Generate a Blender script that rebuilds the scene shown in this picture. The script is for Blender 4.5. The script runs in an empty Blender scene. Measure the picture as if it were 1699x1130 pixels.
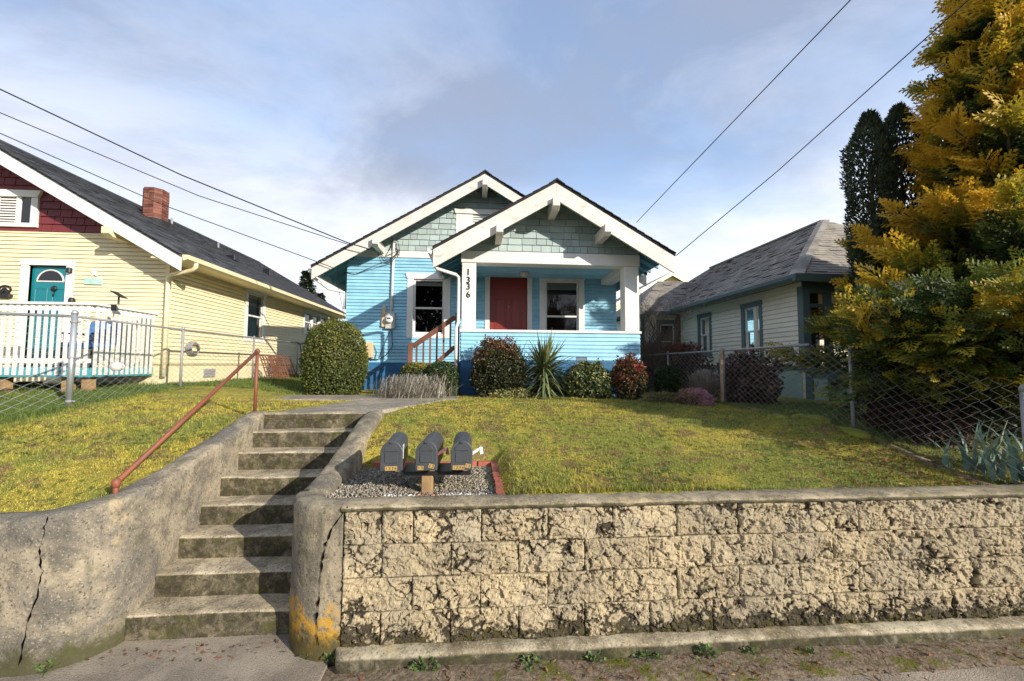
import bpy, math, random
import numpy as np
from mathutils import Vector, Matrix
R = math.radians
random.seed(11)
rng = np.random.default_rng(11)
sc = bpy.context.scene
col = sc.collection

# ------------------------------------------------------------------ camera
F, CX, CY, CAMZ = 690.0, 849.5, 565.0, 2.03            # focal length and centre in photo pixels, camera height
YAW, PITCH, ROLL = R(4.5), R(3.4), R(0.3)
_f = Vector((math.sin(YAW)*math.cos(PITCH), math.cos(YAW)*math.cos(PITCH), math.sin(PITCH)))
_r = _f.cross(Vector((0, 0, 1))).normalized()
_u = _r.cross(_f)
_r2 = math.cos(ROLL)*_r + math.sin(ROLL)*_u
_u2 = -math.sin(ROLL)*_r + math.cos(ROLL)*_u
cam = bpy.data.objects.new('camera', bpy.data.cameras.new('camera'))
col.objects.link(cam)
cam.matrix_world = Matrix(((_r2.x, _u2.x, -_f.x, 0), (_r2.y, _u2.y, -_f.y, 0), (_r2.z, _u2.z, -_f.z, CAMZ), (0, 0, 0, 1)))
cam.data.sensor_width = 36
cam.data.lens = 36*F/1699
cam.data.clip_start = 0.05
cam.data.clip_end = 3000
sc.camera = cam
def at(x, y, Y):
    "the point of the place seen at photo pixel (x, y) on the vertical plane at depth Y"
    d = _f*F + _r2*(x-CX) + _u2*(CY-y)
    return Vector((0, 0, CAMZ)) + d*(Y/d.y)
def atX(x, y, X):
    d = _f*F + _r2*(x-CX) + _u2*(CY-y)
    return Vector((0, 0, CAMZ)) + d*(X/d.x)

# ------------------------------------------------------------------ sky, sun, exposure
SUN_AZ, SUN_EL = R(134), R(21)                          # to the right and behind the camera, low winter sun
to_sun = Vector((math.sin(SUN_AZ)*math.cos(SUN_EL), math.cos(SUN_AZ)*math.cos(SUN_EL), math.sin(SUN_EL)))
world = bpy.data.worlds.new('World'); sc.world = world; world.use_nodes = True
wt = world.node_tree; wt.nodes.clear()
def wn(t, **k):
    n = wt.nodes.new(t)
    for a, b in k.items(): setattr(n, a, b)
    return n
def wmath(op, a, b=None, clamp=False):
    n = wn('ShaderNodeMath', operation=op, use_clamp=clamp)
    for i, s in enumerate((a, b)):
        if s is None: continue
        if isinstance(s, (int, float)): n.inputs[i].default_value = s
        else: wt.links.new(s, n.inputs[i])
    return n.outputs[0]
sky = wn('ShaderNodeTexSky', sky_type='NISHITA', sun_disc=False, sun_elevation=SUN_EL, sun_rotation=SUN_AZ, altitude=50, air_density=1.0, dust_density=0.6, ozone_density=2.0)
tc = wn('ShaderNodeTexCoord'); sp = wn('ShaderNodeSeparateXYZ'); wt.links.new(tc.outputs['Generated'], sp.inputs[0])
zz = wmath('ADD', wmath('MAXIMUM', sp.outputs[2], 0.0), 0.22)
cb = wn('ShaderNodeCombineXYZ')
wt.links.new(wmath('DIVIDE', sp.outputs[0], zz), cb.inputs[0]); wt.links.new(wmath('DIVIDE', sp.outputs[1], zz), cb.inputs[1])
def wnoise(scale, detail, rough, dist, off):
    m = wn('ShaderNodeMapping'); m.inputs['Location'].default_value = off; m.inputs['Rotation'].default_value = (0, 0, R(28)); m.inputs['Scale'].default_value = (1.0, 1.45, 1)
    wt.links.new(cb.outputs[0], m.inputs[0])
    n = wn('ShaderNodeTexNoise'); n.inputs['Scale'].default_value = scale; n.inputs['Detail'].default_value = detail
    n.inputs['Roughness'].default_value = rough; n.inputs['Distortion'].default_value = dist
    wt.links.new(m.outputs[0], n.inputs['Vector'])
    return n.outputs['Fac']
def wramp(fac, a, b):
    n = wn('ShaderNodeMapRange', interpolation_type='SMOOTHSTEP'); n.inputs['From Min'].default_value = a; n.inputs['From Max'].default_value = b
    wt.links.new(fac, n.inputs['Value']); return n.outputs[0]
cover = wramp(wnoise(0.9, 10, 0.60, 0.25, (3.1, 1.7, 0)), 0.24, 0.68)          # where cloud stands
thick = wramp(wnoise(1.1, 10, 0.62, 0.3, (7.3, 4.2, 0)), 0.30, 0.64)           # thin bright veil or thicker grey
low = wn('ShaderNodeMapRange', interpolation_type='SMOOTHSTEP'); low.inputs['From Min'].default_value = 0.46; low.inputs['From Max'].default_value = 0.12
wt.links.new(sp.outputs[2], low.inputs['Value'])
ccol = wn('ShaderNodeMix', data_type='RGBA')
ccol.inputs[6].default_value = (3.1, 3.25, 3.65, 1); ccol.inputs[7].default_value = (1.12, 1.28, 1.68, 1)
high = wramp(sp.outputs[2], 0.18, 0.52)
wt.links.new(wmath('MULTIPLY', wmath('ADD', wmath('MULTIPLY', thick, 0.50), wmath('MULTIPLY', high, 0.62), True), wmath('SUBTRACT', 1.0, wmath('MULTIPLY', low.outputs[0], 0.75))), ccol.inputs[0])
mixc = wn('ShaderNodeMix', data_type='RGBA')
wt.links.new(wmath('ADD', wmath('ADD', 0.30, wmath('MULTIPLY', cover, 0.62)), wmath('MULTIPLY', low.outputs[0], 0.75), True), mixc.inputs[0])
wt.links.new(sky.outputs[0], mixc.inputs[6]); wt.links.new(ccol.outputs[2], mixc.inputs[7])
bg = wn('ShaderNodeBackground'); bg.inputs[1].default_value = 0.15
wt.links.new(mixc.outputs[2], bg.inputs[0])
wo = wn('ShaderNodeOutputWorld'); wt.links.new(bg.outputs[0], wo.inputs[0])

sun = bpy.data.objects.new('sun', bpy.data.lights.new('sun', 'SUN')); col.objects.link(sun)
sun.data.energy = 2.8; sun.data.angle = R(0.53); sun.data.color = (1.0, 0.93, 0.82)
sun.rotation_euler = (-to_sun).to_track_quat('-Z', 'Y').to_euler()
sc.view_settings.view_transform = 'Standard'; sc.view_settings.look = 'None'
sc.view_settings.exposure = 1.28; sc.view_settings.gamma = 1.0; sc.view_settings.use_curve_mapping = False
sc.cycles.max_bounces = 5; sc.cycles.transparent_max_bounces = 12
sc.cycles.use_denoising = True

# ------------------------------------------------------------------ helpers
ROOT = {}                                              # world location of each thing's origin
def _rl(parent):
    return ROOT.get(parent.name, Vector((0, 0, 0))) if parent else Vector((0, 0, 0))
def tag(o, label=None, cat=None, group=None, kind=None):
    if label: o['label'] = label
    if cat: o['category'] = cat
    if group: o['group'] = group
    if kind: o['kind'] = kind
    return o
def thing(name, label, cat, loc, group=None):
    o = bpy.data.objects.new(name, None); col.objects.link(o)
    o.location = loc; o.empty_display_size = 0.2
    ROOT[o.name] = Vector(loc)
    return tag(o, label, cat, group)
def link(name, me, mat, parent=None, smooth=False):
    if mat is not None and not me.materials: me.materials.append(mat)
    if smooth: me.shade_smooth()
    o = bpy.data.objects.new(name, me); col.objects.link(o)
    if parent:
        o.parent = parent; ROOT[o.name] = _rl(parent)
    else:
        ROOT[o.name] = Vector((0, 0, 0))
    return o
def npmesh(name, V, Fc, mat, parent=None, smooth=False, attrs=None):
    "V (n,3) in world metres, Fc (m,3) or (m,4) or a list of index tuples"
    me = bpy.data.meshes.new(name)
    V = np.asarray(V, dtype=np.float64) - np.array(_rl(parent))
    if isinstance(Fc, np.ndarray):
        m, k = Fc.shape
        me.vertices.add(len(V)); me.vertices.foreach_set('co', V.astype(np.float32).ravel())
        me.loops.add(m*k); me.loops.foreach_set('vertex_index', Fc.astype(np.int32).ravel())
        me.polygons.add(m); me.polygons.foreach_set('loop_start', np.arange(0, m*k, k, dtype=np.int32))
        me.update(calc_edges=True)
    else:
        me.from_pydata([tuple(v) for v in V], [], [tuple(f) for f in Fc])
    for an, av in (attrs or {}).items():
        a = me.attributes.new(an, 'FLOAT', 'POINT'); a.data.foreach_set('value', np.asarray(av, dtype=np.float32))
    return link(name, me, mat, parent, smooth)
class MB:
    def __init__(s): s.v = []; s.f = []
    def add(s, vs, fs):
        b = len(s.v); s.v += [tuple(v) for v in vs]; s.f += [tuple(i+b for i in f) for f in fs]; return s
    def box(s, x0, x1, y0, y1, z0, z1):
        x0, x1 = min(x0, x1), max(x0, x1); y0, y1 = min(y0, y1), max(y0, y1); z0, z1 = min(z0, z1), max(z0, z1)
        return s.add([(x0,y0,z0),(x1,y0,z0),(x1,y1,z0),(x0,y1,z0),(x0,y0,z1),(x1,y0,z1),(x1,y1,z1),(x0,y1,z1)],
                     [(0,3,2,1),(4,5,6,7),(0,1,5,4),(1,2,6,5),(2,3,7,6),(3,0,4,7)])
    def wbox(s, W, u0, u1, n0, n1, z0, z1):
        a = wp(W, u0, n0, z0); b = wp(W, u1, n1, z1)
        return s.box(a[0], b[0], a[1], b[1], z0, z1)
    def prism(s, pts, off):
        "closed polygon pts (3-D) pushed along off"
        n = len(pts); P = [Vector(p) for p in pts]; Q = [p+Vector(off) for p in P]
        nrm = Vector((0, 0, 0))
        for i in range(n): nrm += P[i].cross(P[(i+1) % n])
        fl = nrm.dot(Vector(off)) > 0
        b1 = tuple(range(n)); b2 = tuple(range(n, 2*n))
        fs = [b1[::-1] if fl else b1, b2 if fl else b2[::-1]]
        for i in range(n):
            j = (i+1) % n
            q = (i, j, n+j, n+i)
            fs.append(q if fl else q[::-1])
        return s.add(P+Q, fs)
    def bar(s, p0, p1, w, h, up=(0, 0, 1)):
        p0, p1 = Vector(p0), Vector(p1); d = (p1-p0).normalized(); up = Vector(up)
        r = d.cross(up)
        if r.length < 1e-4: r = d.cross(Vector((0, 1, 0)))
        r.normalize(); u2 = r.cross(d)
        return s.prism([p0-r*w/2-u2*h/2, p0+r*w/2-u2*h/2, p0+r*w/2+u2*h/2, p0-r*w/2+u2*h/2], p1-p0)
    def tube(s, pts, r, n=8, cap=True):
        P = [Vector(p) for p in pts]; rings = []
        rr = r if isinstance(r, (list, tuple)) else [r]*len(P)
        ref = None
        for i, p in enumerate(P):
            d = (P[min(i+1, len(P)-1)]-P[max(i-1, 0)]).normalized()
            if ref is None: ref = d.cross(Vector((0, 0, 1)) if abs(d.z) < 0.9 else Vector((1, 0, 0))).normalized()
            a = (ref-d*ref.dot(d)).normalized(); ref = a; b = d.cross(a)
            rings.append([p+(a*math.cos(t)+b*math.sin(t))*rr[i] for t in [2*math.pi*k/n for k in range(n)]])
        vs = [v for q in rings for v in q]; fs = []
        for i in range(len(P)-1):
            for k in range(n):
                k2 = (k+1) % n
                fs.append((i*n+k, i*n+k2, (i+1)*n+k2, (i+1)*n+k))
        if cap: fs += [tuple(range(n))[::-1], tuple(range((len(P)-1)*n, len(P)*n))]
        return s.add(vs, fs)
    def lathe(s, c, prof, n=16, axis='z'):
        "prof: list of (radius, height) turned round an axis through c"
        vs = []; fs = []
        for (r, h) in prof:
            for k in range(n):
                t = 2*math.pi*k/n; a, b = r*math.cos(t), r*math.sin(t)
                vs.append((c[0]+a, c[1]+b, c[2]+h) if axis == 'z' else ((c[0]+a, c[1]-h, c[2]+b) if axis == 'y' else (c[0]+h, c[1]+a, c[2]+b)))
        for i in range(len(prof)-1):
            for k in range(n):
                k2 = (k+1) % n
                fs.append((i*n+k, i*n+k2, (i+1)*n+k2, (i+1)*n+k))
        fs += [tuple(range(n))[::-1], tuple(range((len(prof)-1)*n, len(prof)*n))]
        return s.add(vs, fs)
    def build(s, name, mat, parent=None, smooth=False, bevel=0.0, seg=1):
        me = bpy.data.meshes.new(name); o0 = _rl(parent)
        me.from_pydata([(v[0]-o0.x, v[1]-o0.y, v[2]-o0.z) for v in s.v], [], s.f)
        o = link(name, me, mat, parent, smooth)
        if bevel:
            m = o.modifiers.new('edge', 'BEVEL'); m.width = bevel; m.segments = seg; m.limit_method = 'ANGLE'; m.angle_limit = R(35)
        return o
def wall(o, u, n): return dict(o=o, u=u, n=n)
def wp(W, u, n, z): return Vector((W['o'][0]+W['u'][0]*u+W['n'][0]*n, W['o'][1]+W['u'][1]*u+W['n'][1]*n, z))
FRONT = lambda Y: wall((0, Y), (1, 0), (0, -1))          # faces the street, u = X
LEFTW = lambda X: wall((X, 0), (0, 1), (-1, 0))          # faces left, u = Y
RIGHTW = lambda X: wall((X, 0), (0, 1), (1, 0))          # faces right, u = Y
def shared(name, me, parent, loc, rot=(0, 0, 0), scale=(1, 1, 1)):
    o = bpy.data.objects.new(name, me); col.objects.link(o)
    o.parent = parent; o.location = Vector(loc)-_rl(parent); o.rotation_euler = rot; o.scale = scale
    return o
def text_mesh(s, size, extrude=0.002):
    cu = bpy.data.curves.new('text', 'FONT'); cu.body = s; cu.size = size; cu.extrude = extrude; cu.align_x = 'CENTER'; cu.align_y = 'CENTER'; cu.offset = size*0.012
    o = bpy.data.objects.new('text', cu); col.objects.link(o)
    bpy.context.view_layer.update()
    me = bpy.data.meshes.new_from_object(o.evaluated_get(bpy.context.evaluated_depsgraph_get()))
    bpy.data.objects.remove(o); return me

# noise in numpy
def _h(i, j, k, seed):
    n = (i.astype(np.int64)*374761393 + j.astype(np.int64)*668265263 + k.astype(np.int64)*2147483647 + seed*974634777) & 0xffffffff
    n = ((n ^ (n >> 13))*1274126177) & 0xffffffff
    n = ((n ^ (n >> 16))*2246822519) & 0xffffffff
    return ((n ^ (n >> 15)) & 0xffffff)/float(0xffffff)*2-1
def vnoise(P, s=1.0, seed=0):
    P = np.asarray(P, dtype=np.float64)*s
    I = np.floor(P).astype(np.int64); f = P-I; f = f*f*(3-2*f)
    out = 0
    for dx in (0, 1):
        for dy in (0, 1):
            for dz in (0, 1):
                w = (f[:, 0] if dx else 1-f[:, 0])*(f[:, 1] if dy else 1-f[:, 1])*(f[:, 2] if dz else 1-f[:, 2])
                out = out+w*_h(I[:, 0]+dx, I[:, 1]+dy, I[:, 2]+dz, seed)
    return out
def fbm(P, s=1.0, octv=4, seed=0, gain=0.5):
    a = 1.0; t = 0; out = 0
    for o in range(octv):
        out = out+a*vnoise(P, s*2**o, seed+o*17); t += a; a *= gain
    return out/t
def sm(a, b, x): 
    t = np.clip((np.asarray(x, dtype=float)-a)/(b-a), 0, 1); return t*t*(3-2*t)

# ------------------------------------------------------------------ materials
class NT:
    def __init__(s, name):
        s.m = bpy.data.materials.new(name); s.m.use_nodes = True; s.t = s.m.node_tree; s.t.nodes.clear()
        s.pos = s.n('ShaderNodeNewGeometry')
    def n(s, t, **k):
        n = s.t.nodes.new(t)
        for a, b in k.items(): setattr(n, a, b)
        return n
    def set(s, sock, v):
        if hasattr(v, 'is_linked') or isinstance(v, bpy.types.NodeSocket): s.t.links.new(v, sock)
        elif isinstance(v, (tuple, list)) and len(v) == 3 and sock.type == 'RGBA': sock.default_value = (*v, 1)
        else: sock.default_value = v
    def noise(s, scale, detail=4, rough=0.55, dist=0.0, vec=None, stretch=None, off=(0, 0, 0)):
        v = vec or s.pos.outputs['Position']
        if stretch or off != (0, 0, 0):
            m = s.n('ShaderNodeMapping'); m.inputs['Scale'].default_value = stretch or (1, 1, 1); m.inputs['Location'].default_value = off
            s.t.links.new(v, m.inputs[0]); v = m.outputs[0]
        n = s.n('ShaderNodeTexNoise'); n.inputs['Scale'].default_value = scale; n.inputs['Detail'].default_value = detail
        n.inputs['Roughness'].default_value = rough; n.inputs['Distortion'].default_value = dist
        s.t.links.new(v, n.inputs['Vector']); return n.outputs['Fac']
    def vor(s, scale, feature='F1', out='Distance'):
        n = s.n('ShaderNodeTexVoronoi', feature=feature); n.inputs['Scale'].default_value = scale
        s.t.links.new(s.pos.outputs['Position'], n.inputs['Vector']); return n.outputs[out]
    def ramp(s, v, a, b, lo=0.0, hi=1.0):
        n = s.n('ShaderNodeMapRange', interpolation_type='SMOOTHSTEP')
        for i, x in zip(('From Min', 'From Max', 'To Min', 'To Max'), (a, b, lo, hi)): n.inputs[i].default_value = x
        s.set(n.inputs['Value'], v); return n.outputs[0]
    def math(s, op, a, b=0.0, clamp=False):
        n = s.n('ShaderNodeMath', operation=op, use_clamp=clamp); s.set(n.inputs[0], a); s.set(n.inputs[1], b); return n.outputs[0]
    def mix(s, f, a, b):
        n = s.n('ShaderNodeMix', data_type='RGBA'); s.set(n.inputs[0], f); s.set(n.inputs[6], a); s.set(n.inputs[7], b); return n.outputs[2]
    def mul(s, c, v):
        n = s.n('ShaderNodeMix', data_type='RGBA', blend_type='MULTIPLY'); n.inputs[0].default_value = 1
        s.set(n.inputs[6], c)
        g = s.n('ShaderNodeCombineColor'); [s.set(g.inputs[i], v) for i in range(3)]
        s.t.links.new(g.outputs[0], n.inputs[7]); return n.outputs[2]
    def rnd(s): return s.n('ShaderNodeObjectInfo').outputs['Random']
    def attr(s, nm): return s.n('ShaderNodeAttribute', attribute_name=nm).outputs['Fac']
    def xyz(s):
        q = s.n('ShaderNodeSeparateXYZ'); s.t.links.new(s.pos.outputs['Position'], q.inputs[0]); return q.outputs
    def nz(s):
        q = s.n('ShaderNodeSeparateXYZ'); s.t.links.new(s.pos.outputs['Normal'], q.inputs[0]); return q.outputs[2]
    def done(s, c, rough=0.7, bump=None, bstr=0.3, bdist=0.01, metal=0.0, spec=0.5, trans=0.0):
        p = s.n('ShaderNodeBsdfPrincipled'); s.set(p.inputs['Base Color'], c); s.set(p.inputs['Roughness'], rough)
        p.inputs['Metallic'].default_value = metal; p.inputs['Specular IOR Level'].default_value = spec
        if bump is not None:
            b = s.n('ShaderNodeBump'); b.inputs['Strength'].default_value = bstr; b.inputs['Distance'].default_value = bdist
            s.set(b.inputs['Height'], bump); s.t.links.new(b.outputs[0], p.inputs['Normal'])
        out = p.outputs[0]
        if trans:
            tr = s.n('ShaderNodeBsdfTranslucent'); s.set(tr.inputs[0], c)
            mx = s.n('ShaderNodeMixShader'); mx.inputs[0].default_value = trans
            s.t.links.new(out, mx.inputs[1]); s.t.links.new(tr.outputs[0], mx.inputs[2]); out = mx.outputs[0]
        o = s.n('ShaderNodeOutputMaterial'); s.t.links.new(out, o.inputs[0]); return s.m
def paint(name, c, var=0.06, rough=0.55, rnd=0.08, dirt=0.0, dirtc=(0.12, 0.10, 0.08), bump=0.15, grain=None, dscale=2.2):
    t = NT(name); n = t.noise(3.1, 5, 0.6)
    v = t.math('ADD', t.ramp(n, 0.3, 0.7, 1-var, 1+var), t.math('MULTIPLY', t.math('SUBTRACT', t.rnd(), 0.5), 2*rnd))
    cc = t.mul(c, v)
    if dirt:
        d = t.noise(dscale, 8, 0.68, 0.4, stretch=grain)
        cc = t.mix(t.ramp(d, 0.52, 0.78, 0, dirt), cc, dirtc)
    return t.done(cc, rough, t.noise(60, 3, 0.6, stretch=grain), bump, 0.004)
def plain(name, c, rough=0.5, metal=0.0, spec=0.5): return NT(name).done(c, rough, metal=metal, spec=spec)
def leafmat(name, stops, trans=0.25, rough=0.5, var=0.25):
    t = NT(name); r = t.n('ShaderNodeValToRGB'); el = r.color_ramp.elements
    while len(el) < len(stops): el.new(0.5)
    for e, (p, c) in zip(el, stops): e.position = p; e.color = (*c, 1)
    t.t.links.new(t.attr('tint'), r.inputs[0])
    c = t.mul(r.outputs[0], t.ramp(t.noise(9, 3), 0.25, 0.75, 1-var, 1+var))
    return t.done(c, rough, spec=0.35, trans=trans)
M = {}
M['blue'] = paint('blue_siding_paint', (0.25, 0.505, 0.645), 0.09, 0.5, 0.10, 0.35, (0.13, 0.27, 0.36))
M['blue_dark'] = paint('blue_foundation_paint', (0.018, 0.115, 0.25), 0.18, 0.6, 0.05, 0.5, (0.03, 0.07, 0.12), 0.4)
M['sage'] = paint('sage_shingle_paint', (0.335, 0.405, 0.39), 0.07, 0.65, 0.16, 0.25, (0.16, 0.2, 0.19), grain=(6, 6, 1))
M['white'] = paint('white_trim_paint', (0.70, 0.68, 0.63), 0.05, 0.5, 0.03, 0.3, (0.45, 0.42, 0.36))
M['white_worn'] = paint('worn_white_board_paint', (0.64, 0.60, 0.53), 0.10, 0.6, 0.03, 0.85, (0.27, 0.235, 0.19), 0.4, grain=(1, 1, 3.5), dscale=3.2)
M['roof_black'] = paint('black_asphalt_shingle', (0.016, 0.016, 0.018), 0.3, 0.85, 0.3, 0.2, (0.05, 0.05, 0.05), 0.6)
M['roof_char'] = paint('charcoal_asphalt_shingle', (0.055, 0.057, 0.064), 0.3, 0.85, 0.55, 0.35, (0.11, 0.11, 0.11), 0.7)
M['roof_grey'] = paint('weathered_grey_shingle', (0.265, 0.235, 0.195), 0.22, 0.9, 0.25, 0.5, (0.085, 0.077, 0.066), 0.7, dscale=5)
M['red_door'] = paint('red_door_paint', (0.235, 0.026, 0.02), 0.05, 0.4, 0)
M['teal'] = paint('teal_paint', (0.004, 0.165, 0.195), 0.06, 0.4, 0.03)
M['teal_deck'] = paint('teal_deck_paint', (0.05, 0.30, 0.34), 0.12, 0.5, 0.05, 0.3)
M['yellow'] = paint('pale_yellow_siding_paint', (0.76, 0.655, 0.405), 0.05, 0.55, 0.04, 0.25, (0.48, 0.36, 0.18))
M['cream'] = paint('cream_siding_paint', (0.74, 0.68, 0.53), 0.05, 0.55, 0.04, 0.25, (0.42, 0.38, 0.28))
M['maroon'] = paint('maroon_shingle_paint', (0.155, 0.022, 0.025), 0.10, 0.6, 0.14, 0.2, (0.06, 0.015, 0.015))
M['greygreen'] = paint('grey_green_trim_paint', (0.085, 0.125, 0.122), 0.08, 0.5, 0.03, 0.15)
M['palegreen'] = paint('pale_green_wall_paint', (0.33, 0.44, 0.385), 0.07, 0.6, 0.03, 0.3, (0.18, 0.24, 0.2))
M['brown_wood'] = paint('brown_stained_wood', (0.16, 0.060, 0.030), 0.25, 0.6, 0.12, 0.3, (0.05, 0.03, 0.02), grain=(1, 1, 1))
M['rawwood'] = paint('weathered_timber', (0.30, 0.19, 0.085), 0.3, 0.75, 0.15, 0.5, (0.10, 0.07, 0.04), 0.5, grain=(8, 8, 1.5), dscale=5)
M['rust'] = paint('rust_red_pipe_paint', (0.20, 0.060, 0.030), 0.15, 0.6, 0, 0.5, (0.15, 0.05, 0.03), 0.4, dscale=12)
M['galv'] = plain('galvanised_steel', (0.52, 0.54, 0.56), 0.42, 0.75)
M['galv_old'] = paint('dull_galvanised_steel', (0.25, 0.245, 0.24), 0.2, 0.55, 0.05, 0.5, (0.16, 0.10, 0.06), dscale=9)
M['black'] = plain('black_plastic', (0.012, 0.012, 0.013), 0.45)
M['number'] = plain('black_number_enamel', (0.008, 0.008, 0.008), 0.4)
M['mailbox'] = paint('dark_grey_mailbox_plastic', (0.050, 0.054, 0.060), 0.12, 0.48, 0.05, 0.3, (0.11, 0.11, 0.105), 0.2, dscale=9)
M['cable'] = plain('black_cable', (0.010, 0.010, 0.011), 0.6)
M['greybox'] = paint('grey_meter_enamel', (0.42, 0.41, 0.37), 0.06, 0.45, 0.05, 0.3)
M['beige'] = paint('beige_plastic_box', (0.58, 0.43, 0.24), 0.05, 0.5, 0, 0.2)
M['gold'] = plain('gold_foil_sticker', (0.45, 0.30, 0.11), 0.4)
M['flag'] = plain('silver_grey_flag', (0.7, 0.7, 0.7), 0.35)
M['red'] = plain('red_plastic', (0.5, 0.03, 0.02), 0.4)
M['dim'] = plain('dim_room_wall', (0.028, 0.026, 0.023), 0.9)
M['blind'] = plain('white_blind', (0.55, 0.54, 0.5), 0.7)
M['curtain'] = paint('pale_curtain', (0.52, 0.54, 0.50), 0.1, 0.8, 0)
M['chrome'] = plain('chrome', (0.8, 0.8, 0.8), 0.2, 1.0)
M['soil'] = paint('dark_soil', (0.05, 0.036, 0.025), 0.4, 0.95, 0, 0.5, (0.09, 0.065, 0.04), 1.0, dscale=8)
M['bark'] = paint('brown_bark', (0.10, 0.072, 0.05), 0.3, 0.9, 0, 0.5, (0.04, 0.03, 0.022), 0.9, grain=(4, 4, 1), dscale=6)
M['twig'] = paint('grey_brown_twig', (0.17, 0.115, 0.075), 0.3, 0.9, 0.1)
def glass(name, tint):
    t = NT(name); g = t.n('ShaderNodeBsdfGlossy'); g.inputs['Roughness'].default_value = 0.012; g.inputs[0].default_value = (1, 1, 1, 1)
    b = t.n('ShaderNodeBump'); b.inputs['Strength'].default_value = 0.05; b.inputs['Distance'].default_value = 0.02
    t.t.links.new(t.noise(2.2, 2), b.inputs['Height']); t.t.links.new(b.outputs[0], g.inputs['Normal'])
    tr = t.n('ShaderNodeBsdfTransparent'); tr.inputs[0].default_value = (*tint, 1)
    fr = t.n('ShaderNodeFresnel'); fr.inputs[0].default_value = 1.6
    mx = t.n('ShaderNodeMixShader'); t.t.links.new(fr.outputs[0], mx.inputs[0]); t.t.links.new(tr.outputs[0], mx.inputs[1]); t.t.links.new(g.outputs[0], mx.inputs[2])
    o = t.n('ShaderNodeOutputMaterial'); t.t.links.new(mx.outputs[0], o.inputs[0]); return t.m
M['glass'] = glass('window_glass', (0.72, 0.74, 0.74))
def concrete(name, light, dark, moss=0.5, speck=0.5, yellow=False, vertdark=0.0):
    t = NT(name); x = t.xyz()
    big = t.noise(1.5, 8, 0.65, 0.5); mid = t.noise(7, 6, 0.65, 0.3, off=(4, 2, 1)); fine = t.noise(75, 2, 0.6)
    c = t.mix(t.ramp(big, 0.42, 0.58), light, dark)
    c = t.mix(t.ramp(t.noise(3.2, 9, 0.72, 0.9, stretch=(1, 1, 0.7), off=(6, 3, 2)), 0.50, 0.60, 0, 0.55), c, tuple(a*0.62 for a in dark))
    c = t.mix(t.ramp(t.noise(2.0, 8, 0.7, 0.6, off=(1, 9, 4)), 0.55, 0.66, 0, 0.6), c, (0.50, 0.385, 0.21))
    c = t.mix(t.ramp(mid, 0.42, 0.72, 0, 0.65), c, tuple(a*0.55 for a in dark))
    c = t.mix(t.ramp(fine, 0.55, 0.72, 0, speck), c, tuple(min(a*1.5, 0.75) for a in light))
    c = t.mix(t.ramp(t.noise(55, 3, 0.6, off=(9, 9, 9)), 0.56, 0.66, 0, speck*1.3), c, (0.05, 0.045, 0.04))
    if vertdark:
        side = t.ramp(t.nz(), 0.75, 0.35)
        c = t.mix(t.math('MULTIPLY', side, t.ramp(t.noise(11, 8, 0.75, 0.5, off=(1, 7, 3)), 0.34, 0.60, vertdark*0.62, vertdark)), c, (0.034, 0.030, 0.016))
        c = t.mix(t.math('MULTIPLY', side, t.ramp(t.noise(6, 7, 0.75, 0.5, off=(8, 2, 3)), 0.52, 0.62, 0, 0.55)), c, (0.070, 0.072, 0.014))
    if yellow:
        mask = t.math('MULTIPLY', t.ramp(t.math('ADD', x[2], t.math('MULTIPLY', t.math('SUBTRACT', t.noise(5, 6, 0.7, 0.6), 0.5), 0.75)), 0.40, 0.30), t.ramp(x[0], -0.72, -0.95))
        c = t.mix(t.math('MULTIPLY', mask, t.ramp(t.noise(16, 5, 0.7), 0.40, 0.50, 0.05, 0.85)), c, (0.52, 0.28, 0.02))
    if 'wall' in name or 'corner' in name:
        base = t.ramp(t.math('ADD', x[2], t.math('MULTIPLY', t.noise(7, 7, 0.75, 0.5, off=(3, 3, 3)), -0.5)), -0.02, -0.19)
        c = t.mix(t.math('MULTIPLY', base, 0.9), c, (0.055, 0.052, 0.020))
        streak = t.noise(5, 7, 0.7, 0.3, stretch=(1.6, 1.6, 0.22), off=(2, 2, 7))
        c = t.mix(t.ramp(streak, 0.53, 0.66, 0, 0.5), c, (0.085, 0.075, 0.058))
    if moss:
        m = t.noise(4.5, 7, 0.7, 0.5, off=(2, 5, 8))
        c = t.mix(t.ramp(m, 0.55, 0.68, 0, moss), c, (0.075, 0.085, 0.014))
    h = t.math('ADD', t.math('MULTIPLY', fine, 0.35), t.math('ADD', t.math('MULTIPLY', mid, 0.8), t.math('MULTIPLY', t.noise(32, 4, 0.65), 0.6)))
    return t.done(c, 0.9, h, 0.55, 0.012, spec=0.25)
M['conc_wall'] = concrete('weathered_wall_concrete', (0.32, 0.27, 0.19), (0.155, 0.14, 0.115), 0.35, 0.55)
M['conc_corner'] = concrete('corner_concrete_with_old_yellow_paint', (0.31, 0.26, 0.175), (0.165, 0.145, 0.11), 0.15, 0.55, True)
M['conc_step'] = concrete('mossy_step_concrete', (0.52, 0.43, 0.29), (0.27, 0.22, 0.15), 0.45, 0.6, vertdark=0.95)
M['conc_walk'] = concrete('walk_concrete', (0.36, 0.31, 0.24), (0.24, 0.21, 0.165), 0.18, 0.5)
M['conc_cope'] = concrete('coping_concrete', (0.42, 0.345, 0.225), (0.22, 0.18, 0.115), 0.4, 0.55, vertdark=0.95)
M['conc_foot'] = concrete('footing_concrete', (0.46, 0.40, 0.28), (0.20, 0.16, 0.10), 0.5, 0.5, vertdark=1.0)
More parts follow.
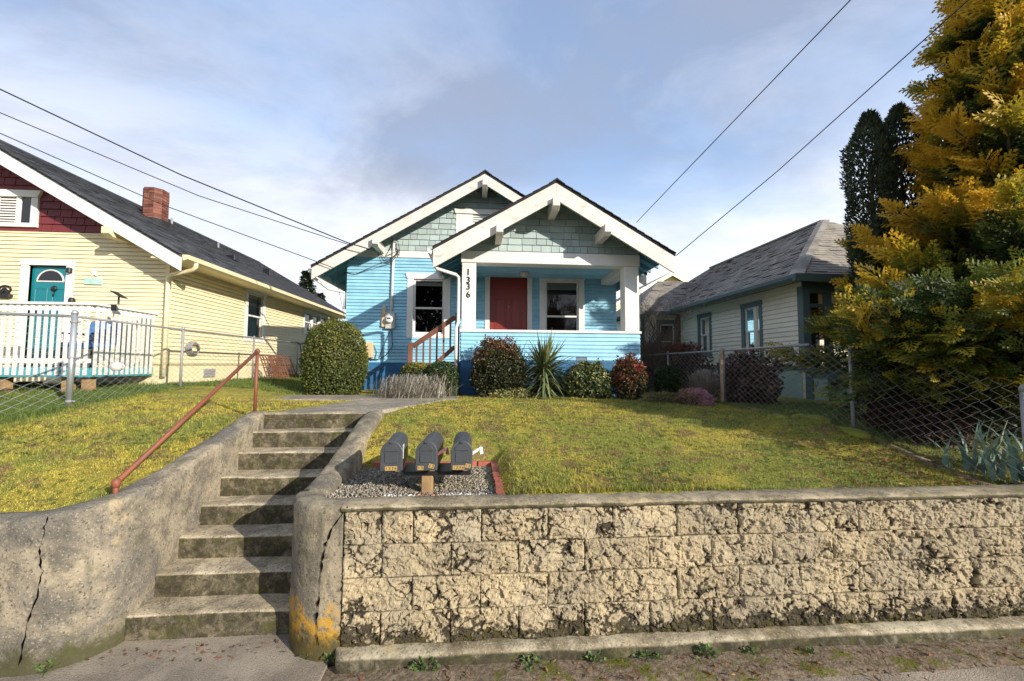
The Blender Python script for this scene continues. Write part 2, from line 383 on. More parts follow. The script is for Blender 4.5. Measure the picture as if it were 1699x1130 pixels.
def blockmat():
    t = NT('split_face_block_concrete'); x = t.xyz()
    c = t.mix(t.ramp(t.noise(2.5, 6, 0.6), 0.3, 0.7), (0.435, 0.35, 0.215), (0.315, 0.265, 0.18))
    c = t.mul(c, t.math('ADD', 0.9, t.math('MULTIPLY', t.rnd(), 0.2)))
    c = t.mul(c, t.ramp(t.noise(55, 4, 0.7), 0.3, 0.7, 0.78, 1.15))
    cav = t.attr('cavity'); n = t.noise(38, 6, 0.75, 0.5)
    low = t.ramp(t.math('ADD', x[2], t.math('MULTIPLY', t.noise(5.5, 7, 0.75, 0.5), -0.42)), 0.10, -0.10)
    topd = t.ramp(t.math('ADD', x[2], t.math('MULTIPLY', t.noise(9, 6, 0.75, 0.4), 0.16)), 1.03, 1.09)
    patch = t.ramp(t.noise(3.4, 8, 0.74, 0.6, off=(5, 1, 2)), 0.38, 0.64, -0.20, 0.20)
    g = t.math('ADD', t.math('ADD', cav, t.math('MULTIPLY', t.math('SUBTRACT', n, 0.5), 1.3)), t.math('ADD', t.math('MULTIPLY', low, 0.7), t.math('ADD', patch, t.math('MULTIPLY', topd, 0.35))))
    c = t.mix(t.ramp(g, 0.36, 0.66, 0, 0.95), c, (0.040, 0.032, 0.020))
    c = t.mix(t.ramp(t.math('MULTIPLY', low, t.noise(14, 6, 0.75, 0.5)), 0.42, 0.60, 0, 0.6), c, (0.08, 0.072, 0.014))
    return t.done(c, 0.92, t.math('ADD', t.noise(60, 5, 0.7), n), 0.7, 0.008, spec=0.2)
M['block'] = blockmat()
def pavement():
    t = NT('old_sidewalk_concrete')
    c = t.mix(t.ramp(t.noise(2.2, 7, 0.65, 0.4), 0.36, 0.64), (0.34, 0.285, 0.215), (0.20, 0.165, 0.125))
    c = t.mix(t.ramp(t.vor(95), 0.05, 0.45, 0.5, 0), c, (0.46, 0.42, 0.34))
    c = t.mix(t.ramp(t.noise(130, 2), 0.57, 0.7, 0, 0.7), c, (0.05, 0.042, 0.033))
    c = t.mix(t.ramp(t.noise(1.6, 5, 0.6, off=(3, 3, 0)), 0.58, 0.7, 0, 0.6), c, (0.08, 0.062, 0.042))
    return t.done(c, 0.9, t.math('ADD', t.noise(120, 3), t.vor(95)), 0.5, 0.006, spec=0.25)
M['pave'] = pavement()
def dirtmat():
    t = NT('mossy_verge_dirt')
    c = t.mix(t.ramp(t.noise(30, 5, 0.7), 0.35, 0.65), (0.12, 0.09, 0.06), (0.27, 0.21, 0.145))
    c = t.mix(t.ramp(t.noise(5, 6, 0.7, 0.4), 0.5, 0.62, 0, 0.9), c, (0.12, 0.125, 0.014))
    c = t.mix(t.ramp(t.noise(9, 5, 0.7, off=(4, 4, 4)), 0.60, 0.68, 0, 0.8), c, (0.16, 0.055, 0.025))
    return t.done(c, 0.95, t.noise(45, 5, 0.7), 1.0, 0.02, spec=0.2)
M['verge'] = dirtmat()
def lawncol(t):
    p = t.noise(0.9, 6, 0.62, 0.4); q = t.noise(4.2, 6, 0.65, 0.4, off=(3, 8, 1)); r = t.noise(17, 4, 0.6, off=(1, 1, 5))
    c = t.mix(t.ramp(p, 0.40, 0.60), (0.50, 0.41, 0.075), (0.31, 0.315, 0.065))
    c = t.mix(t.ramp(q, 0.50, 0.60, 0, 0.9), c, (0.30, 0.215, 0.085))
    c = t.mix(t.ramp(r, 0.53, 0.64, 0, 0.8), c, (0.115, 0.14, 0.03))
    return c
def lawnmats():
    t = NT('mossy_lawn_ground'); c = t.mul(lawncol(t), t.ramp(t.noise(70, 4, 0.7), 0.3, 0.7, 0.55, 1.15))
    g = t.done(c, 0.95, t.math('ADD', t.noise(60, 5, 0.7), t.noise(14, 3)), 1.0, 0.03, spec=0.15)
    t = NT('grass_blade'); c = t.mul(lawncol(t), t.ramp(t.attr('tint'), 0, 1, 0.6, 1.45))
    c = t.mix(t.ramp(t.attr('green'), 0.0, 1.0), c, (0.105, 0.165, 0.035))
    b = t.done(c, 0.6, spec=0.3, trans=0.25)
    return g, b
M['lawn'], M['grass'] = lawnmats()

# ================================================================== THE SETTING
def gz(x, y):
    x = np.asarray(x, dtype=float); y = np.asarray(y, dtype=float)
    z = np.interp(y, [3.0, 3.25, 4.3, 5.2, 6.3, 8, 14], [1.02, 1.04, 1.14, 1.37, 1.42, 1.42, 1.45])
    zl = np.interp(y, [3.0, 3.28, 3.5, 5.1, 6, 8, 9, 20], [0.93, 0.968, 1.02, 1.31, 1.44, 1.6, 1.62, 1.65])
    zr = np.interp(y, [3.0, 3.41, 4.4, 4.95, 7.8, 10, 20], [0.87, 0.92, 1.13, 1.25, 1.33, 1.30, 1.30])
    l = sm(-2.7, -5.2, x); r = sm(1.5, 4.6, x)
    z = z*(1-l)*(1-r)+zl*l+zr*r
    b = sm(-1.5, -1.2, x)*sm(0.32, 0.16, x)*sm(4.55, 4.36, y)
    z = z*(1-b)+0.99*b
    b = sm(-2.62, -2.95, x)*sm(3.85, 3.32, y)
    z = z*(1-b)+0.962*b
    z = z+0.11*np.exp(-((x-4.25)/0.22)**2-((y-5.1)/0.45)**2)
    return z
def gz1(x, y): return float(gz(np.array([x]), np.array([y]))[0])
def sheet(name, x0, x1, y0, y1, z, mat):
    o = MB().add([(x0, y0, z), (x1, y0, z), (x1, y1, z), (x0, y1, z)], [(0, 1, 2, 3)]).build(name, mat)
    return tag(o, kind='structure')
M['field'] = paint('far_ground', (0.07, 0.085, 0.03), 0.3, 0.95, 0)
M['asphalt'] = paint('street_asphalt', (0.05, 0.05, 0.052), 0.2, 0.9, 0, 0.3, (0.08, 0.08, 0.08), 0.6)
sheet('ground', -900, 900, -900, 1500, -0.30, M['field'])
sheet('road', -300, 300, -10.0, -2.6, -0.14, M['asphalt'])
tag(MB().box(-40, 40, -2.6, -2.42, -0.29, 0.002).build('kerb', M['conc_walk'], bevel=0.02), kind='structure')
# sidewalk slabs: one piece of the setting with single slabs as its pieces
sw = sheet('sidewalk', -40, 40, -2.42, 3.45, -0.03, M['soil'])
xs = [-5.2, -3.35, -1.86, -0.37, 1.12, 2.61, 4.10, 5.6]
for a, b in zip(xs[:-1], xs[1:]):
    MB().box(a+0.006, b-0.006, 0.0, 2.69, -0.028, 0.0).build('slab', M['pave'], sw, bevel=0.008, seg=2)
MB().box(-3.6, -1.0, 2.702, 3.44, -0.028, 0.004).build('slab', M['pave'], sw, bevel=0.008, seg=2)
MB().box(-9, -3.612, 2.702, 3.2, -0.028, 0.0).build('slab', M['pave'], sw, bevel=0.008, seg=2)
MB().box(-9, -5.212, 0, 2.69, -0.028, 0.0).build('slab', M['pave'], sw, bevel=0.008, seg=2)
MB().box(5.612, 11, 0, 2.69, -0.028, 0.0).build('slab', M['pave'], sw, bevel=0.008, seg=2)
# verge of mossy dirt at the foot of the right wall
gx = np.linspace(-1.0, 10, 150); gy = np.linspace(2.66, 3.02, 12)
GX, GY = np.meshgrid(gx, gy, indexing='ij'); P = np.stack([GX.ravel(), GY.ravel(), np.zeros(GX.size)], 1)
e = np.clip((P[:, 1]-2.66)/0.06, 0, 1)*np.clip((P[:, 0]+1.0)/0.25, 0, 1)
P[:, 2] = -0.01+0.02*e+0.02*e*fbm(P, 5, 5, 3)
idx = np.arange(GX.size).reshape(GX.shape)
Q = np.stack([idx[:-1, :-1], idx[1:, :-1], idx[1:, 1:], idx[:-1, 1:]], -1).reshape(-1, 4)
tag(npmesh('verge', P, Q, M['verge'], None, True), 'mossy dirt strip at the foot of the block wall', None, None, 'structure')

# lawn terrain
gx = np.unique(np.round(np.concatenate([[-300, -120, -50, -25, -16], np.arange(-12, 12.01, 0.14), [-2.68, -1.25, 16, 25, 50, 120, 300]]), 3))
gy = np.unique(np.round(np.concatenate([[3.17], np.arange(3.25, 9.5, 0.11), np.arange(9.5, 21, 0.6), [5.22, 26, 40, 80, 200, 600]]), 3))
GX, GY = np.meshgrid(gx, gy, indexing='ij')
Z = gz(GX.ravel(), GY.ravel())
P = np.stack([GX.ravel(), GY.ravel(), Z], 1)
near = (np.abs(P[:, 0]) < 12) & (P[:, 1] < 14)
P[near, 2] += 0.014*fbm(P[near]*[1, 1, 0], 2.3, 4, 5)
far = np.clip((P[:, 1]-40)/160, 0, 1); P[:, 2] -= far*3.0
idx = np.arange(GX.size).reshape(GX.shape)
Q = np.stack([idx[:-1, :-1], idx[1:, :-1], idx[1:, 1:], idx[:-1, 1:]], -1).reshape(-1, 4)
cx = P[Q].mean(1)
keep = ~((cx[:, 0] > -2.66) & (cx[:, 0] < -1.27) & (cx[:, 1] < 5.2))
tag(npmesh('lawn', P, Q[keep], M['lawn'], None, True), None, None, None, 'structure')

# garden walk at the top of the steps
def ribbon(name, left, right, mat, lift, n=14, thick=0.06):
    mb = MB(); L = []; Rr = []
    for a, b, o in ((left[0], left[1], L), (right[0], right[1], Rr)):
        for i in range(n+1):
            t = i/n; x = a[0]+(b[0]-a[0])*t; y = a[1]+(b[1]-a[1])*t; o.append((x, y))
    vs = []
    for i in range(n+1):
        for (x, y) in (L[i], Rr[i]): vs.append((x, y, 1.425+lift+0.01*(y-5.2)/3))
    fs = [(2*i, 2*i+1, 2*i+3, 2*i+2) for i in range(n)]
    b = len(vs); vs += [(x, y, z-thick) for x, y, z in vs]
    for i in range(n): fs += [(2*i, 2*i+2, b+2*i+2, b+2*i), (2*i+1, b+2*i+1, b+2*i+3, 2*i+3)]
    fs += [(0, b, b+1, 1), (2*n, 2*n+1, b+2*n+1, b+2*n)]
    return mb.add(vs, fs).build(name, mat)
walk = tag(ribbon('garden_walk', ((-2.5, 5.24), (-1.95, 7.2)), ((-1.4, 5.24), (-0.55, 7.2)), M['conc_walk'], 0.012), kind='structure')
tag(ribbon('garden_walk', ((-5.2, 7.21), (-5.2, 8.15)), ((-0.35, 7.21), (-0.45, 8.15)), M['conc_walk'], 0.016), kind='structure')

# ------------------------------------------------------------------ retaining walls and steps
def sweep(name, path, tops, side, thick, mat, parent, zb=-0.05, nv=44, rough=0.009, seed=1):
    P2 = np.array(path); n = len(P2)
    d = np.gradient(P2, axis=0); d /= np.linalg.norm(d, axis=1)[:, None]
    nr = np.stack([-d[:, 1], d[:, 0]], 1)*side
    prof = [(0, t, 0) for t in np.linspace(0, 1, nv)]
    V = []; K = 0
    for i in range(n):
        zt = tops[i]; col_ = []
        for t in np.linspace(0, 1, nv): col_.append((0.0, zb+(zt-0.04-zb)*t))
        col_ += [(-0.006, zt-0.018), (-0.02, zt-0.005), (-0.05, zt), (-thick*0.5, zt+0.002), (-thick+0.04, zt-0.004), (-thick, zt-0.03), (-thick, zt-0.4)]
        K = len(col_)
        for o, z in col_: V.append((P2[i, 0]+nr[i, 0]*o, P2[i, 1]+nr[i, 1]*o, z))
    V = np.array(V); NN = np.repeat(np.concatenate([nr, np.zeros((n, 1))], 1), K, axis=0)
    V += NN*(fbm(V, 3.0, 5, seed)*rough*1.6+fbm(V, 22, 3, seed+5)*rough*0.6)[:, None]
    for zl_, am in ((0.30, 0.006), (0.56, 0.007), (0.80, 0.005)):
        V += NN*(am*np.exp(-((V[:, 2]-zl_-0.03*fbm(V*[1, 1, 0], 1.1, 2, seed+40))/0.014)**2)*sm(-0.2, 0.3, fbm(V*[1, 1, 0], 1.7, 3, seed+50)))[:, None]
    pit = sm(0.42, 0.62, fbm(V, 34, 2, seed+77)); V -= NN*(pit*0.006)[:, None]
    V[:, 2] += fbm(V, 5, 4, seed+9)*0.008
    idx = np.arange(n*K).reshape(n, K)
    Q = np.stack([idx[:-1, :-1], idx[1:, :-1], idx[1:, 1:], idx[:-1, 1:]], -1).reshape(-1, 4)
    if side > 0: Q = Q[:, ::-1]
    return npmesh(name, V, Q.copy(), mat, parent, True)
def dense(pts, step=0.045):
    out = [pts[0]]
    for a, b in zip(pts[:-1], pts[1:]):
        k = max(1, int(math.dist(a, b)/step))
        out += [(a[0]+(b[0]-a[0])*i/k, a[1]+(b[1]-a[1])*i/k) for i in range(1, k+1)]
    return out
def arc(cx, cy, r, a0, a1, n=9): return [(cx+r*math.cos(R(a0+(a1-a0)*i/n)), cy+r*math.sin(R(a0+(a1-a0)*i/n))) for i in range(n+1)]
lw = thing('retaining_wall', 'old smooth grey concrete retaining wall curving left of the steps', 'retaining wall', (-3.2, 3.1, 0))
pth = dense([(-2.55, 5.34), (-2.55, 3.5)]+arc(-2.97, 3.48, 0.42, 0, -90)+[(-9.5, 3.04)])
tops = [float(np.interp(y, [3.0, 3.3, 3.8, 5.26, 5.5], [1.035, 1.05, 1.10, 1.455, 1.46])) if x > -2.6 else float(np.interp(x, [-3.1, -2.6], [0.985, 1.05])) for x, y in pth]
sweep('wall', pth, tops, 1, 0.23, M['conc_wall'], lw, seed=3)
M['crack'] = plain('crack_shade_strip', (0.006, 0.005, 0.004), 1.0, spec=0.0)  # near-black colour stands for the shade in a crack, no groove is cut
def crack(parent, pts, w, nrm_off):
    "a thin near-black strip on the wall face, painted as the shade inside a crack"
    vs = []; fs = []; rr = random.Random(5)
    P3 = []
    for a, b in zip(pts[:-1], pts[1:]):
        for i in range(5): P3.append(Vector(a).lerp(Vector(b), i/5)+Vector((rr.uniform(-.006, .006), 0, rr.uniform(-.004, .004))))
    P3.append(Vector(pts[-1]))
    for i, p in enumerate(P3):
        ww = w*(0.15+rr.random()**2*1.9)*(0.3 if i in (0, len(P3)-1) else 1)
        vs += [p+Vector((-ww, 0, 0))+nrm_off(p), p+Vector((ww, 0, 0))+nrm_off(p)]
    fs = [(2*i, 2*i+1, 2*i+3, 2*i+2) for i in range(len(P3)-1)]
    return MB().add(vs, fs).build('crack', M['crack'], parent)
fl = lambda p: Vector((0, (3.48-math.sqrt(max(0.42**2-(p.x+2.97)**2, 0)) if p.x > -2.97 else 3.06)-0.022-p.y, 0))
crack(lw, [(-2.845, 3.03, 1.01), (-2.86, 3.03, 0.9), (-2.87, 3.03, 0.76), (-2.85, 3.03, 0.66), (-2.87, 3.03, 0.5), (-2.91, 3.03, 0.3), (-2.94, 3.03, 0.08)], 0.0045, fl)
lwf = MB().box(-9, -3.22, 2.90, 3.03, -0.04, 0.07).build('footing', M['conc_foot'], lw, bevel=0.02, seg=2)

rw = thing('retaining_wall', 'cream split-face block retaining wall with curved corner painted yellow at its foot', 'retaining wall', (1.5, 3.1, 0))
pth = dense([(-1.38, 5.34), (-1.38, 3.42)]+arc(-1.02, 3.42, 0.37, 180, 270)+[(-0.93, 3.05)])
tops = [float(np.interp(y, [3.0, 3.45, 3.75, 5.2, 5.5], [1.045, 1.05, 1.085, 1.45, 1.455])) for x, y in pth]
sweep('corner', pth, tops, -1, 0.21, M['conc_corner'], rw, seed=8)
def corner_face(p):
    x = p.x
    y = 3.42-math.sqrt(max(0.37**2-(x+1.02)**2, 0)) if x < -1.02 else 3.05
    return Vector((0, y-0.012-p.y, 0))
crack(rw, [(-0.90, 3.05, 1.045), (-0.95, 3.05, 0.98), (-1.02, 3.05, 0.86), (-1.05, 3.05, 0.75), (-1.07, 3.05, 0.62), (-1.075, 3.05, 0.45), (-1.09, 3.05, 0.32), (-1.07, 3.05, 0.12)], 0.005, corner_face)
MB().box(-0.94, 10.0, 3.072, 3.27, -0.05, 1.0).build('core', M['conc_wall'], rw)
def cope():
    nx = 520; X = np.linspace(-0.945, 10, nx)
    prof = [(3.09, 1.000), (3.046, 1.002), (3.030, 1.010), (3.030, 1.022), (3.038, 1.035), (3.056, 1.042), (3.09, 1.045), (3.13, 1.046), (3.18, 1.044), (3.25, 1.04), (3.285, 1.02), (3.285, 0.8)]
    V = np.array([(x, y, z) for x in X for y, z in prof]); K = len(prof)
    V[:, 1] += fbm(V, 7, 5, 2, 0.6)*0.016; V[:, 2] += fbm(V, 9, 5, 4, 0.6)*0.009; V[:, 1] += 0.02*sm(0.35, 0.6, fbm(V, 11, 3, 31))*(V[:, 1] < 3.06)
    idx = np.arange(nx*K).reshape(nx, K)
    Q = np.stack([idx[:-1, :-1], idx[1:, :-1], idx[1:, 1:], idx[:-1, 1:]], -1).reshape(-1, 4)
    return npmesh('coping', V, Q.copy(), M['conc_cope'], rw, True)
cope()
def facets(S, cell, seed):
    "broken stone: tilted flat chips, one per jittered cell; returns height (-1..1) and distance to the nearest chip edge"
    G = S/cell; I = np.floor(G).astype(np.int64); best = np.full(len(S), 9.0); sec = np.full(len(S), 9.0); h = np.zeros(len(S))
    Zr = np.zeros(len(S), np.int64)
    for dx in (-1, 0, 1):
        for dy in (-1, 0, 1):
            ci, cj = I[:, 0]+dx, I[:, 1]+dy
            ox = G[:, 0]-(ci+0.5+0.42*_h(ci, cj, Zr, seed)); oy = G[:, 1]-(cj+0.5+0.42*_h(ci, cj, Zr, seed+1)); dd = np.hypot(ox, oy)
            pl = 0.75*_h(ci, cj, Zr, seed+2)+0.9*_h(ci, cj, Zr, seed+3)*ox+0.9*_h(ci, cj, Zr, seed+4)*oy
            nb = dd < best; sec = np.where(nb, best, np.minimum(sec, dd)); h = np.where(nb, pl, h); best = np.where(nb, dd, best)
    return h, (sec-best)*cell*0.5
def block(x0, x1, z0, z1, seed):
    nu, nz_ = max(6, int((x1-x0)/0.0085)), 25
    u = np.linspace(x0+0.0035, x1-0.0035, nu); w = np.linspace(z0+0.0032, z1-0.0032, nz_)
    U, Wz = np.meshgrid(u, w, indexing='ij'); P = np.stack([U.ravel(), np.full(U.size, 3.05), Wz.ravel()], 1)
    S = np.stack([P[:, 0]*0.8+0.45*P[:, 2]+seed*1.37, P[:, 2]*1.1-0.35*P[:, 0]+seed*0.73], 1)
    S3 = np.concatenate([S, np.full((len(S), 1), seed*3.7)], 1)
    S = S+0.055*np.stack([fbm(S3, 9, 4, 5, 0.6), fbm(S3, 9, 4, 6, 0.6)], 1)
    f1, e1 = facets(S, 0.080, 3); f2, e2 = facets(S, 0.034, 9); f3, e3 = facets(S, 0.016, 15)
    m1 = sm(-0.25, 0.25, fbm(S3, 7, 3, 44)); m2 = sm(-0.05, 0.35, fbm(S3, 9, 3, 91))
    crease = np.clip(np.exp(-(e1/0.006)**2)*m1+0.8*np.exp(-(e2/0.0045)**2)*m2, 0, 1)
    d = 0.026+0.030*fbm(S3, 7.0, 4, 21)+0.013*f1+0.009*f2+0.004*f3-0.010*crease
    edge = np.minimum(np.minimum(P[:, 0]-x0, x1-P[:, 0])/0.014, np.minimum(P[:, 2]-z0, z1-P[:, 2])/0.012)
    edge = np.clip(edge, 0, 1)**0.6
    d = np.maximum(d*(0.35+0.65*edge), -0.004)
    P[:, 1] = 3.055-d
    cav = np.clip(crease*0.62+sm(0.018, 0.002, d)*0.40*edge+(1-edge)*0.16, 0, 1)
    idx = np.arange(U.size).reshape(U.shape)
    Q = [tuple(q) for q in np.stack([idx[:-1, :-1], idx[1:, :-1], idx[1:, 1:], idx[:-1, 1:]], -1).reshape(-1, 4)]
    rim = list(idx[:, 0])+list(idx[-1, 1:])+list(idx[-2::-1, -1])+list(idx[0, -2:0:-1])
    b0 = len(P); back = P[rim].copy(); back[:, 1] = 3.071
    V = np.concatenate([P, back]); m = len(rim)
    for i in range(m): j = (i+1) % m; Q.append((rim[j], rim[i], b0+i, b0+j))
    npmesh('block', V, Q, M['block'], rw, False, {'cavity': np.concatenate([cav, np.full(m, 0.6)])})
CH = 0.2265
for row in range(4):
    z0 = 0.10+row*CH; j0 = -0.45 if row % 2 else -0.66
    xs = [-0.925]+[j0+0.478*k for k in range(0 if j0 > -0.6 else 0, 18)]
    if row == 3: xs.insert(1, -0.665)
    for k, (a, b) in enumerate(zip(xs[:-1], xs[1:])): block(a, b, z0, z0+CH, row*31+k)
def footing():
    nx = 200; X = np.linspace(-0.98, 10, nx)
    prof = [(2.945, -0.04), (2.942, 0.03), (2.945, 0.062), (2.958, 0.083), (2.985, 0.092), (3.03, 0.098), (3.1, 0.098)]
    V = np.array([(x, y, z) for x in X for y, z in prof]); K = len(prof)
    V[:, 1] += fbm(V, 4, 5, 12)*0.014; V[:, 2] += fbm(V, 4, 5, 14)*0.012
    V[:K, 1] = 3.1
    idx = np.arange(nx*K).reshape(nx, K)
    Q = np.stack([idx[:-1, :-1], idx[1:, :-1], idx[1:, 1:], idx[:-1, 1:]], -1).reshape(-1, 4)
    npmesh('footing', V, Q.copy(), M['conc_foot'], rw, True)
footing()

st = thing('concrete_steps', 'worn mossy concrete steps rising from the sidewalk between the walls', 'steps', (-1.96, 3.3, 0))
SY = [3.37, 3.61, 3.87, 4.145, 4.42, 4.72, 5.00, 5.225, 5.36]
for k in range(8):
    z1 = 0.18*(k+1); z0 = z1-0.185; y0, y1 = SY[k], SY[k+1]+0.03
    prof = [(y0+0.004, z0-0.02)]+[(y0+0.003, z0+(z1-0.03-z0)*t) for t in np.linspace(0.1, 1, 5)]
    prof += [(y0+0.003, z1-0.018), (y0+0.009, z1-0.007), (y0+0.022, z1)]+[(y0+0.03+(y1-y0-0.03)*t, z1) for t in np.linspace(0.1, 1, 5)]
    X = np.linspace(-2.56, -1.37, 44); K = len(prof)
    V = np.array([(x, y, z) for x in X for y, z in prof])
    wear = fbm(V, 4.2, 5, 60+k)
    V[:, 1] += wear*0.010+fbm(V, 25, 2, 70+k)*0.003; V[:, 2] += fbm(V, 3.3, 4, 80+k)*0.008
    idx = np.arange(len(V)).reshape(44, K)
    Q = np.stack([idx[:-1, :-1], idx[1:, :-1], idx[1:, 1:], idx[:-1, 1:]], -1).reshape(-1, 4)
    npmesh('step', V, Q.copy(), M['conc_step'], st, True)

# rusty handrail on the left wall
hr = thing('handrail', 'rust red pipe handrail beside the left edge of the concrete steps', 'handrail', (-2.74, 5.5, 1.42))
pt = atX(427, 583, -2.74); pb = Vector((-2.72, 3.42, 1.13)); PY = pt.y
MB().tube([(-2.74, PY, gz1(-2.74, PY)-0.05), (-2.74, PY, pt.z)], 0.019, 10).build('post', M['rust'], hr, True)
MB().tube([(-2.72, 3.42, 1.0), pb], 0.019, 10).build('post', M['rust'], hr, True)
MB().tube([pt, pb], 0.020, 10).build('rail', M['rust'], hr, True)
for p in (pt, pb): MB().lathe(p-Vector((0, 0, 0.03)), [(0.001, -0.012), (0.022, -0.006), (0.029, 0.012), (0.03, 0.035), (0.022, 0.055), (0.001, 0.062)], 12).build('elbow', M['rust'], hr, True)

# ================================================================== HOUSES
def cells(u0, u1, z0, z1, holes):
    us = sorted({u0, u1, *[min(max(h[i], u0), u1) for h in holes for i in (0, 1)]})
    zs = sorted({z0, z1, *[min(max(h[i], z0), z1) for h in holes for i in (2, 3)]})
    for a, b in zip(us[:-1], us[1:]):
        for c, d in zip(zs[:-1], zs[1:]):
            m, k = (a+b)/2, (c+d)/2
            if not any(h[0] < m < h[1] and h[2] < k < h[3] for h in holes): yield a, b, c, d
def core(parent, W, u0, u1, z0, z1, holes, mat, n0=-0.12, n1=-0.004, name='wall'):
    mb = MB()
    for a, b, c, d in cells(u0, u1, z0, z1, holes): mb.wbox(W, a, b, n0, n1, c, d)
    return mb.build(name, mat, parent)
def siding(parent, W, u0, u1, z0, z1, e, mat, holes=(), th=0.027, gap=0.011, lim=None):
    n = max(1, round((z1-z0)/e)); e = (z1-z0)/n
    for i in range(n):
        a, b = z0+i*e, z0+(i+1)*e
        segs = [(lim(b, 0) if lim else u0, lim(b, 1) if lim else u1)]
        for h in holes:
            if h[2] < (a+b)/2 < h[3]:
                segs = [s for q in segs for s in ((q[0], min(q[1], h[0])), (max(q[0], h[1]), q[1])) if s[1]-s[0] > 0.02]
        for s0, s1 in segs:
            j = random.uniform(-0.0012, 0.0012)
            MB().prism([wp(W, s0, -0.003, a+gap*0.5), wp(W, s0, th+j, a+gap*0.2), wp(W, s0, 0.008+j, b-gap*0.5), wp(W, s0, -0.003, b-gap*0.5)], wp(W, s1, 0, 0)-wp(W, s0, 0, 0)).build('siding_board', mat, parent)
def clip2(poly, a, b, c):
    "keep a*u + b*z <= c"
    out = []
    for i in range(len(poly)):
        p, q = poly[i], poly[(i+1) % len(poly)]
        fp, fq = a*p[0]+b*p[1]-c, a*q[0]+b*q[1]-c
        if fp <= 0: out.append(p)
        if fp*fq < 0:
            t = fp/(fp-fq); out.append((p[0]+(q[0]-p[0])*t, p[1]+(q[1]-p[1])*t))
    return out
def gable_shingles(parent, W, u0, u1, z0, apex_u, apex_z, slope, e, mat, holes=(), wmin=0.13, wmax=0.33, seed=1, limit=None):
    rr = random.Random(seed); z = z0; row = 0
    while z < apex_z-0.05:
        u = u0-rr.random()*0.2
        while u < u1:
            w = rr.uniform(wmin, wmax); zlo = z+rr.uniform(-0.004, 0.004)
            poly = [(u+0.006, zlo+0.010), (u+w-0.006, zlo+0.010), (u+w-0.006, z+e+0.004), (u+0.006, z+e+0.004)]
            poly = clip2(poly, 1, 0, u1); poly = clip2(poly, -1, 0, -u0) if poly else poly
            if poly: poly = clip2(poly, slope, 1, apex_z+slope*apex_u)
            if poly: poly = clip2(poly, -slope, 1, apex_z-slope*apex_u)
            if limit and poly: poly = clip2(poly, *limit)
            for h in holes:
                if poly and min(p[0] for p in poly) < h[1] and max(p[0] for p in poly) > h[0] and z < h[3] and z+e > h[2]:
                    c = u+w/2
                    poly = clip2(poly, 1, 0, h[0]) if c < (h[0]+h[1])/2 else clip2(poly, -1, 0, -h[1])
            if poly and len(poly) >= 3:
                us = [p[0] for p in poly]; zs = [p[1] for p in poly]
                if (max(us)-min(us))*(max(zs)-min(zs)) > 0.0015:
                    zt, zb = z+e+0.012, zlo; t0, t1 = 0.030+rr.uniform(-0.002, 0.004), 0.008
                    f = lambda p: t0+(t1-t0)*(p[1]-zb)/(zt-zb)
                    fr = [wp(W, p[0], f(p), p[1]) for p in poly]; bk = [wp(W, p[0], 0.0, p[1]) for p in poly]
                    n = len(poly); fl_ = W['n'][1] < 0
                    fs = [tuple(range(n)), tuple(range(2*n-1, n-1, -1))]+[(i, n+i, n+(i+1) % n, (i+1) % n) for i in range(n)]
                    MB().add(fr+bk, fs).build('shingle', mat, parent)
            u += w
        z += e; row += 1
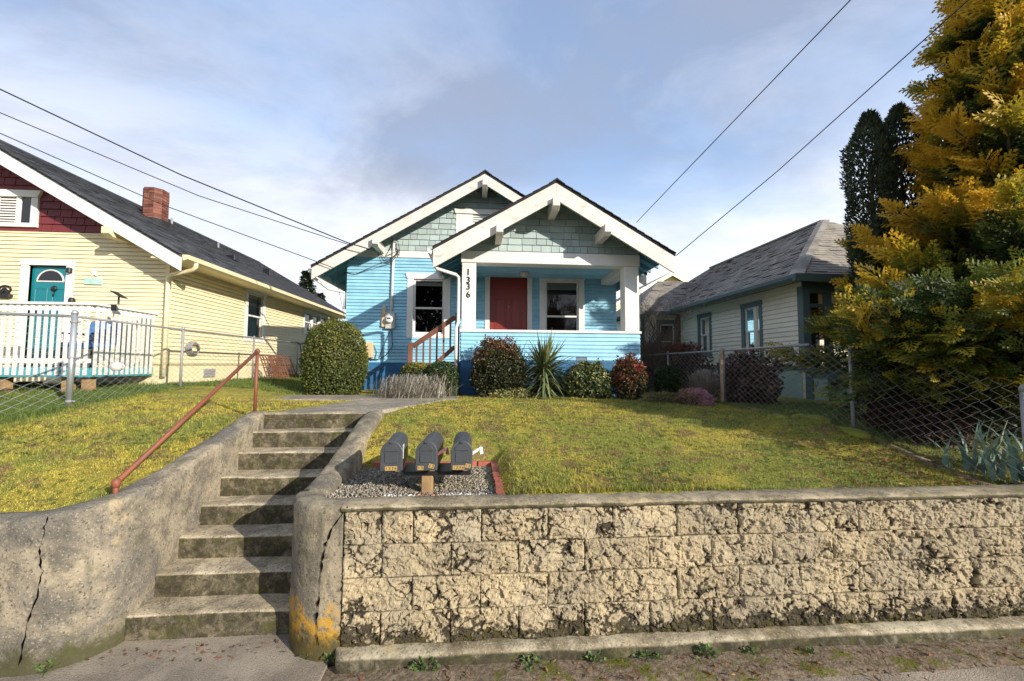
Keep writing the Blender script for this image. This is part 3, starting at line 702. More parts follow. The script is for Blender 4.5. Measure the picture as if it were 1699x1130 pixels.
def window(house, W, u0, u1, z0, z1, trim, side=0.11, top=0.13, bot=0.10, horn=0.035, sash=None, split=0.5, blind=0.0, curtain=False, name='window', glassm=None, room=1.2, n0=0.022):
    "opening u0..u1, z0..z1; flat casing, two sashes, panes, something behind the glass"
    sash = sash or trim; glassm = glassm or M['glass']
    mb = MB()
    mb.wbox(W, u0-side, u0, -0.02, n0+0.012, z0-bot, z1); mb.wbox(W, u1, u1+side, -0.02, n0+0.012, z0-bot, z1)
    mb.wbox(W, u0, u1, -0.02, n0+0.010, z0-bot, z0)
    a, b = u0-side-0.004, u1+side+0.004
    mb.prism([wp(W, a, -0.02, z1), wp(W, b, -0.02, z1), wp(W, b+horn, -0.02, z1+top), wp(W, a-horn, -0.02, z1+top)], wp(W, 0, n0+0.040, 0)-wp(W, 0, 0, 0))
    w = mb.build(name, trim, house, bevel=0.003)
    f = 0.042; zm = z0+(z1-z0)*split
    for (c, d, off) in ((zm-0.02, z1, -0.012), (z0, zm+0.02, -0.042)):
        s = MB(); s.wbox(W, u0, u0+f, off-0.028, off, c, d); s.wbox(W, u1-f, u1, off-0.028, off, c, d)
        s.wbox(W, u0+f, u1-f, off-0.028, off, c, c+f); s.wbox(W, u0+f, u1-f, off-0.028, off, d-f, d)
        s.build('sash', sash, w)
        g = MB(); p = [wp(W, u0+f, off-0.015, c+f), wp(W, u1-f, off-0.015, c+f), wp(W, u1-f, off-0.015, d-f), wp(W, u0+f, off-0.015, d-f)]
        g.add(p, [(0, 1, 2, 3)]).build('pane', glassm, w)
    rm = MB(); k = 0.5
    p = [wp(W, u0-k, -room, z0-k), wp(W, u1+k, -room, z0-k), wp(W, u1+k, -room, z1+k), wp(W, u0-k, -room, z1+k), wp(W, u0-k, -0.13, z0-k), wp(W, u1+k, -0.13, z0-k), wp(W, u1+k, -0.13, z1+k), wp(W, u0-k, -0.13, z1+k)]
    rm.add(p, [(0, 1, 2, 3), (0, 1, 5, 4), (1, 2, 6, 5), (2, 3, 7, 6), (3, 0, 4, 7)]).build('room', M['dim'], w)
    if blind:
        s = MB()
        zb = z1-blind*(z1-z0); k = int((z1-zb)/0.03)+1
        for i in range(k): s.wbox(W, u0+0.005, u1-0.005, -0.115, -0.10, z1-0.03*(i+1)+0.003, z1-0.03*i)
        s.build('blind', M['blind'], w)
    if curtain:
        n = 26; vs = []; fs = []
        for i in range(n+1):
            t = i/n; o = -0.16+0.018*math.sin(i*2.1)
            vs += [wp(W, u0-0.03+(u1-u0+0.06)*t, o, z0+(z1-z0)*(curtain-1)*1.0-0.05), wp(W, u0-0.03+(u1-u0+0.06)*t, o, z1+0.05)]
        fs = [(2*i, 2*i+2, 2*i+3, 2*i+1) for i in range(n)]
        MB().add(vs, fs).build('curtain', M['curtain'], w, True)
    return w
def hole(u0, u1, z0, z1, m=0.05): return (u0-m, u1+m, z0-m, z1+m)
def rake_roof(house, apex, half_l, half_r, slope, y0, y1, mroof, mboard, board_h=0.33, thick=0.045, name='roof'):
    "gabled roof: two slopes of shingle, a rake board at the street end, ridge cap"
    ax, az = apex; r = None; out = []
    for s, hw in ((-1, half_l), (1, half_r)):
        e = (ax+s*hw, az-slope*hw)
        o = MB().prism([(ax, y0, az), (e[0], y0, e[1]), (e[0], y0, e[1]-thick), (ax, y0, az-thick)], (0, y1-y0, 0)).build(name, mroof, house)
        out.append(o)
        b = board_h; d = 0.018
        MB().prism([(ax+s*0.001, y0+d, az-thick-0.004), (e[0]-s*0.012, y0+d, e[1]-thick-0.004+slope*0.012), (e[0]-s*0.012, y0+d, e[1]-thick-b), (ax+s*0.001, y0+d, az-thick-b)], (0, 0.04, 0)).build('rake_board', mboard, o, bevel=0.004)
        # board underside of the overhang
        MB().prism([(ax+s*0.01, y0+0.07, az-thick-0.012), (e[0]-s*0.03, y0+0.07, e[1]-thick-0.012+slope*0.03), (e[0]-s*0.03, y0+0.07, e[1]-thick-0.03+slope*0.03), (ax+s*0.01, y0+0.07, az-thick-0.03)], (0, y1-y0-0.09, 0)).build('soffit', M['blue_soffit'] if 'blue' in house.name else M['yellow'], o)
        # shingle edge tabs along the rake, each a little proud
        n = int(hw/0.16)
        mb = MB()
        for i in range(n):
            t0, t1 = i/n, (i+1)/n; j = random.uniform(0, 0.014)
            p0 = (ax+s*hw*t0, az-slope*hw*t0); p1 = (ax+s*hw*t1, az-slope*hw*t1)
            mb.prism([(p0[0], y0-0.02-j, p0[1]+0.001), (p1[0], y0-0.02-j, p1[1]+0.014), (p1[0], y0-0.02-j, p1[1]+0.001), (p0[0], y0-0.02-j, p0[1]-0.012)], (0, 0.3, 0))
        tag(mb.build('shingle_edge', mroof, o), kind='stuff')
    w = 0.13
    for k in range(3):
        yy = y0-0.03+k*0.25
        MB().prism([(ax-w, yy, az-slope*w+0.012+k*0.0004), (ax, yy, az+0.03+k*0.0004), (ax+w, yy, az-slope*w+0.012+k*0.0004), (ax+w, yy, az-slope*w-0.01), (ax, yy, az+0.004), (ax-w, yy, az-slope*w-0.01)], (0, 0.25, 0)).build('ridge_cap', mroof, out[0])
    MB().prism([(ax-w, y0+0.72, az-slope*w+0.012), (ax, y0+0.72, az+0.03), (ax+w, y0+0.72, az-slope*w+0.012), (ax+w, y0+0.72, az-slope*w-0.01), (ax, y0+0.72, az+0.004), (ax-w, y0+0.72, az-slope*w-0.01)], (0, y1-y0-0.74, 0)).build('ridge_cap', mroof, out[0])
    return out
def bracket(house, x, zt, y0, y1, w=0.13, h=0.2, mat=None):
    MB().prism([(x-w/2, y0, zt), (x-w/2, y0, zt-h*0.72), (x-w/2, y0+0.10, zt-h), (x-w/2, y1, zt-h), (x-w/2, y1, zt)], (w, 0, 0)).build('bracket', mat or M['white_worn'], house, bevel=0.006)
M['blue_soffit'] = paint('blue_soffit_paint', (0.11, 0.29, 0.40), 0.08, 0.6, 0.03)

# ------------------------------------------------------------------ blue house
YM, YP = 10.3, 8.5
bh = thing('blue_house', 'small light blue bungalow with white trim, sage gables and red door', 'house', (0.1, 10.3, 1.4))
XL, XR = -3.22, 3.46
FZ, FR = 2.08, 4.66                                     # foundation top, underside of the frieze board
Wm = FRONT(YM)
wl = [at(687, 463, YM), at(736, 554, YM)]; W1 = (wl[0].x, wl[1].x, wl[1].z, wl[0].z)
D1 = (at(813, 457, YM).x, at(875, 457, YM).x, 2.22, at(844, 457, YM).z)
w2 = [at(905, 466, YM), at(960, 560, YM)]; W2 = (w2[0].x, w2[1].x, 2.56, w2[0].z)
holes = [hole(*W1), hole(*D1), hole(*W2)]
AX, AZ, SL = 0.10, 6.655, 0.603
mw = core(bh, Wm, XL, XR, 1.3, 4.5, [W1, D1, W2], M['blue'])
MB().prism([(XL, YM+0.004, 4.5), (XR, YM+0.004, 4.5), (XR-0.2, YM+0.004, FR+0.02), (XL+0.2, YM+0.004, FR+0.02)], (0, 0.1, 0)).build('wall', M['blue'], bh)
ulim = lambda z, k: (max(XL, AX-(AZ-0.09-z)/SL), min(XR, AX+(AZ-0.09-z)/SL))[k]
siding(mw, Wm, XL, XR, FZ, FR, 0.0795, M['blue'], holes, lim=ulim)
MB().wbox(Wm, XL-0.01, -0.40, -0.1, 0.03, 1.3, FZ-0.006).build('foundation', M['blue_dark'], bh, bevel=0.008)
MB().prism([wp(Wm, ulim(FR, 0), -0.05, FR), wp(Wm, ulim(FR, 1), -0.05, FR), wp(Wm, ulim(FR+0.165, 1), -0.05, FR+0.165), wp(Wm, ulim(FR+0.165, 0), -0.05, FR+0.165)], (0, -0.085, 0)).build('frieze_board', M['white'], bh, bevel=0.004)
# side and rear walls
for X, W in ((XL, LEFTW(XL)), (XR, RIGHTW(XR))):
    sw_ = core(bh, W, YM+0.001, 20, 1.3, 4.5, [], M['blue'])
    if X > 0: siding(sw_, W, YM, 20, FZ, 4.5, 0.0795, M['blue'])
    MB().wbox(W, YM+0.03, 20, -0.1, 0.03, 1.3, FZ-0.006).build('foundation', M['blue_dark'], bh)
MB().box(XL, XR, 19.9, 20, 1.3, 4.5).build('wall', M['blue'], bh)
MB().box(XL+0.12, XR-0.12, YM+0.05, 19.9, 4.30, 4.36).build('ceiling', M['dim'], bh)
# main gable
AX, AZ, SL = 0.10, 6.655, 0.603
gw = MB().prism([(ulim(FR+0.1, 0)+0.03, YM, FR+0.1), (ulim(FR+0.1, 1)-0.03, YM, FR+0.1), (AX, YM, AZ-0.12)], (0, 0.1, 0)).build('gable_wall', M['sage'], bh)
v0 = at(757, 347, YM); v1 = at(850, 378, YM)
VW = (v0.x+0.12, v0.x+1.05, 5.2, v0.z-0.1)
gable_shingles(gw, Wm, XL, XR, FR+0.168, AX, AZ-0.075, SL, 0.142, M['sage'], [(v0.x, v0.x+1.3, 4.8, v0.z+0.02)], seed=4)
gv = MB()
gv.wbox(Wm, v0.x, v0.x+0.12, 0, 0.03, 4.83, v0.z-0.12); gv.wbox(Wm, v0.x+1.15, v0.x+1.3, 0, 0.03, 4.83, v0.z-0.12)
gv.prism([wp(Wm, v0.x-0.02, 0, v0.z-0.12), wp(Wm, v0.x+1.32, 0, v0.z-0.12), wp(Wm, v0.x+1.36, 0, v0.z), wp(Wm, v0.x-0.05, 0, v0.z)], (0, -0.055, 0))
gv.wbox(Wm, v0.x+0.12, v0.x+0.42, 0, 0.026, 4.83, v0.z-0.12)
gvo = gv.build('gable_vent', M['white'], bh, bevel=0.003)
for i in range(8): MB().prism([wp(Wm, v0.x+0.42, 0.004, v0.z-0.16-i*0.06), wp(Wm, v0.x+0.42, 0.026, v0.z-0.19-i*0.06), wp(Wm, v0.x+0.42, 0.004, v0.z-0.2-i*0.06)], (0.73, 0, 0)).build('louver', M['white'], gvo)
HL = 3.95
rf = rake_roof(bh, (AX, AZ), HL, HL, SL, 9.70, 20.5, M['roof_black'], M['white_worn'], 0.27)
bracket(bh, AX, AZ-0.20, 9.60, YM, 0.13, 0.24)
pb_ = at(622, 398, 9.6); bracket(bh, pb_.x, pb_.z+0.06, 9.60, YM, 0.13, 0.20)
bracket(bh, 2*AX-pb_.x, pb_.z+0.06, 9.60, YM, 0.13, 0.20)
# rafter tails and gutter at the left eave, seen under the rake board
zt = AZ-SL*HL
for i in range(15):
    y = 10.35+i*0.62
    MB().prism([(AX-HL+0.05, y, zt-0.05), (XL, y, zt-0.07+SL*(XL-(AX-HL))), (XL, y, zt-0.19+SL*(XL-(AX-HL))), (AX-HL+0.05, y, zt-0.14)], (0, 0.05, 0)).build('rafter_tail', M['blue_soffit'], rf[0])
MB().prism([(AX-HL-0.01, 9.82, zt-0.04), (AX-HL-0.11, 9.82, zt-0.04), (AX-HL-0.10, 9.82, zt-0.12), (AX-HL-0.02, 9.82, zt-0.14)], (0, 10.6, 0)).build('gutter', M['white'], rf[0])
MB().tube([(AX-HL-0.06, 9.95, zt-0.13), (AX-HL-0.06, 9.95, zt-0.2), (AX-HL+0.2, 10.28, zt-0.42), (XL-0.06, 10.36, zt-0.5), (XL-0.06, 10.36, zt-0.9)], 0.035, 8).build('downspout', M['white'], rf[0], True)

# porch
PX0, PX1 = -0.37, 3.36
Wp = FRONT(YP)
PF, RAIL = 2.115, 2.70
po = MB().wbox(Wp, PX0, PX1, -0.22, -0.004, 1.3, RAIL).build('porch_wall', M['blue'], bh)
siding(po, Wp, PX0, PX1, PF+0.02, RAIL, 0.0795, M['blue'], [(2.0, 2.23, PF, PF+0.09)])
for X, W in ((PX0, LEFTW(PX0)), (PX1, RIGHTW(PX1))):
    o = MB().wbox(W, YP+0.01, YM-0.03 if X > 0 else YP+0.42, -0.2, -0.004, 1.3, RAIL).build('porch_wall', M['blue'], bh)
    siding(o, W, YP, YM-0.03 if X > 0 else YP+0.42, PF+0.02, RAIL, 0.0795, M['blue'])
MB().wbox(Wp, PX0-0.012, PX1+0.012, -0.1, 0.030, 1.28, PF).build('foundation', M['blue_dark'], bh, bevel=0.006)
MB().box(PX1-0.05, PX1+0.03, YP+0.01, YM, 1.28, PF-0.003).build('foundation', M['blue_dark'], bh)
MB().box(PX0-0.03, PX0+0.05, YP+0.01, YM, 1.28, PF-0.003).build('foundation', M['blue_dark'], bh)
vent = MB().wbox(Wp, 2.0, 2.23, -0.01, 0.012, PF+0.012, PF+0.085).build('foundation_vent', M['blue_dark'], bh)
for i in range(4): MB().wbox(Wp, 2.01, 2.22, 0.012, 0.018, PF+0.02+i*0.016, PF+0.026+i*0.016).build('vent_slat', M['greybox'], vent)
MB().box(PX0+0.02, PX1-0.02, YP+0.05, YM-0.01, 2.09, 2.12).build('porch_floor', M['greybox'], bh)
MB().box(PX0-0.035, PX1+0.035, YP-0.04, YP+0.30, RAIL, RAIL+0.055).build('porch_rail', M['white'], bh, bevel=0.006)
MB().box(PX1-0.27, PX1+0.033, YP+0.30, YM-0.04, RAIL, RAIL+0.053).build('porch_rail', M['white'], bh, bevel=0.006)
CT = 4.135
for x0, x1 in ((PX0, PX0+0.29), (PX1-0.31, PX1)):
    MB().box(x0, x1, YP-0.01, YP+0.28, RAIL+0.055, CT).build('column', M['white'], bh, bevel=0.008)
MB().box(PX0-0.02, PX1+0.02, YP-0.03, YP+0.27, CT, CT+0.245).build('porch_beam', M['white'], bh, bevel=0.008)
MB().box(PX1-0.30, PX1+0.01, YP+0.271, YM-0.035, CT-0.06, CT+0.2).build('porch_beam', M['white'], bh, bevel=0.008)
MB().box(PX0, PX0+0.27, YP+0.271, YM-0.035, CT-0.06, CT+0.2).build('porch_beam', M['white'], bh, bevel=0.008)
pc = MB().box(PX0+0.27, PX1-0.3, YP+0.272, YM-0.04, CT+0.09, CT+0.11).build('porch_ceiling', M['blue'], bh)
for i in range(22): MB().box(PX0+0.28, PX1-0.31, YP+0.29+i*0.066, YP+0.29+i*0.066+0.061, CT+0.080, CT+0.0885).build('ceiling_board', M['blue'], pc)
# door
W_ = Wm; u0, u1, z0, z1 = D1
dm = MB(); sd = 0.12
dm.wbox(W_, u0-sd, u0, -0.1, 0.034, z0-0.1, z1); dm.wbox(W_, u1, u1+sd, -0.1, 0.034, z0-0.1, z1)
dm.prism([wp(W_, u0-sd-0.004, -0.02, z1), wp(W_, u1+sd+0.004, -0.02, z1), wp(W_, u1+sd+0.05, -0.02, z1+0.14), wp(W_, u0-sd-0.05, -0.02, z1+0.14)], (0, -0.064, 0))
dm.build('door_casing', M['white'], bh, bevel=0.003)
door = MB().wbox(W_, u0, u1, -0.095, -0.055, z0-0.1, z1).build('door', M['red_door'], bh)
dw = u1-u0
for (a, b, c, d) in ((0.14, 0.45, 0.44, 0.91), (0.55, 0.86, 0.44, 0.91), (0.14, 0.45, 0.06, 0.36), (0.55, 0.86, 0.06, 0.36)):
    pa, pb2, pz, pd = u0+dw*a, u0+dw*b, z0+2.03*c*0.80, z0+2.03*d*0.80
    f = MB()
    for q in ((pa, pb2, pz, pz+0.025), (pa, pb2, pd-0.025, pd), (pa, pa+0.025, pz+0.025, pd-0.025), (pb2-0.025, pb2, pz+0.025, pd-0.025)): f.wbox(W_, q[0], q[1], -0.056, -0.043, q[2], q[3])
    f.wbox(W_, pa+0.05, pb2-0.05, -0.056, -0.047, pz+0.05, pd-0.05)
    f.build('door_panel', M['red_door'], door, bevel=0.005)
for zz_ in (z0+0.46, z0+0.62): MB().lathe((u1-0.075, YM+0.055, zz_), [(0.03, 0), (0.03, 0.008), (0.014, 0.014), (0.014, 0.04), (0.028, 0.05), (0.03, 0.065), (0.012, 0.078)], 12, 'y').build('handle', M['chrome'], door, True)
MB().lathe(((u0+u1)/2, YM+0.056, z0+1.27), [(0.012, 0), (0.012, 0.006), (0.004, 0.008)], 10, 'y').build('peephole', M['chrome'], door, True)
window(bh, Wm, *W1, M['white'], 0.155, 0.15, 0.105, 0.05, split=0.47, blind=0.10)
window(bh, Wm, *W2, M['white'], 0.15, 0.17, 0.10, 0.05, split=0.44, blind=0.12)
pl = at(870, 447, 9.6)
lt = thing('porch_light', 'small bronze ceiling light under the porch roof before the red door', 'light', (pl.x, 9.6, CT+0.02))
MB().lathe((pl.x, 9.6, CT+0.02), [(0.10, 0.058), (0.105, 0.02), (0.09, -0.03), (0.05, -0.06), (0.01, -0.07)], 8).build('shade', M['greybox'], lt)
MB().lathe((pl.x, 9.6, CT+0.068), [(0.12, 0.0), (0.125, 0.008), (0.1, 0.011)], 12).build('base', M['galv_old'], lt)
# porch gable and roof
PAX, PAZ, PSL = 1.49, 5.685, 0.588
pg = MB().prism([(PX0, YP, CT+0.2), (PX1, YP, CT+0.2), (PX1, YP, PAZ-0.1-PSL*(PX1-PAX)), (PAX, YP, PAZ-0.1), (PX0, YP, PAZ-0.1-PSL*(PAX-PX0))], (0, 0.1, 0)).build('gable_wall', M['sage'], bh)
gable_shingles(pg, Wp, PX0, PX1, CT+0.248, PAX, PAZ-0.075, PSL, 0.142, M['sage'], seed=9)
pr = rake_roof(bh, (PAX, PAZ), 2.40, 2.40, PSL, 7.90, YM-0.01, M['roof_black'], M['white_worn'], 0.355)
bracket(bh, PAX-0.02, 5.31, 7.82, YP, 0.14, 0.24)
for x in (829, 1008):
    q = at(x, 374, 7.85); bracket(bh, q.x, q.z+0.02, 7.80, YP, 0.135, 0.22)
pz = PAZ-PSL*2.40
for s in (-1, 1):
    for i in range(5):
        y = 8.62+i*0.40; e = PAX+s*2.36; wl_ = PX0 if s < 0 else PX1
        zi = PAZ-0.075-PSL*abs(wl_-PAX); ze = PAZ-0.075-PSL*2.36
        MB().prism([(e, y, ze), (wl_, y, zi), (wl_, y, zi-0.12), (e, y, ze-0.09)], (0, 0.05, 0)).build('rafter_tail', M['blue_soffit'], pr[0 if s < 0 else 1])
# gutter and downspout on the left of the porch
gx_ = PAX-2.40
MB().prism([(gx_-0.0, 7.94, pz-0.03), (gx_-0.10, 7.94, pz-0.03), (gx_-0.09, 7.94, pz-0.10), (gx_-0.02, 7.94, pz-0.13)], (0, 2.2, 0)).build('gutter', M['white'], pr[0])
MB().tube([(gx_+0.02, 8.0, pz-0.12), (gx_+0.03, 8.02, pz-0.33), (gx_+0.07, 8.08, pz-0.38), (PX0-0.12, 8.38, pz-0.42), (PX0-0.065, 8.43, pz-0.46), (PX0-0.06, 8.44, pz-0.6), (PX0-0.06, 8.44, RAIL+0.2), (PX0-0.095, 8.40, RAIL+0.08), (PX0-0.095, 8.40, 1.75)], 0.034, 8).build('downspout', M['white'], pr[0], True)
MB().tube([(PX0-0.095, 8.40, 1.76), (PX0-0.095, 8.40, 1.46), (PX0-0.2, 8.34, 1.44), (PX0-0.75, 8.2, 1.435)], 0.045, 8).build('drain_pipe', M['greybox'], pr[0], True)
# house numbers on the left column, one above another
for ch, py in zip('1336', (452, 465, 476, 489)):
    q = at(777, py, YP-0.012)
    me = text_mesh(ch, 0.185, 0.006); me.materials.append(M['number'])
    o = shared('house_number', me, bh, (q.x, YP-0.018, q.z), (R(90), 0, 0))
# wooden stair to the porch with its rail
sr = thing('porch_stair', 'brown wooden porch stair with slatted handrail below the left window', 'stair', (-1.0, 9.0, 1.42))
for i in range(4):
    z = 1.42+0.17*(i+1); x = -1.55+0.28*i
    MB().box(x, x+0.30, 8.95, 10.0, z-0.035, z).build('tread', M['brown_wood'], sr, bevel=0.004)
    MB().box(x+0.02, x+0.045, 8.96, 9.99, z-0.17, z-0.036).build('riser', M['brown_wood'], sr)
a = at(683, 571, 8.85); b = at(757, 524, 8.85); ya = 8.85
MB().box(a.x-0.07, a.x+0.02, ya-0.045, ya+0.045, 1.4, a.z+0.03).build('newel_post', M['brown_wood'], sr, bevel=0.006)
MB().box(b.x-0.02, b.x+0.07, ya-0.045, ya+0.045, 1.4, b.z+0.06).build('newel_post', M['brown_wood'], sr, bevel=0.006)
MB().bar((a.x+0.02, ya, a.z-0.05), (b.x-0.02, ya, b.z-0.03), 0.05, 0.10).build('handrail', M['brown_wood'], sr, bevel=0.005)
lo0, lo1 = (a.x+0.02, ya, a.z-0.84), (b.x-0.02, ya, b.z-0.66)
MB().bar(lo0, lo1, 0.045, 0.085).build('bottom_rail', M['brown_wood'], sr, bevel=0.005)
for i in range(6):
    t = (i+0.75)/6.6; x = a.x+(b.x-a.x)*t
    MB().box(x-0.018, x+0.018, ya-0.018, ya+0.018, lo0[2]+(lo1[2]-lo0[2])*t, a.z-0.05+(b.z-a.z+0.02)*t).build('baluster', M['brown_wood'], sr)

# electric service: mast, meter, boxes, cables
q0 = at(655, 402, YM-0.06); q1 = at(649, 521, YM-0.06)
em = thing('electric_meter', 'grey round-faced electric meter with white conduit mast on blue siding', 'meter', (q1.x, YM-0.02, q1.z-0.3))
MB().tube([(q1.x, YM-0.055, q1.z-0.02), (q0.x-0.02, YM-0.055, q0.z)], 0.030, 10).build('conduit', M['white'], em, True)
MB().lathe((q0.x-0.02, YM-0.06, q0.z), [(0.03, -0.02), (0.045, 0.0), (0.05, 0.05), (0.03, 0.09), (0.002, 0.10)], 10).build('weatherhead', M['galv_old'], em, True)
m0 = at(641, 519, YM); m1 = at(656, 546, YM)
mbx = MB().wbox(Wm, m0.x, m1.x, 0.016, 0.11, m1.z, m0.z).build('meter_box', M['greybox'], em, bevel=0.008)
mc = at(648, 531, YM)
MB().lathe((mc.x, YM-0.108, mc.z), [(0.095, 0), (0.095, 0.02), (0.085, 0.03), (0.082, 0.07), (0.06, 0.088), (0.005, 0.092)], 18, 'y').build('dial', M['white'], mbx, True)
MB().wbox(Wm, mc.x-0.045, mc.x+0.045, 0.201, 0.204, mc.z+0.005, mc.z+0.04).build('display', M['number'], mbx)
b0 = at(634.5, 508, YM); b1 = at(641, 543, YM)
MB().wbox(Wm, b0.x, b1.x-0.01, 0.016, 0.08, b1.z, b1.z+0.26).build('junction_box', M['beige'], em, bevel=0.01)
MB().wbox(Wm, b0.x+0.01, b1.x-0.005, 0.016, 0.07, b1.z+0.262, b0.z).build('junction_box', M['beige'], em, bevel=0.02)
c0 = at(602, 568, YM-0.05); c1 = at(619, 594, YM-0.05)
ub = thing('utility_box', 'beige cable company box low on the blue wall beside the egg shaped bush', 'utility box', (c0.x, YM, c1.z))
MB().wbox(Wm, c0.x, c1.x, 0.016, 0.13, c1.z, c0.z).build('case', M['beige'], ub, bevel=0.012)
MB().wbox(Wm, c0.x+0.02, c1.x-0.02, 0.131, 0.135, c1.z+0.02, c1.z+0.17).build('cover', M['beige'], ub, bevel=0.003)
def cable(name, pts, r, label=None, cat=None, parent=None, mat=None, sag=0.0, n=18, group=None):
    P3 = [Vector(p) for p in pts]; out = []
    for a_, b_ in zip(P3[:-1], P3[1:]):
        for i in range(n):
            t = i/n; out.append(a_.lerp(b_, t)-Vector((0, 0, sag*4*t*(1-t))))
    out.append(P3[-1])
    o = MB().tube(out, r, 6).build(name, mat or M['cable'], parent, True)
    return tag(o, label, cat, group) if label else o
yy = YM-0.04
cable('cable', [at(650, 548, yy), at(651, 575, yy), at(640, 590, yy), at(626, 597, yy), at(612, 597, yy)], 0.008, parent=em)
cable('cable', [at(648, 548, yy), at(634, 580, yy), at(629, 594, yy)], 0.006, parent=em)
cable('cable', [at(620, 572, yy), at(625, 585, yy), at(622, 596, yy), at(606, 598, yy)], 0.007, parent=ub)
cable('cable', [at(604, 600, yy), at(612, 615, yy), at(625, 618, yy), at(632, 606, yy)], 0.008, parent=ub, mat=M['galv_old'])
# service drops from the left
hook = at(628, 418, 9.58)
cable('power_line', [at(-260, 60, 7.2), at(0, 148, 7.9), at(300, 290, 9.0), at(575, 402, 9.55), hook], 0.013, 'thick black twisted service cable sagging from upper left to the blue house', 'power line', group='service drops')
cable('power_line', [at(-260, 95, 7.2), at(0, 187, 7.9), at(330, 325, 9.2), at(585, 408, 9.6)], 0.009, 'thin middle wire below the thick cable, reaching the blue rake board', 'power line', group='service drops')
cable('power_line', [at(-260, 128, 7.2), at(0, 221, 7.9), at(270, 340, 9.0), at(520, 432, 9.66), at(557, 446, 9.66)], 0.009, 'lowest thin wire on the left, passing the brick chimney', 'power line', group='service drops')
for dx, dy, e in ((0, 0, (640, 425)), (3, 4, (655, 412)), (-2, 6, (660, 400)), (4, -2, (662, 425))):
    cable('cable', [hook+Vector((0.01*dx, 0, 0)), at(635+dx, 432+dy, YM-0.12), at(648+dx, 430+dy, YM-0.10), at(663, 415, YM-0.1), at(*e, YM-0.07), at(654, 400, YM-0.06)], 0.007, parent=em, n=6)
cable('cable', [at(557, 446, 9.66), at(562, 480, 9.9), at(572, 530, 10.2), at(575, 600, YM-0.02)], 0.005, parent=em)
cable('power_line', [at(1411, 0, 5.0)+Vector((1.5, -1.3, 1.6)), at(1411, 0, 5.0), at(1120, 302, 8.2), at(1056, 369, 10.5)], 0.008, 'thin wire crossing the sky from top right down to the blue roof', 'power line', group='wires on the right')
cable('power_line', [at(1607, 0, 4.6)+Vector((1.5, -1.3, 1.5)), at(1607, 0, 4.6), at(1290, 284, 6.8), at(1122, 424, 7.98)], 0.008, 'thin wire running past the golden conifer to the right porch eave', 'power line', group='wires on the right')

# ------------------------------------------------------------------ roofs of shingle tabs
def roof_tabs(parent, P, e, tw, mat, keep=300, rank=None, seed=1, curl=0.0):
    "P: corners (eave a, eave b, ridge b, ridge a); rows of tabs, the largest in view as single parts, the rest joined"
    a, b, c, d = [Vector(p) for p in P]; rr = random.Random(seed)
    vdir = ((d+c)/2-(a+b)/2); udir = (b-a).normalized(); vdir = (vdir-udir*vdir.dot(udir)); Lv = vdir.length; vdir.normalize()
    nrm = udir.cross(vdir).normalized()
    if nrm.z < 0: nrm = -nrm
    ua0, ub0 = 0.0, (b-a).dot(udir); ud, uc = (d-a).dot(udir), (c-a).dot(udir)
    tabs = []; n = int(Lv/e)
    for i in range(n):
        t = (i+0.5)/n; lo = ua0+(ud-ua0)*t; hi = ub0+(uc-ub0)*t; v = i*Lv/n; u = lo-rr.random()*tw
        while u < hi:
            w = tw*rr.uniform(0.85, 1.15); p, q = max(u, lo), min(u+w, hi)
            if q-p > 0.03: tabs.append((p, q, v, Lv/n))
            u += w
    cam0 = Vector((0, 0, CAMZ))
    def ctr(t): return a+udir*((t[0]+t[1])/2)+vdir*(t[2]+t[3]/2)
    tabs.sort(key=lambda t: (ctr(t)-cam0).length if rank is None else rank(ctr(t)))
    def tabgeo(mb, t):
        p, q, v, ee = t; g = 0.004; lift = 0.016+(rr.random()**6)*curl+rr.random()*0.004
        f = [(p+g, v-0.012, lift), (q-g, v-0.012, lift+rr.uniform(-.002, .002)), (q-g, v+ee+0.02, 0.004), (p+g, v+ee+0.02, 0.004)]
        top = [a+udir*x+vdir*y+nrm*z for x, y, z in f]; bot = [x-nrm*0.010 for x in top]
        mb.add(top+bot, [(0, 1, 2, 3), (7, 6, 5, 4), (0, 4, 5, 1), (1, 5, 6, 2), (3, 2, 6, 7), (0, 3, 7, 4)])
    for t in tabs[:keep]: mb = MB(); tabgeo(mb, t); mb.build('shingle', mat, parent)
    if tabs[keep:]:
        mb = MB()
        for t in tabs[keep:]: tabgeo(mb, t)
        tag(mb.build('shingle_field', mat, parent), kind='stuff')

# ------------------------------------------------------------------ yellow house
YX, YY = -6.10, 8.60
yh = thing('yellow_house', 'pale yellow clapboard house with maroon gable and teal door', 'house', (-8.5, 9, 1.6))
Wy, Ws = FRONT(YY), RIGHTW(YX)
SK, FRY = 2.04, 4.53
ud0, ud1 = at(50, 440, YY).x, at(113, 440, YY).x; dz1 = 3.90
YD = (ud0, ud1, 1.95, dz1)
YAX, YSL = -9.70, 0.589; YAZ = 4.07+YSL*(9.70-5.56)
ylim = lambda z, k: (-11.2, min(YX, YAX+(YAZ-0.09-z)/YSL))[k]
yf = core(yh, Wy, -13.3, YX, 1.3, 4.25, [YD], M['yellow'])
MB().prism([(-13.3, YY+0.004, 4.25), (YX, YY+0.004, 4.25), (ylim(FRY, 1)-0.02, YY+0.004, FRY), (-13.0, YY+0.004, FRY)], (0, 0.1, 0)).build('wall', M['yellow'], yh)
siding(yf, Wy, -11.2, YX, SK, FRY, 0.0815, M['yellow'], [hole(*YD)], lim=ylim)
SW1 = (11.62, 12.18, 2.72, 4.02); SW2 = (14.95, 17.05, 3.2, 3.95)
s1 = [atX(411, 489, YX), atX(434, 560, YX)]; SW1 = (s1[0].y, s1[1].y, 2.72, 3.92)
s2 = [atX(505, 518, YX), atX(541, 520, YX)]; SW2 = (s2[0].y, s2[1].y, 3.18, 3.86)
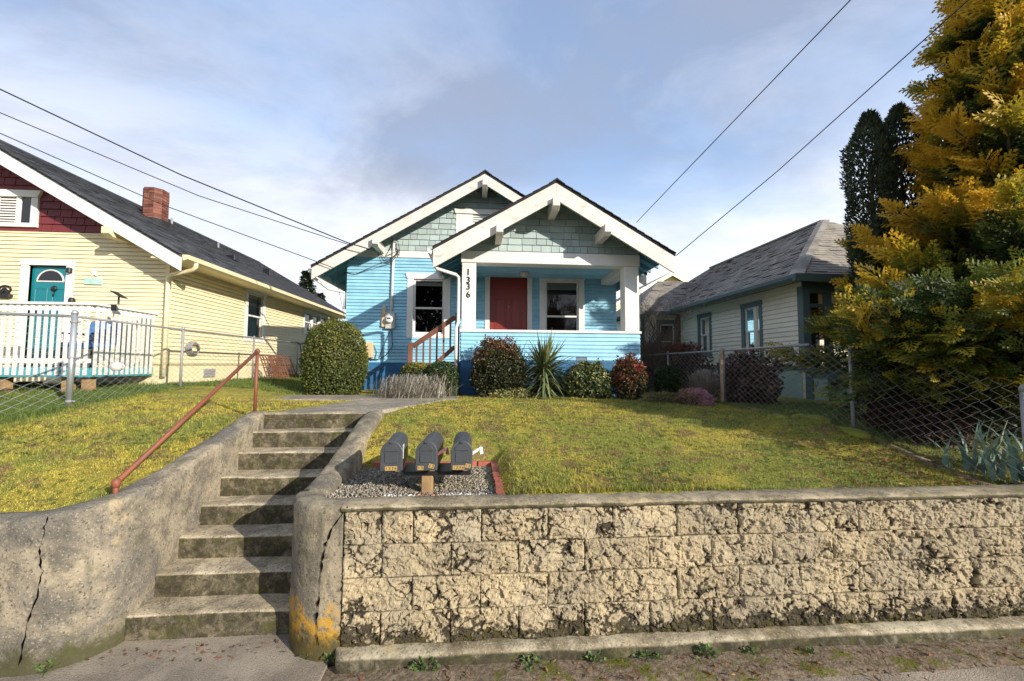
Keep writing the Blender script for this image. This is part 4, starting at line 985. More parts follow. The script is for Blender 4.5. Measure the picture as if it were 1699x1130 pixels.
ys = core(yh, Ws, YY+0.13, 18.4, 1.3, 4.05, [SW1, SW2], M['yellow'])
siding(ys, Ws, YY, 18.4, SK, 4.02, 0.0815, M['yellow'], [hole(*SW1), hole(*SW2)])
MB().wbox(Wy, -11.2, YX+0.02, 0.0, 0.035, SK-0.03, SK-0.008).build('water_table', M['yellow'], yh)
MB().wbox(Ws, YY-0.01, 18.4, 0.0, 0.035, SK-0.03, SK-0.008).build('water_table', M['yellow'], yh)
MB().box(YX-0.05, YX+0.024, YY-0.024, YY+0.05, SK-0.02, 4.0).build('corner_board', M['yellow'], yh)
MB().box(-13.3, YX-0.1, 18.3, 18.42, 1.3, 4.05).build('wall', M['yellow'], yh)
MB().box(-13.3, -13.2, YY+0.13, 18.3, 1.3, 4.05).build('wall', M['yellow'], yh)
for y, z in ((9.75, 1.72), (12.5, 1.75)): 
    v = MB().wbox(Ws, y, y+0.42, -0.003, 0.014, z, z+0.2).build('foundation_vent', M['greybox'], yh)
    for i in range(5): MB().wbox(Ws, y+0.02, y+0.40, 0.0145, 0.022, z+0.02+i*0.035, z+0.035+i*0.035).build('vent_slat', M['galv_old'], v)
window(yh, Ws, *SW1, M['white'], 0.11, 0.13, 0.10, 0.02, split=0.5, curtain=1.05)
wy2 = SW2[1]-SW2[0]
window(yh, Ws, SW2[0], SW2[0]+wy2/3-0.05, SW2[2], SW2[3], M['white'], 0.09, 0.1, 0.09, 0.0, split=0.5, curtain=1.05)
window(yh, Ws, SW2[0]+wy2/3+0.05, SW2[0]+2*wy2/3-0.05, SW2[2], SW2[3], M['white'], 0.045, 0.098, 0.088, 0.0, split=0.5, curtain=1.05)
window(yh, Ws, SW2[0]+2*wy2/3+0.05, SW2[1], SW2[2], SW2[3], M['white'], 0.045, 0.102, 0.092, 0.0, split=0.5, curtain=1.05)
# teal door with a fan light
dc = MB(); s = 0.13
dc.wbox(Wy, ud0-s, ud0, -0.08, 0.036, 1.95, dz1); dc.wbox(Wy, ud1, ud1+s, -0.08, 0.036, 1.95, dz1); dc.wbox(Wy, ud0-s-0.01, ud1+s+0.01, -0.08, 0.044, dz1, dz1+0.11)
dc.build('door_casing', M['white'], yh, bevel=0.003)
yd = MB().wbox(Wy, ud0, ud1, -0.09, -0.05, 1.95, dz1).build('door', M['teal'], yh)
fc = (ud0+ud1)/2; fr_ = 0.235; fz = dz1-0.30
pts = [(fc+fr_*math.cos(R(t)), YY+0.046, fz+fr_*0.95*math.sin(R(t))) for t in range(0, 181, 12)]
MB().prism(pts, (0, -0.003, 0)).build('fan_light', M['glass'], yd)
MB().prism([(p[0], YY+0.0495, p[2]) for p in pts], (0, -0.0005, 0)).build('fan_backing', M['dim'], yd)
MB().tube([(p[0], YY+0.044, p[2]) for p in pts]+[(pts[0][0], YY+0.044, pts[0][2])], 0.014, 6).build('fan_trim', M['white'], yd)
for a, b, c, d in ((0.1, 0.44, 0.1, 0.40), (0.56, 0.9, 0.1, 0.40), (0.1, 0.44, 0.47, 0.78), (0.56, 0.9, 0.47, 0.78)):
    dw = ud1-ud0; dh = dz1-1.95; f = MB(); x0, x1, z0, z1 = ud0+dw*a, ud0+dw*b, 1.95+dh*c, 1.95+dh*d
    for q in ((x0, x1, z0, z0+0.02), (x0, x1, z1-0.02, z1), (x0, x0+0.02, z0+0.02, z1-0.02), (x1-0.02, x1, z0+0.02, z1-0.02)): f.wbox(Wy, q[0], q[1], -0.051, -0.040, q[2], q[3])
    f.build('door_panel', M['teal'], yd, bevel=0.004)
k = at(86, 480, YY); MB().lathe((k.x, YY+0.05, k.z+0.02), [(0.05, 0), (0.06, 0.012), (0.045, 0.03), (0.01, 0.035)], 12, 'y').tube([(k.x, YY+0.035, k.z-0.02), (k.x, YY+0.03, k.z-0.13)], 0.012, 6).build('knocker', M['black'], yd, True)
k = at(51, 518, YY); MB().lathe((k.x+0.03, YY+0.05, k.z), [(0.04, 0), (0.04, 0.02), (0.02, 0.03), (0.035, 0.06), (0.01, 0.075)], 10, 'y').build('handle', M['black'], yd, True)
# maroon gable, window, roof
yg = MB().prism([(-12.9, YY, FRY), (ylim(FRY, 1)-0.02, YY, FRY), (YAX, YY, YAZ-0.1)], (0, 0.1, 0)).build('gable_wall', M['maroon'], yh)
gw0 = (-10.9, at(67, 345, YY).x, at(60, 378, YY).z, at(60, 318, YY).z)
gable_shingles(yg, Wy, -11.3, YX, FRY+0.02, YAX, YAZ-0.075, YSL, 0.15, M['maroon'], [(gw0[0]-0.05, gw0[1]+0.02, gw0[2]-0.02, gw0[3]+0.0)], 0.14, 0.34, 6)
MB().wbox(Wy, -11.2, ylim(FRY+0.02, 1), 0.0, 0.03, FRY-0.012, FRY+0.018).build('frieze_board', M['yellow'], yh)
g = MB(); x1 = gw0[1]; zb, zt2 = gw0[2], gw0[3]
g.wbox(Wy, x1-0.13, x1-0.01, 0, 0.045, zb+0.08, zt2-0.13); g.wbox(Wy, gw0[0], x1-0.005, 0, 0.045, zb, zb+0.08)
g.prism([wp(Wy, gw0[0], 0, zt2-0.13), wp(Wy, x1, 0, zt2-0.13), wp(Wy, x1+0.06, 0, zt2), wp(Wy, gw0[0], 0, zt2)], (0, -0.07, 0))
g.wbox(Wy, x1-0.40, x1-0.31, 0, 0.038, zb+0.08, zt2-0.13); g.wbox(Wy, x1-0.80, x1-0.70, 0, 0.038, zb+0.08, zt2-0.13)
go = g.build('gable_window', M['white'], yh, bevel=0.003)
MB().wbox(Wy, x1-0.31, x1-0.13, 0.001, 0.012, zb+0.08, zt2-0.13).build('pane', M['dim'], go)
MB().add([wp(Wy, x1-0.31, 0.02, zb+0.08), wp(Wy, x1-0.13, 0.02, zb+0.08), wp(Wy, x1-0.13, 0.02, zt2-0.13), wp(Wy, x1-0.31, 0.02, zt2-0.13)], [(0, 1, 2, 3)]).build('pane', M['glass'], go)
for i in range(9):
    z = zb+0.10+i*(zt2-zb-0.24)/9
    MB().prism([wp(Wy, x1-0.70, 0.002, z+0.045), wp(Wy, x1-0.70, 0.034, z+0.008), wp(Wy, x1-0.70, 0.034, z), wp(Wy, x1-0.70, 0.002, z+0.03)], (0.30, 0, 0)).build('louver', M['white'], go)
yr = rake_roof(yh, (YAX, YAZ), 4.1, 4.14, YSL, 8.10, 18.9, M['roof_char'], M['white'], 0.27)
roof_tabs(yr[1], [(-5.56, 8.06, YAZ-YSL*4.14), (-5.56, 18.9, YAZ-YSL*4.14), (YAX, 18.9, YAZ), (YAX, 8.06, YAZ)], 0.145, 0.30, M['roof_char'], 300, seed=3, curl=0.004)
q = at(175, 381, 8.06); bracket(yh, q.x, q.z+0.06, 8.05, YY, 0.14, 0.17, M['yellow'])
ez = YAZ-YSL*4.14
MB().prism([(-5.55, 8.12, ez-0.01), (-5.44, 8.12, ez-0.01), (-5.45, 8.12, ez-0.09), (-5.53, 8.12, ez-0.12)], (0, 10.8, 0)).build('gutter', M['yellow'], yr[1])
MB().prism([(-5.56, 8.15, ez-0.05), (YX-0.02, 8.15, ez-0.05), (YX-0.02, 8.15, ez-0.075), (-5.56, 8.15, ez-0.09)], (0, 10.2, 0)).build('soffit_board', M['yellow'], yr[1])
MB().tube([(-5.49, 8.42, ez-0.1), (-5.49, 8.42, ez-0.17), (-5.56, 8.46, ez-0.22), (-5.98, 8.53, ez-0.30), (-6.06, 8.53, ez-0.36), (-6.06, 8.53, ez-0.5), (-6.05, 8.53, 1.78)], 0.04, 8).build('downspout', M['yellow'], yr[1], True)
# chimney
def roof_hit(x, y):
    d = _f*F+_r2*(x-CX)+_u2*(CY-y); o = Vector((0, 0, CAMZ))
    k = (YAZ+YSL*YAX-o.z)/(d.z+YSL*d.x); return o+d*k
ch = roof_hit(257, 366); cw = 0.235
hb = at(258, 318, ch.y).z
bm_ = MB(); nb = 0; rr = random.Random(2)
def octs(r0, z): return [(ch.x+r0*sx, ch.y+r0*sy, z) for sx, sy in ((-1, -.5), (-.5, -1), (.5, -1), (1, -.5), (1, .5), (.5, 1), (-.5, 1), (-1, .5))]
M['brick_old'] = paint('old_chimney_brick', (0.20, 0.070, 0.045), 0.3, 0.85, 0.45, 0.6, (0.07, 0.05, 0.042), 0.6, dscale=7)
M['mortar'] = paint('mortar', (0.30, 0.25, 0.2), 0.2, 0.9, 0)
chim = MB().prism(octs(cw-0.012, ch.z-0.5), (0, 0, hb-ch.z+0.48)).build('chimney', M['mortar'], yr[1])
zc = ch.z-0.4; rowi = 0
while zc < hb-0.02:
    P8 = octs(cw, zc)
    for i in range(8):
        p, q_ = Vector(P8[i]), Vector(P8[(i+1) % 8]); L = (q_-p).length; nbk = 2 if L > 0.2 else 1; inn = (Vector((ch.x, ch.y, zc))-(p+q_)/2); inn.z = 0; inn.normalize()
        for j in range(nbk):
            s0, s1 = p.lerp(q_, j/nbk+0.01), p.lerp(q_, (j+1)/nbk-0.015); off = inn*rr.uniform(-0.004, 0.004)
            bm_ = MB().prism([s0+off, s1+off, s1+inn*0.03, s0+inn*0.03], (0, 0, 0.062)); bm_.build('brick', M['brick_old'], chim)
    zc += 0.074; rowi += 1
MB().prism(octs(cw+0.03, ch.z-0.25), (0, 0, 0.25)).build('flashing', M['roof_black'], chim)
for px_, py_ in ((285, 372), (362, 412)):
    v = roof_hit(px_, py_); MB().tube([v-Vector((0, 0, .1)), v+Vector((0, 0, 0.18))], 0.03, 8).build('vent_pipe', M['galv_old'], yr[1], True)
v = roof_hit(384, 430); MB().box(v.x-0.15, v.x+0.15, v.y-0.12, v.y+0.12, v.z-0.05, v.z+0.1).build('roof_vent', M['black'], yr[1], bevel=0.01)
v = roof_hit(444, 456); MB().box(v.x-0.12, v.x+0.12, v.y-0.1, v.y+0.1, v.z-0.05, v.z+0.2).build('roof_vent', M['black'], yr[1], bevel=0.01)
# things fixed to the yellow front
k = at(7, 485, YY-0.05)
sc1 = thing('wall_lantern', 'dark scrolled iron wall ornament left of the teal door', 'lantern', (k.x, YY, k.z-0.1))
MB().tube([(k.x+0.10*math.cos(t), YY-0.04, k.z+0.06+0.07*math.sin(t)) for t in np.linspace(0, 6.28, 14)], 0.016, 6).build('scroll', M['black'], sc1)
MB().box(k.x-0.13, k.x+0.13, YY-0.09, YY-0.02, k.z-0.10, k.z-0.045).build('shelf', M['black'], sc1, bevel=0.004)
MB().prism([(k.x-0.12, YY-0.04, k.z-0.045), (k.x-0.06, YY-0.04, k.z-0.045), (k.x, YY-0.04, k.z+0.03), (k.x+0.06, YY-0.04, k.z-0.045), (k.x+0.12, YY-0.04, k.z-0.045), (k.x+0.02, YY-0.04, k.z+0.09), (k.x-0.02, YY-0.04, k.z+0.09)], (0, -0.02, 0)).build('bracket', M['black'], sc1)
k = at(117, 449, YY-0.05); tag(MB().box(k.x-0.035, k.x+0.035, YY-0.11, YY-0.037, k.z-0.05, k.z+0.05).build('security_camera', M['black'], bevel=0.012), 'small black camera at the upper right of the teal door casing', 'camera')
k = at(119, 499, YY-0.08); tag(MB().lathe((k.x, YY-0.08, k.z-0.06), [(0.03, 0), (0.055, 0.02), (0.05, 0.09), (0.03, 0.12)], 10).box(k.x-0.012, k.x+0.012, YY-0.09, YY-0.037, k.z-0.02, k.z+0.02).build('wall_lamp', M['black'], None, True), 'small black wall lamp beside the teal door above the deck rail', 'lamp')
k = at(157, 453, YY-0.03)
pts = []
for i in range(10):
    r_ = 0.085 if i % 2 == 0 else 0.038; pts.append((k.x+r_*math.sin(i*math.pi/5), YY-0.022, k.z+r_*math.cos(i*math.pi/5)))
tag(MB().prism(pts, (0, -0.02, 0)).build('wall_ornament', M['white']), 'small pale star shaped ornament on yellow siding right of the door', 'ornament')
k0, k1 = at(143, 462, YY), at(172, 473, YY)
tag(MB().box(k0.x, k1.x, YY-0.045, YY-0.021, k1.z, k0.z).build('name_plaque', paint('pale_aqua_board', (0.42, 0.62, 0.55), 0.15, 0.6, 0, 0.4), bevel=0.004), 'small pale aqua board on yellow siding below the star ornament', 'plaque')
k = at(320, 578, 10.2); k = atX(320, 578, YX+0.06)
hz = thing('hose_hanger', 'coiled grey garden hose hanging on the yellow side wall', 'hose', (YX, k.y, k.z-0.2))
for j in range(4): MB().tube([(YX+0.05+0.02*j, k.y+(0.19-0.02*j)*math.cos(t), k.z+(0.15-0.012*j)*math.sin(t)) for t in np.linspace(0, 6.28, 18)], 0.014, 6).build('hose_loop', M['galv_old'], hz, True)
MB().box(YX+0.012, YX+0.10, k.y-0.05, k.y+0.05, k.z+0.08, k.z+0.16).build('hook', M['beige'], hz)

# deck with white pickets
DX0, DX1, DY0, DZ = -7.76, -6.30, 7.30, 1.95
dk = thing('deck', 'small raised teal porch deck with white picket railing before the yellow house', 'deck', (-7.0, 7.9, 1.5))
for i in range(9):
    y = DY0+i*0.145; MB().box(DX0, DX1, y+0.003, y+0.142, DZ-0.035, DZ).build('deck_board', M['teal_deck'], dk, bevel=0.003)
MB().box(DX0, DX1, DY0-0.035, DY0, DZ-0.15, DZ+0.002).build('rim_board', M['teal_deck'], dk, bevel=0.003)
MB().box(DX1, DX1+0.03, DY0-0.035, YY-0.04, DZ-0.15, DZ+0.001).build('rim_board', M['teal_deck'], dk, bevel=0.003)
RZ = 3.0
for x, y in ((DX0+0.1, DY0+0.1), (DX1-0.1, DY0+0.1), (DX1-0.45, DY0+0.15)):
    MB().box(x-0.06, x+0.06, y-0.06, y+0.06, 1.3, DZ-0.04).build('deck_post', M['rawwood'], dk)
def picket(x, y, z0, z1, along):
    w, t = 0.052, 0.016
    (MB().box(x-w/2, x+w/2, y-t, y, z0, z1) if along == 'x' else MB().box(x, x+t, y-w/2, y+w/2, z0, z1)).build('picket', M['white'], dk)
n = 14
for i in range(n): picket(DX0+0.05+(DX1-DX0-0.1)*i/(n-1), DY0-0.037, DZ-0.12, RZ-0.03, 'x')
for i in range(12): picket(DX1+0.033, DY0+0.02+(YY-DY0-0.14)*i/11, DZ-0.12, RZ-0.03, 'y')
MB().box(DX0-0.03, DX1+0.08, DY0-0.08, DY0+0.06, RZ-0.03, RZ+0.012).build('top_rail', M['white'], dk, bevel=0.004)
MB().box(DX1-0.05, DX1+0.08, DY0+0.061, YY-0.03, RZ-0.03, RZ+0.010).build('top_rail', M['white'], dk, bevel=0.004)
MB().box(DX0, DX1, DY0-0.034, DY0, RZ-0.12, RZ-0.031).build('rail', M['white'], dk); MB().box(DX0, DX1, DY0-0.034, DY0+0.0, DZ+0.08, DZ+0.15).build('rail', M['white'], dk)
MB().box(DX1, DX1+0.032, DY0+0.001, YY-0.04, RZ-0.12, RZ-0.031).build('rail', M['white'], dk)
# flight down to the left
for i in range(4):
    x = DX0-0.27*(i+1); z = DZ-0.13*(i+1); MB().box(x, x+0.29, DY0+0.02, YY-0.25, z-0.04, z).build('tread', M['brown_wood'], dk, bevel=0.004)
MB().prism([(DX0+0.05, DY0-0.01, DZ-0.0), (DX0-1.25, DY0-0.01, DZ-0.56), (DX0-1.25, DY0-0.01, DZ-0.76), (DX0+0.05, DY0-0.01, DZ-0.2)], (0, 0.035, 0)).build('stringer', M['teal_deck'], dk)
MB().prism([(DX0, DY0-0.06, RZ+0.01), (DX0-1.3, DY0-0.06, RZ-0.60), (DX0-1.3, DY0-0.06, RZ-0.68), (DX0, DY0-0.06, RZ-0.08)], (0, 0.09, 0)).build('top_rail', M['white'], dk, bevel=0.004)
for i in range(10):
    x = DX0-0.07-0.125*i; s_ = (DX0-x)*0.45
    picket(x, DY0-0.037, DZ-0.14-s_, RZ-0.05-s_, 'x')
MB().prism([(-6.28, 8.0, 1.45), (-5.95, 8.57, 1.45), (-5.95, 8.57, 2.0), (-6.28, 8.57, 2.0), (-6.28, 8.0, 1.62)], (0, 0.0, 0.0001)) if False else None
chh = thing('deck_chair', 'blue cushioned chair standing behind the white pickets', 'chair', (-7.0, 8.05, DZ))
M['bluecloth'] = paint('blue_patterned_cushion', (0.045, 0.14, 0.34), 0.3, 0.8, 0, 0.7, (0.30, 0.42, 0.55), dscale=14)
MB().box(-7.28, -6.74, 7.8, 8.3, DZ+0.34, DZ+0.44).build('seat', M['bluecloth'], chh, bevel=0.03, seg=2)
MB().bar((-7.01, 8.28, DZ+0.42), (-7.01, 8.42, DZ+0.86), 0.54, 0.09, (0, 1, 0)).build('backrest', M['bluecloth'], chh, bevel=0.03, seg=2)
for x in (-7.25, -6.77):
    for y in (7.84, 8.27): MB().tube([(x, y, DZ), (x, y, DZ+0.35)], 0.016, 8).build('leg', M['black'], chh)
    MB().bar((x, 7.84, DZ+0.6), (x, 8.3, DZ+0.6), 0.05, 0.03).build('armrest', M['black'], chh)
    MB().tube([(x, 7.86, DZ+0.34), (x, 7.86, DZ+0.6)], 0.012, 6).build('arm_support', M['black'], chh)
k = at(200, 608, DY0-0.06)
pot = thing('hanging_pot', 'small white pot hanging low on the pickets', 'pot', (k.x, DY0-0.12, k.z-0.06))
MB().lathe((k.x, DY0-0.13, k.z-0.07), [(0.05, 0), (0.075, 0.03), (0.08, 0.08), (0.065, 0.13), (0.055, 0.135)], 12).build('bowl', M['white'], pot, True)
MB().tube([(k.x+0.07+0.04*math.sin(t), DY0-0.13, k.z+0.0+0.04*math.cos(t)) for t in np.linspace(0, 3.14, 8)], 0.01, 6).build('handle', M['white'], pot, True)
k = at(196, 512, DY0-0.02)
sl = thing('solar_lamp', 'small black solar panel on a stalk on the white deck rail', 'solar lamp', (k.x, DY0, RZ))
MB().tube([(k.x, DY0-0.02, RZ), (k.x, DY0-0.02, RZ+0.12)], 0.014, 6).box(k.x-0.03, k.x+0.03, DY0-0.12, DY0-0.085, RZ-0.12, RZ-0.02).build('bracket', M['black'], sl)
MB().bar((k.x-0.09, DY0-0.02, RZ+0.21), (k.x+0.09, DY0-0.02, RZ+0.10), 0.13, 0.012).build('panel', M['black'], sl)

# ------------------------------------------------------------------ white house on the right
RX, RYc, RE = 7.30, 8.80, 4.03
rh = thing('cream_house', 'cream clapboard house with grey green trim and weathered grey hip roof', 'house', (9, 10, 1.2))
Wr = LEFTW(RX)
def zi(p): return 1020+p[0]/2.973, 340+p[1]/2.973
A = [atX(*zi((632, 500)), RX), atX(*zi((725, 490)), RX), atX(*zi((640, 745)), RX)]; RW1 = (min(A[0].y, A[1].y)+0.08, max(A[0].y, A[1].y)-0.06, A[2].z, A[1].z-0.02)
A = [atX(*zi((416, 550)), RX), atX(*zi((474, 548)), RX), atX(*zi((420, 730)), RX)]; RW2 = (min(A[0].y, A[1].y)+0.06, max(A[0].y, A[1].y)-0.05, A[2].z, A[1].z)
rwl = core(rh, Wr, RYc, 14.6, 0.9, 3.97, [RW1, RW2], M['cream'])
siding(rwl, Wr, RYc, 14.6, 2.06, 3.90, 0.112, M['cream'], [hole(*RW1), hole(*RW2)])
for wdw in (RW1, RW2): window(rh, Wr, *wdw, M['greygreen'], 0.12, 0.13, 0.13, 0.0, sash=M['white'], split=0.5, curtain=1.5)
MB().wbox(Wr, RYc-0.02, 14.6, 0, 0.03, 1.95, 2.055).build('water_table', M['greygreen'], rh)
MB().wbox(Wr, RYc+0.1, 14.6, 0, 0.012, 0.9, 1.945).build('foundation', M['palegreen'], rh)
MB().box(RX-0.03, RX+0.14, RYc-0.03, RYc+0.14, 2.06, 3.97).build('corner_board', M['greygreen'], rh)
MB().box(13.9, 14, RYc+0.12, 20, 0.9, 3.97).build('wall', M['cream'], rh); MB().box(RX, 14, 19.9, 20, 0.9, 3.97).build('wall', M['cream'], rh)
MB().wbox(Wr, RYc, 14.6, 0.012, 0.04, 3.86, 3.96).build('frieze_board', M['cream'], rh)
# garden half wall in front, porch recess behind the corner
for (x0, x1, y0, y1) in ((RX, RX+0.1, 6.85, RYc-0.03),):
    pw = MB().box(x0, x1, y0, y1, 0.7, 1.9).build('half_wall', M['palegreen'], rh)
    MB().box(x0-0.04, x1+0.04, y0-0.04, y1+0.02, 1.9, 2.0).build('wall_cap', M['greygreen'], pw, bevel=0.004)
for y in (8.72, 8.12, 6.93): MB().box(RX-0.03, RX-0.001, y-0.14, y+0.06, 0.9, 1.9).build('wall_stile', M['greygreen'], rh)
for z in (1.02, 1.80): MB().box(RX-0.025, RX-0.001, 7.0, 8.56, z, z+0.1).build('wall_stile', M['greygreen'], rh)
for x in (RX+0.62, 9.2): MB().box(x-0.05, x+0.07, RYc, RYc+0.12, 1.3, 3.72).build('porch_post', M['greygreen'], rh)
MB().box(RX+0.141, 14, RYc-0.01, RYc+0.13, 3.72, 3.96).build('porch_beam', M['greygreen'], rh)
MB().box(RX+0.141, 14, RYc-0.005, RYc+0.05, 3.38, 3.46).build('porch_beam', M['greygreen'], rh)
MB().box(RX+0.0, 14, 10.4, 10.52, 0.9, 3.97).build('wall', M['cream'], rh)
MB().box(RX+0.12, 14, RYc, 10.4, 1.2, 1.3).build('porch_floor', M['greybox'], rh)
# hip roof
e0 = (6.85, 8.42, RE); ap = (10.30, 11.5, 6.42); ap2 = (10.30, 17.6, 6.42)
rr1 = MB().add([e0, (6.85, 20.4, RE), ap2, ap, (14.4, 8.42, RE), (14.4, 20.4, RE)], [(0, 3, 2, 1), (0, 4, 3), (4, 5, 2, 3), (1, 2, 5), (0, 1, 5, 4)]).build('roof', M['roof_grey'], rh)
roof_tabs(rr1, [(6.85, 8.42, RE), (6.85, 20.4, RE), ap2, ap], 0.14, 0.30, M['roof_grey'], 300, seed=5, curl=0.03)
roof_tabs(rr1, [(14.4, 8.42, RE), e0, ap, ap], 0.14, 0.30, M['roof_grey'], 0, seed=6, curl=0.02)
for i in range(16):
    t0, t1 = i/16, (i+1)/16; a_, b_ = Vector(e0).lerp(Vector(ap), t0), Vector(e0).lerp(Vector(ap), t1)
    MB().prism([a_+Vector((-0.10, 0.10, 0.0)), a_+Vector((0, 0, 0.035)), a_+Vector((0.10, -0.10, 0.0)), a_+Vector((0, 0, -0.02))], b_-a_).build('ridge_cap', M['roof_grey'], rr1)
MB().bar(Vector(ap)+Vector((0, 0, 0.0)), Vector(ap2), 0.22, 0.05).build('ridge_cap', M['roof_grey'], rr1)
gp = [(6.74, RE-0.0), (6.86, RE+0.0), (6.88, RE-0.13), (6.80, RE-0.15), (6.75, RE-0.08)]
MB().prism([(x, 8.34, z) for x, z in gp], (0, 6.3, 0)).build('gutter', M['greygreen'], rr1)
MB().prism([(6.76, 8.30, RE+0.005), (6.76, 8.42, RE+0.005), (6.76, 8.44, RE-0.13), (6.76, 8.35, RE-0.15)], (7.6, 0, 0)).build('gutter', M['greygreen'], rr1)
MB().box(6.87, RX, 8.46, 14.6, 3.975, 3.995).build('soffit', M['cream'], rr1); MB().box(RX, 14.2, 8.46, RYc, 3.972, 3.992).build('soffit', M['cream'], rr1)
# porch roof and gablet over the street side
pr2 = MB().prism([(6.85, 8.44, RE-0.02), (6.85, 6.55, 3.97), (6.85, 6.55, 3.93), (6.85, 8.44, RE-0.09)], (0.001, 0, 0)) if False else None
dg = MB().prism([(10.6, 9.4, 5.35), (12.6, 9.4, 5.35), (11.6, 9.4, 6.35)], (0, 2.4, 0)).build('dormer', M['greygreen'], rh)
MB().prism([(10.35, 9.1, 5.18), (11.6, 9.1, 6.43), (12.85, 9.1, 5.18), (12.85, 9.1, 5.1), (11.6, 9.1, 6.35), (10.35, 9.1, 5.1)], (0, 2.6, 0)).build('dormer_roof', M['roof_grey'], dg)
# rear wing with a small window
WG = 14.62
Wg = FRONT(WG)
gA, gB = at(1095, 538, WG), at(1119, 580, WG); GW = (gA.x, gB.x, gB.z-0.35, gA.z)
wgo = core(rh, Wg, 5.85, RX-0.01, 0.9, 3.9, [GW], M['cream'])
siding(wgo, Wg, 5.85, RX-0.01, 1.6, 3.9, 0.112, M['cream'], [hole(*GW)])
window(rh, Wg, *GW, M['greygreen'], 0.14, 0.16, 0.13, 0.0, sash=M['white'], split=0.5)
MB().box(RX-0.17, RX-0.02, WG-0.10, WG-0.02, 0.9, 3.9).build('downspout', M['bark'], rh)
MB().box(5.85, 5.95, WG+0.13, 19, 0.9, 3.9).build('wall', M['cream'], rh)
MB().wbox(Wg, 5.83, 5.97, 0.0, 0.03, 1.6, 3.9).build('corner_board', M['greygreen'], rh)
wr = MB().add([(5.5, 14.2, 3.97), (7.6, 14.2, 3.97), (9.2, 16.4, 5.5), (7.3, 16.4, 5.5), (5.5, 18.6, 3.97), (9.2, 18.6, 3.97)], [(0, 1, 2, 3), (0, 3, 4), (3, 2, 5, 4), (0, 4, 5, 1)]).build('wing_roof', M['roof_grey'], rh)
roof_tabs(wr, [(5.5, 14.2, 3.97), (7.0, 14.2, 3.97), (9.0, 16.4, 5.5), (7.3, 16.4, 5.5)], 0.14, 0.30, M['roof_grey'], 0, seed=7, curl=0.04)
MB().prism([(5.45, 14.12, 3.96), (5.45, 14.22, 3.96), (5.45, 14.22, 3.85), (5.45, 14.14, 3.84)], (1.4, 0, 0)).build('gutter', M['greygreen'], wr)
MB().box(5.52, RX-0.03, 14.24, 14.6, 3.925, 3.945).build('soffit', M['cream'], wr)

# far house behind
fy = 30.0; fa = at(1116, 450, fy); fs_ = 0.55
fh = thing('far_house', 'pale yellow gable of a far house behind the cream house', 'house', (fa.x, fy, 1.3))
MB().prism([(fa.x-4.5, fy+0.5, 1.2), (fa.x+4.5, fy+0.5, 1.2), (fa.x+4.5, fy+0.5, fa.z-0.2-4.5*fs_), (fa.x, fy+0.5, fa.z-0.2), (fa.x-4.5, fy+0.5, fa.z-0.2-4.5*fs_)], (0, 8, 0)).build('wall', M['yellow'], fh)
for s in (-1, 1):
    fr2 = MB().prism([(fa.x, fy, fa.z), (fa.x+s*5.2, fy, fa.z-5.2*fs_), (fa.x+s*5.2, fy, fa.z-5.2*fs_-0.06), (fa.x, fy, fa.z-0.06)], (0, 9, 0)).build('roof', M['roof_grey'], fh)
    MB().prism([(fa.x, fy-0.02, fa.z-0.03), (fa.x+s*5.2, fy-0.02, fa.z-5.2*fs_-0.03), (fa.x+s*5.2, fy-0.02, fa.z-5.2*fs_-0.33), (fa.x, fy-0.02, fa.z-0.33)], (0, 0.06, 0)).build('rake_board', M['cream'], fr2)

# ------------------------------------------------------------------ chain link fences
def chain(parent, pts, lo, hi, pitch, r, mat):
    "woven wire: zigzag strands along a run pts [(x, y)], between heights lo(s) and hi(s)"
    P2 = np.array(pts, float); seg = np.linalg.norm(np.diff(P2, axis=0), axis=1); S = np.concatenate([[0], np.cumsum(seg)]); L = S[-1]
    A_, B_ = [], []
    nw = int(L/pitch); dz = pitch*0.55
    rr_ = np.random.default_rng(4)
    for k in range(nw):
        s0 = (k+0.5)*pitch; z0, z1 = lo(s0), hi(s0); n = max(2, int((z1-z0)/dz)); i = np.arange(n+1)
        s = s0+np.where((i+k) % 2 == 0, -0.5, 0.5)*pitch*1.03; z = z0+(z1-z0)*i/n
        s = np.clip(s, 0, L); x = np.interp(s, S, P2[:, 0]); y = np.interp(s, S, P2[:, 1])
        Q3 = np.stack([x, y, z], 1)+rr_.normal(0, 0.0012, (n+1, 3))
        A_.append(Q3[:-1]); B_.append(Q3[1:])
    A_ = np.concatenate(A_); B_ = np.concatenate(B_); d = B_-A_; d /= np.linalg.norm(d, axis=1)[:, None]
    ref = np.array([0.31, 0.52, 0.2]); a = np.cross(d, ref); a /= np.linalg.norm(a, axis=1)[:, None]; b = np.cross(d, a)
    V = []; m = len(A_)
    for t in (0, 2.094, 4.189): 
        o = (a*math.cos(t)+b*math.sin(t))*r; V += [A_+o, B_+o]
    V = np.stack(V, 1).reshape(-1, 3); base = np.arange(m)[:, None]*6
    Q = np.concatenate([base+np.array([[0, 2, 3, 1]]), base+np.array([[2, 4, 5, 3]]), base+np.array([[4, 0, 1, 5]])])
    return tag(npmesh('wire_mesh', V, Q, mat, parent, True), kind='stuff')
def fpost(parent, x, y, z0, z1, r, mat, cap=True):
    mb = MB().tube([(x, y, z0), (x, y, z1)], r, 12)
    if cap: mb.lathe((x, y, z1), [(r+0.004, -0.02), (r+0.004, 0.01), (r*0.8, 0.03), (r*0.3, 0.042)], 12)
    mb.build('post', mat, parent, True)
lf = thing('chain_link_fence', 'galvanised chain link fence with a corner post, before the yellow house', 'fence', (-5.42, 6.0, 1.44))
cpx, cpy = -5.42, 6.0
fpost(lf, cpx, cpy, 1.35, 2.70, 0.034, M['galv'])
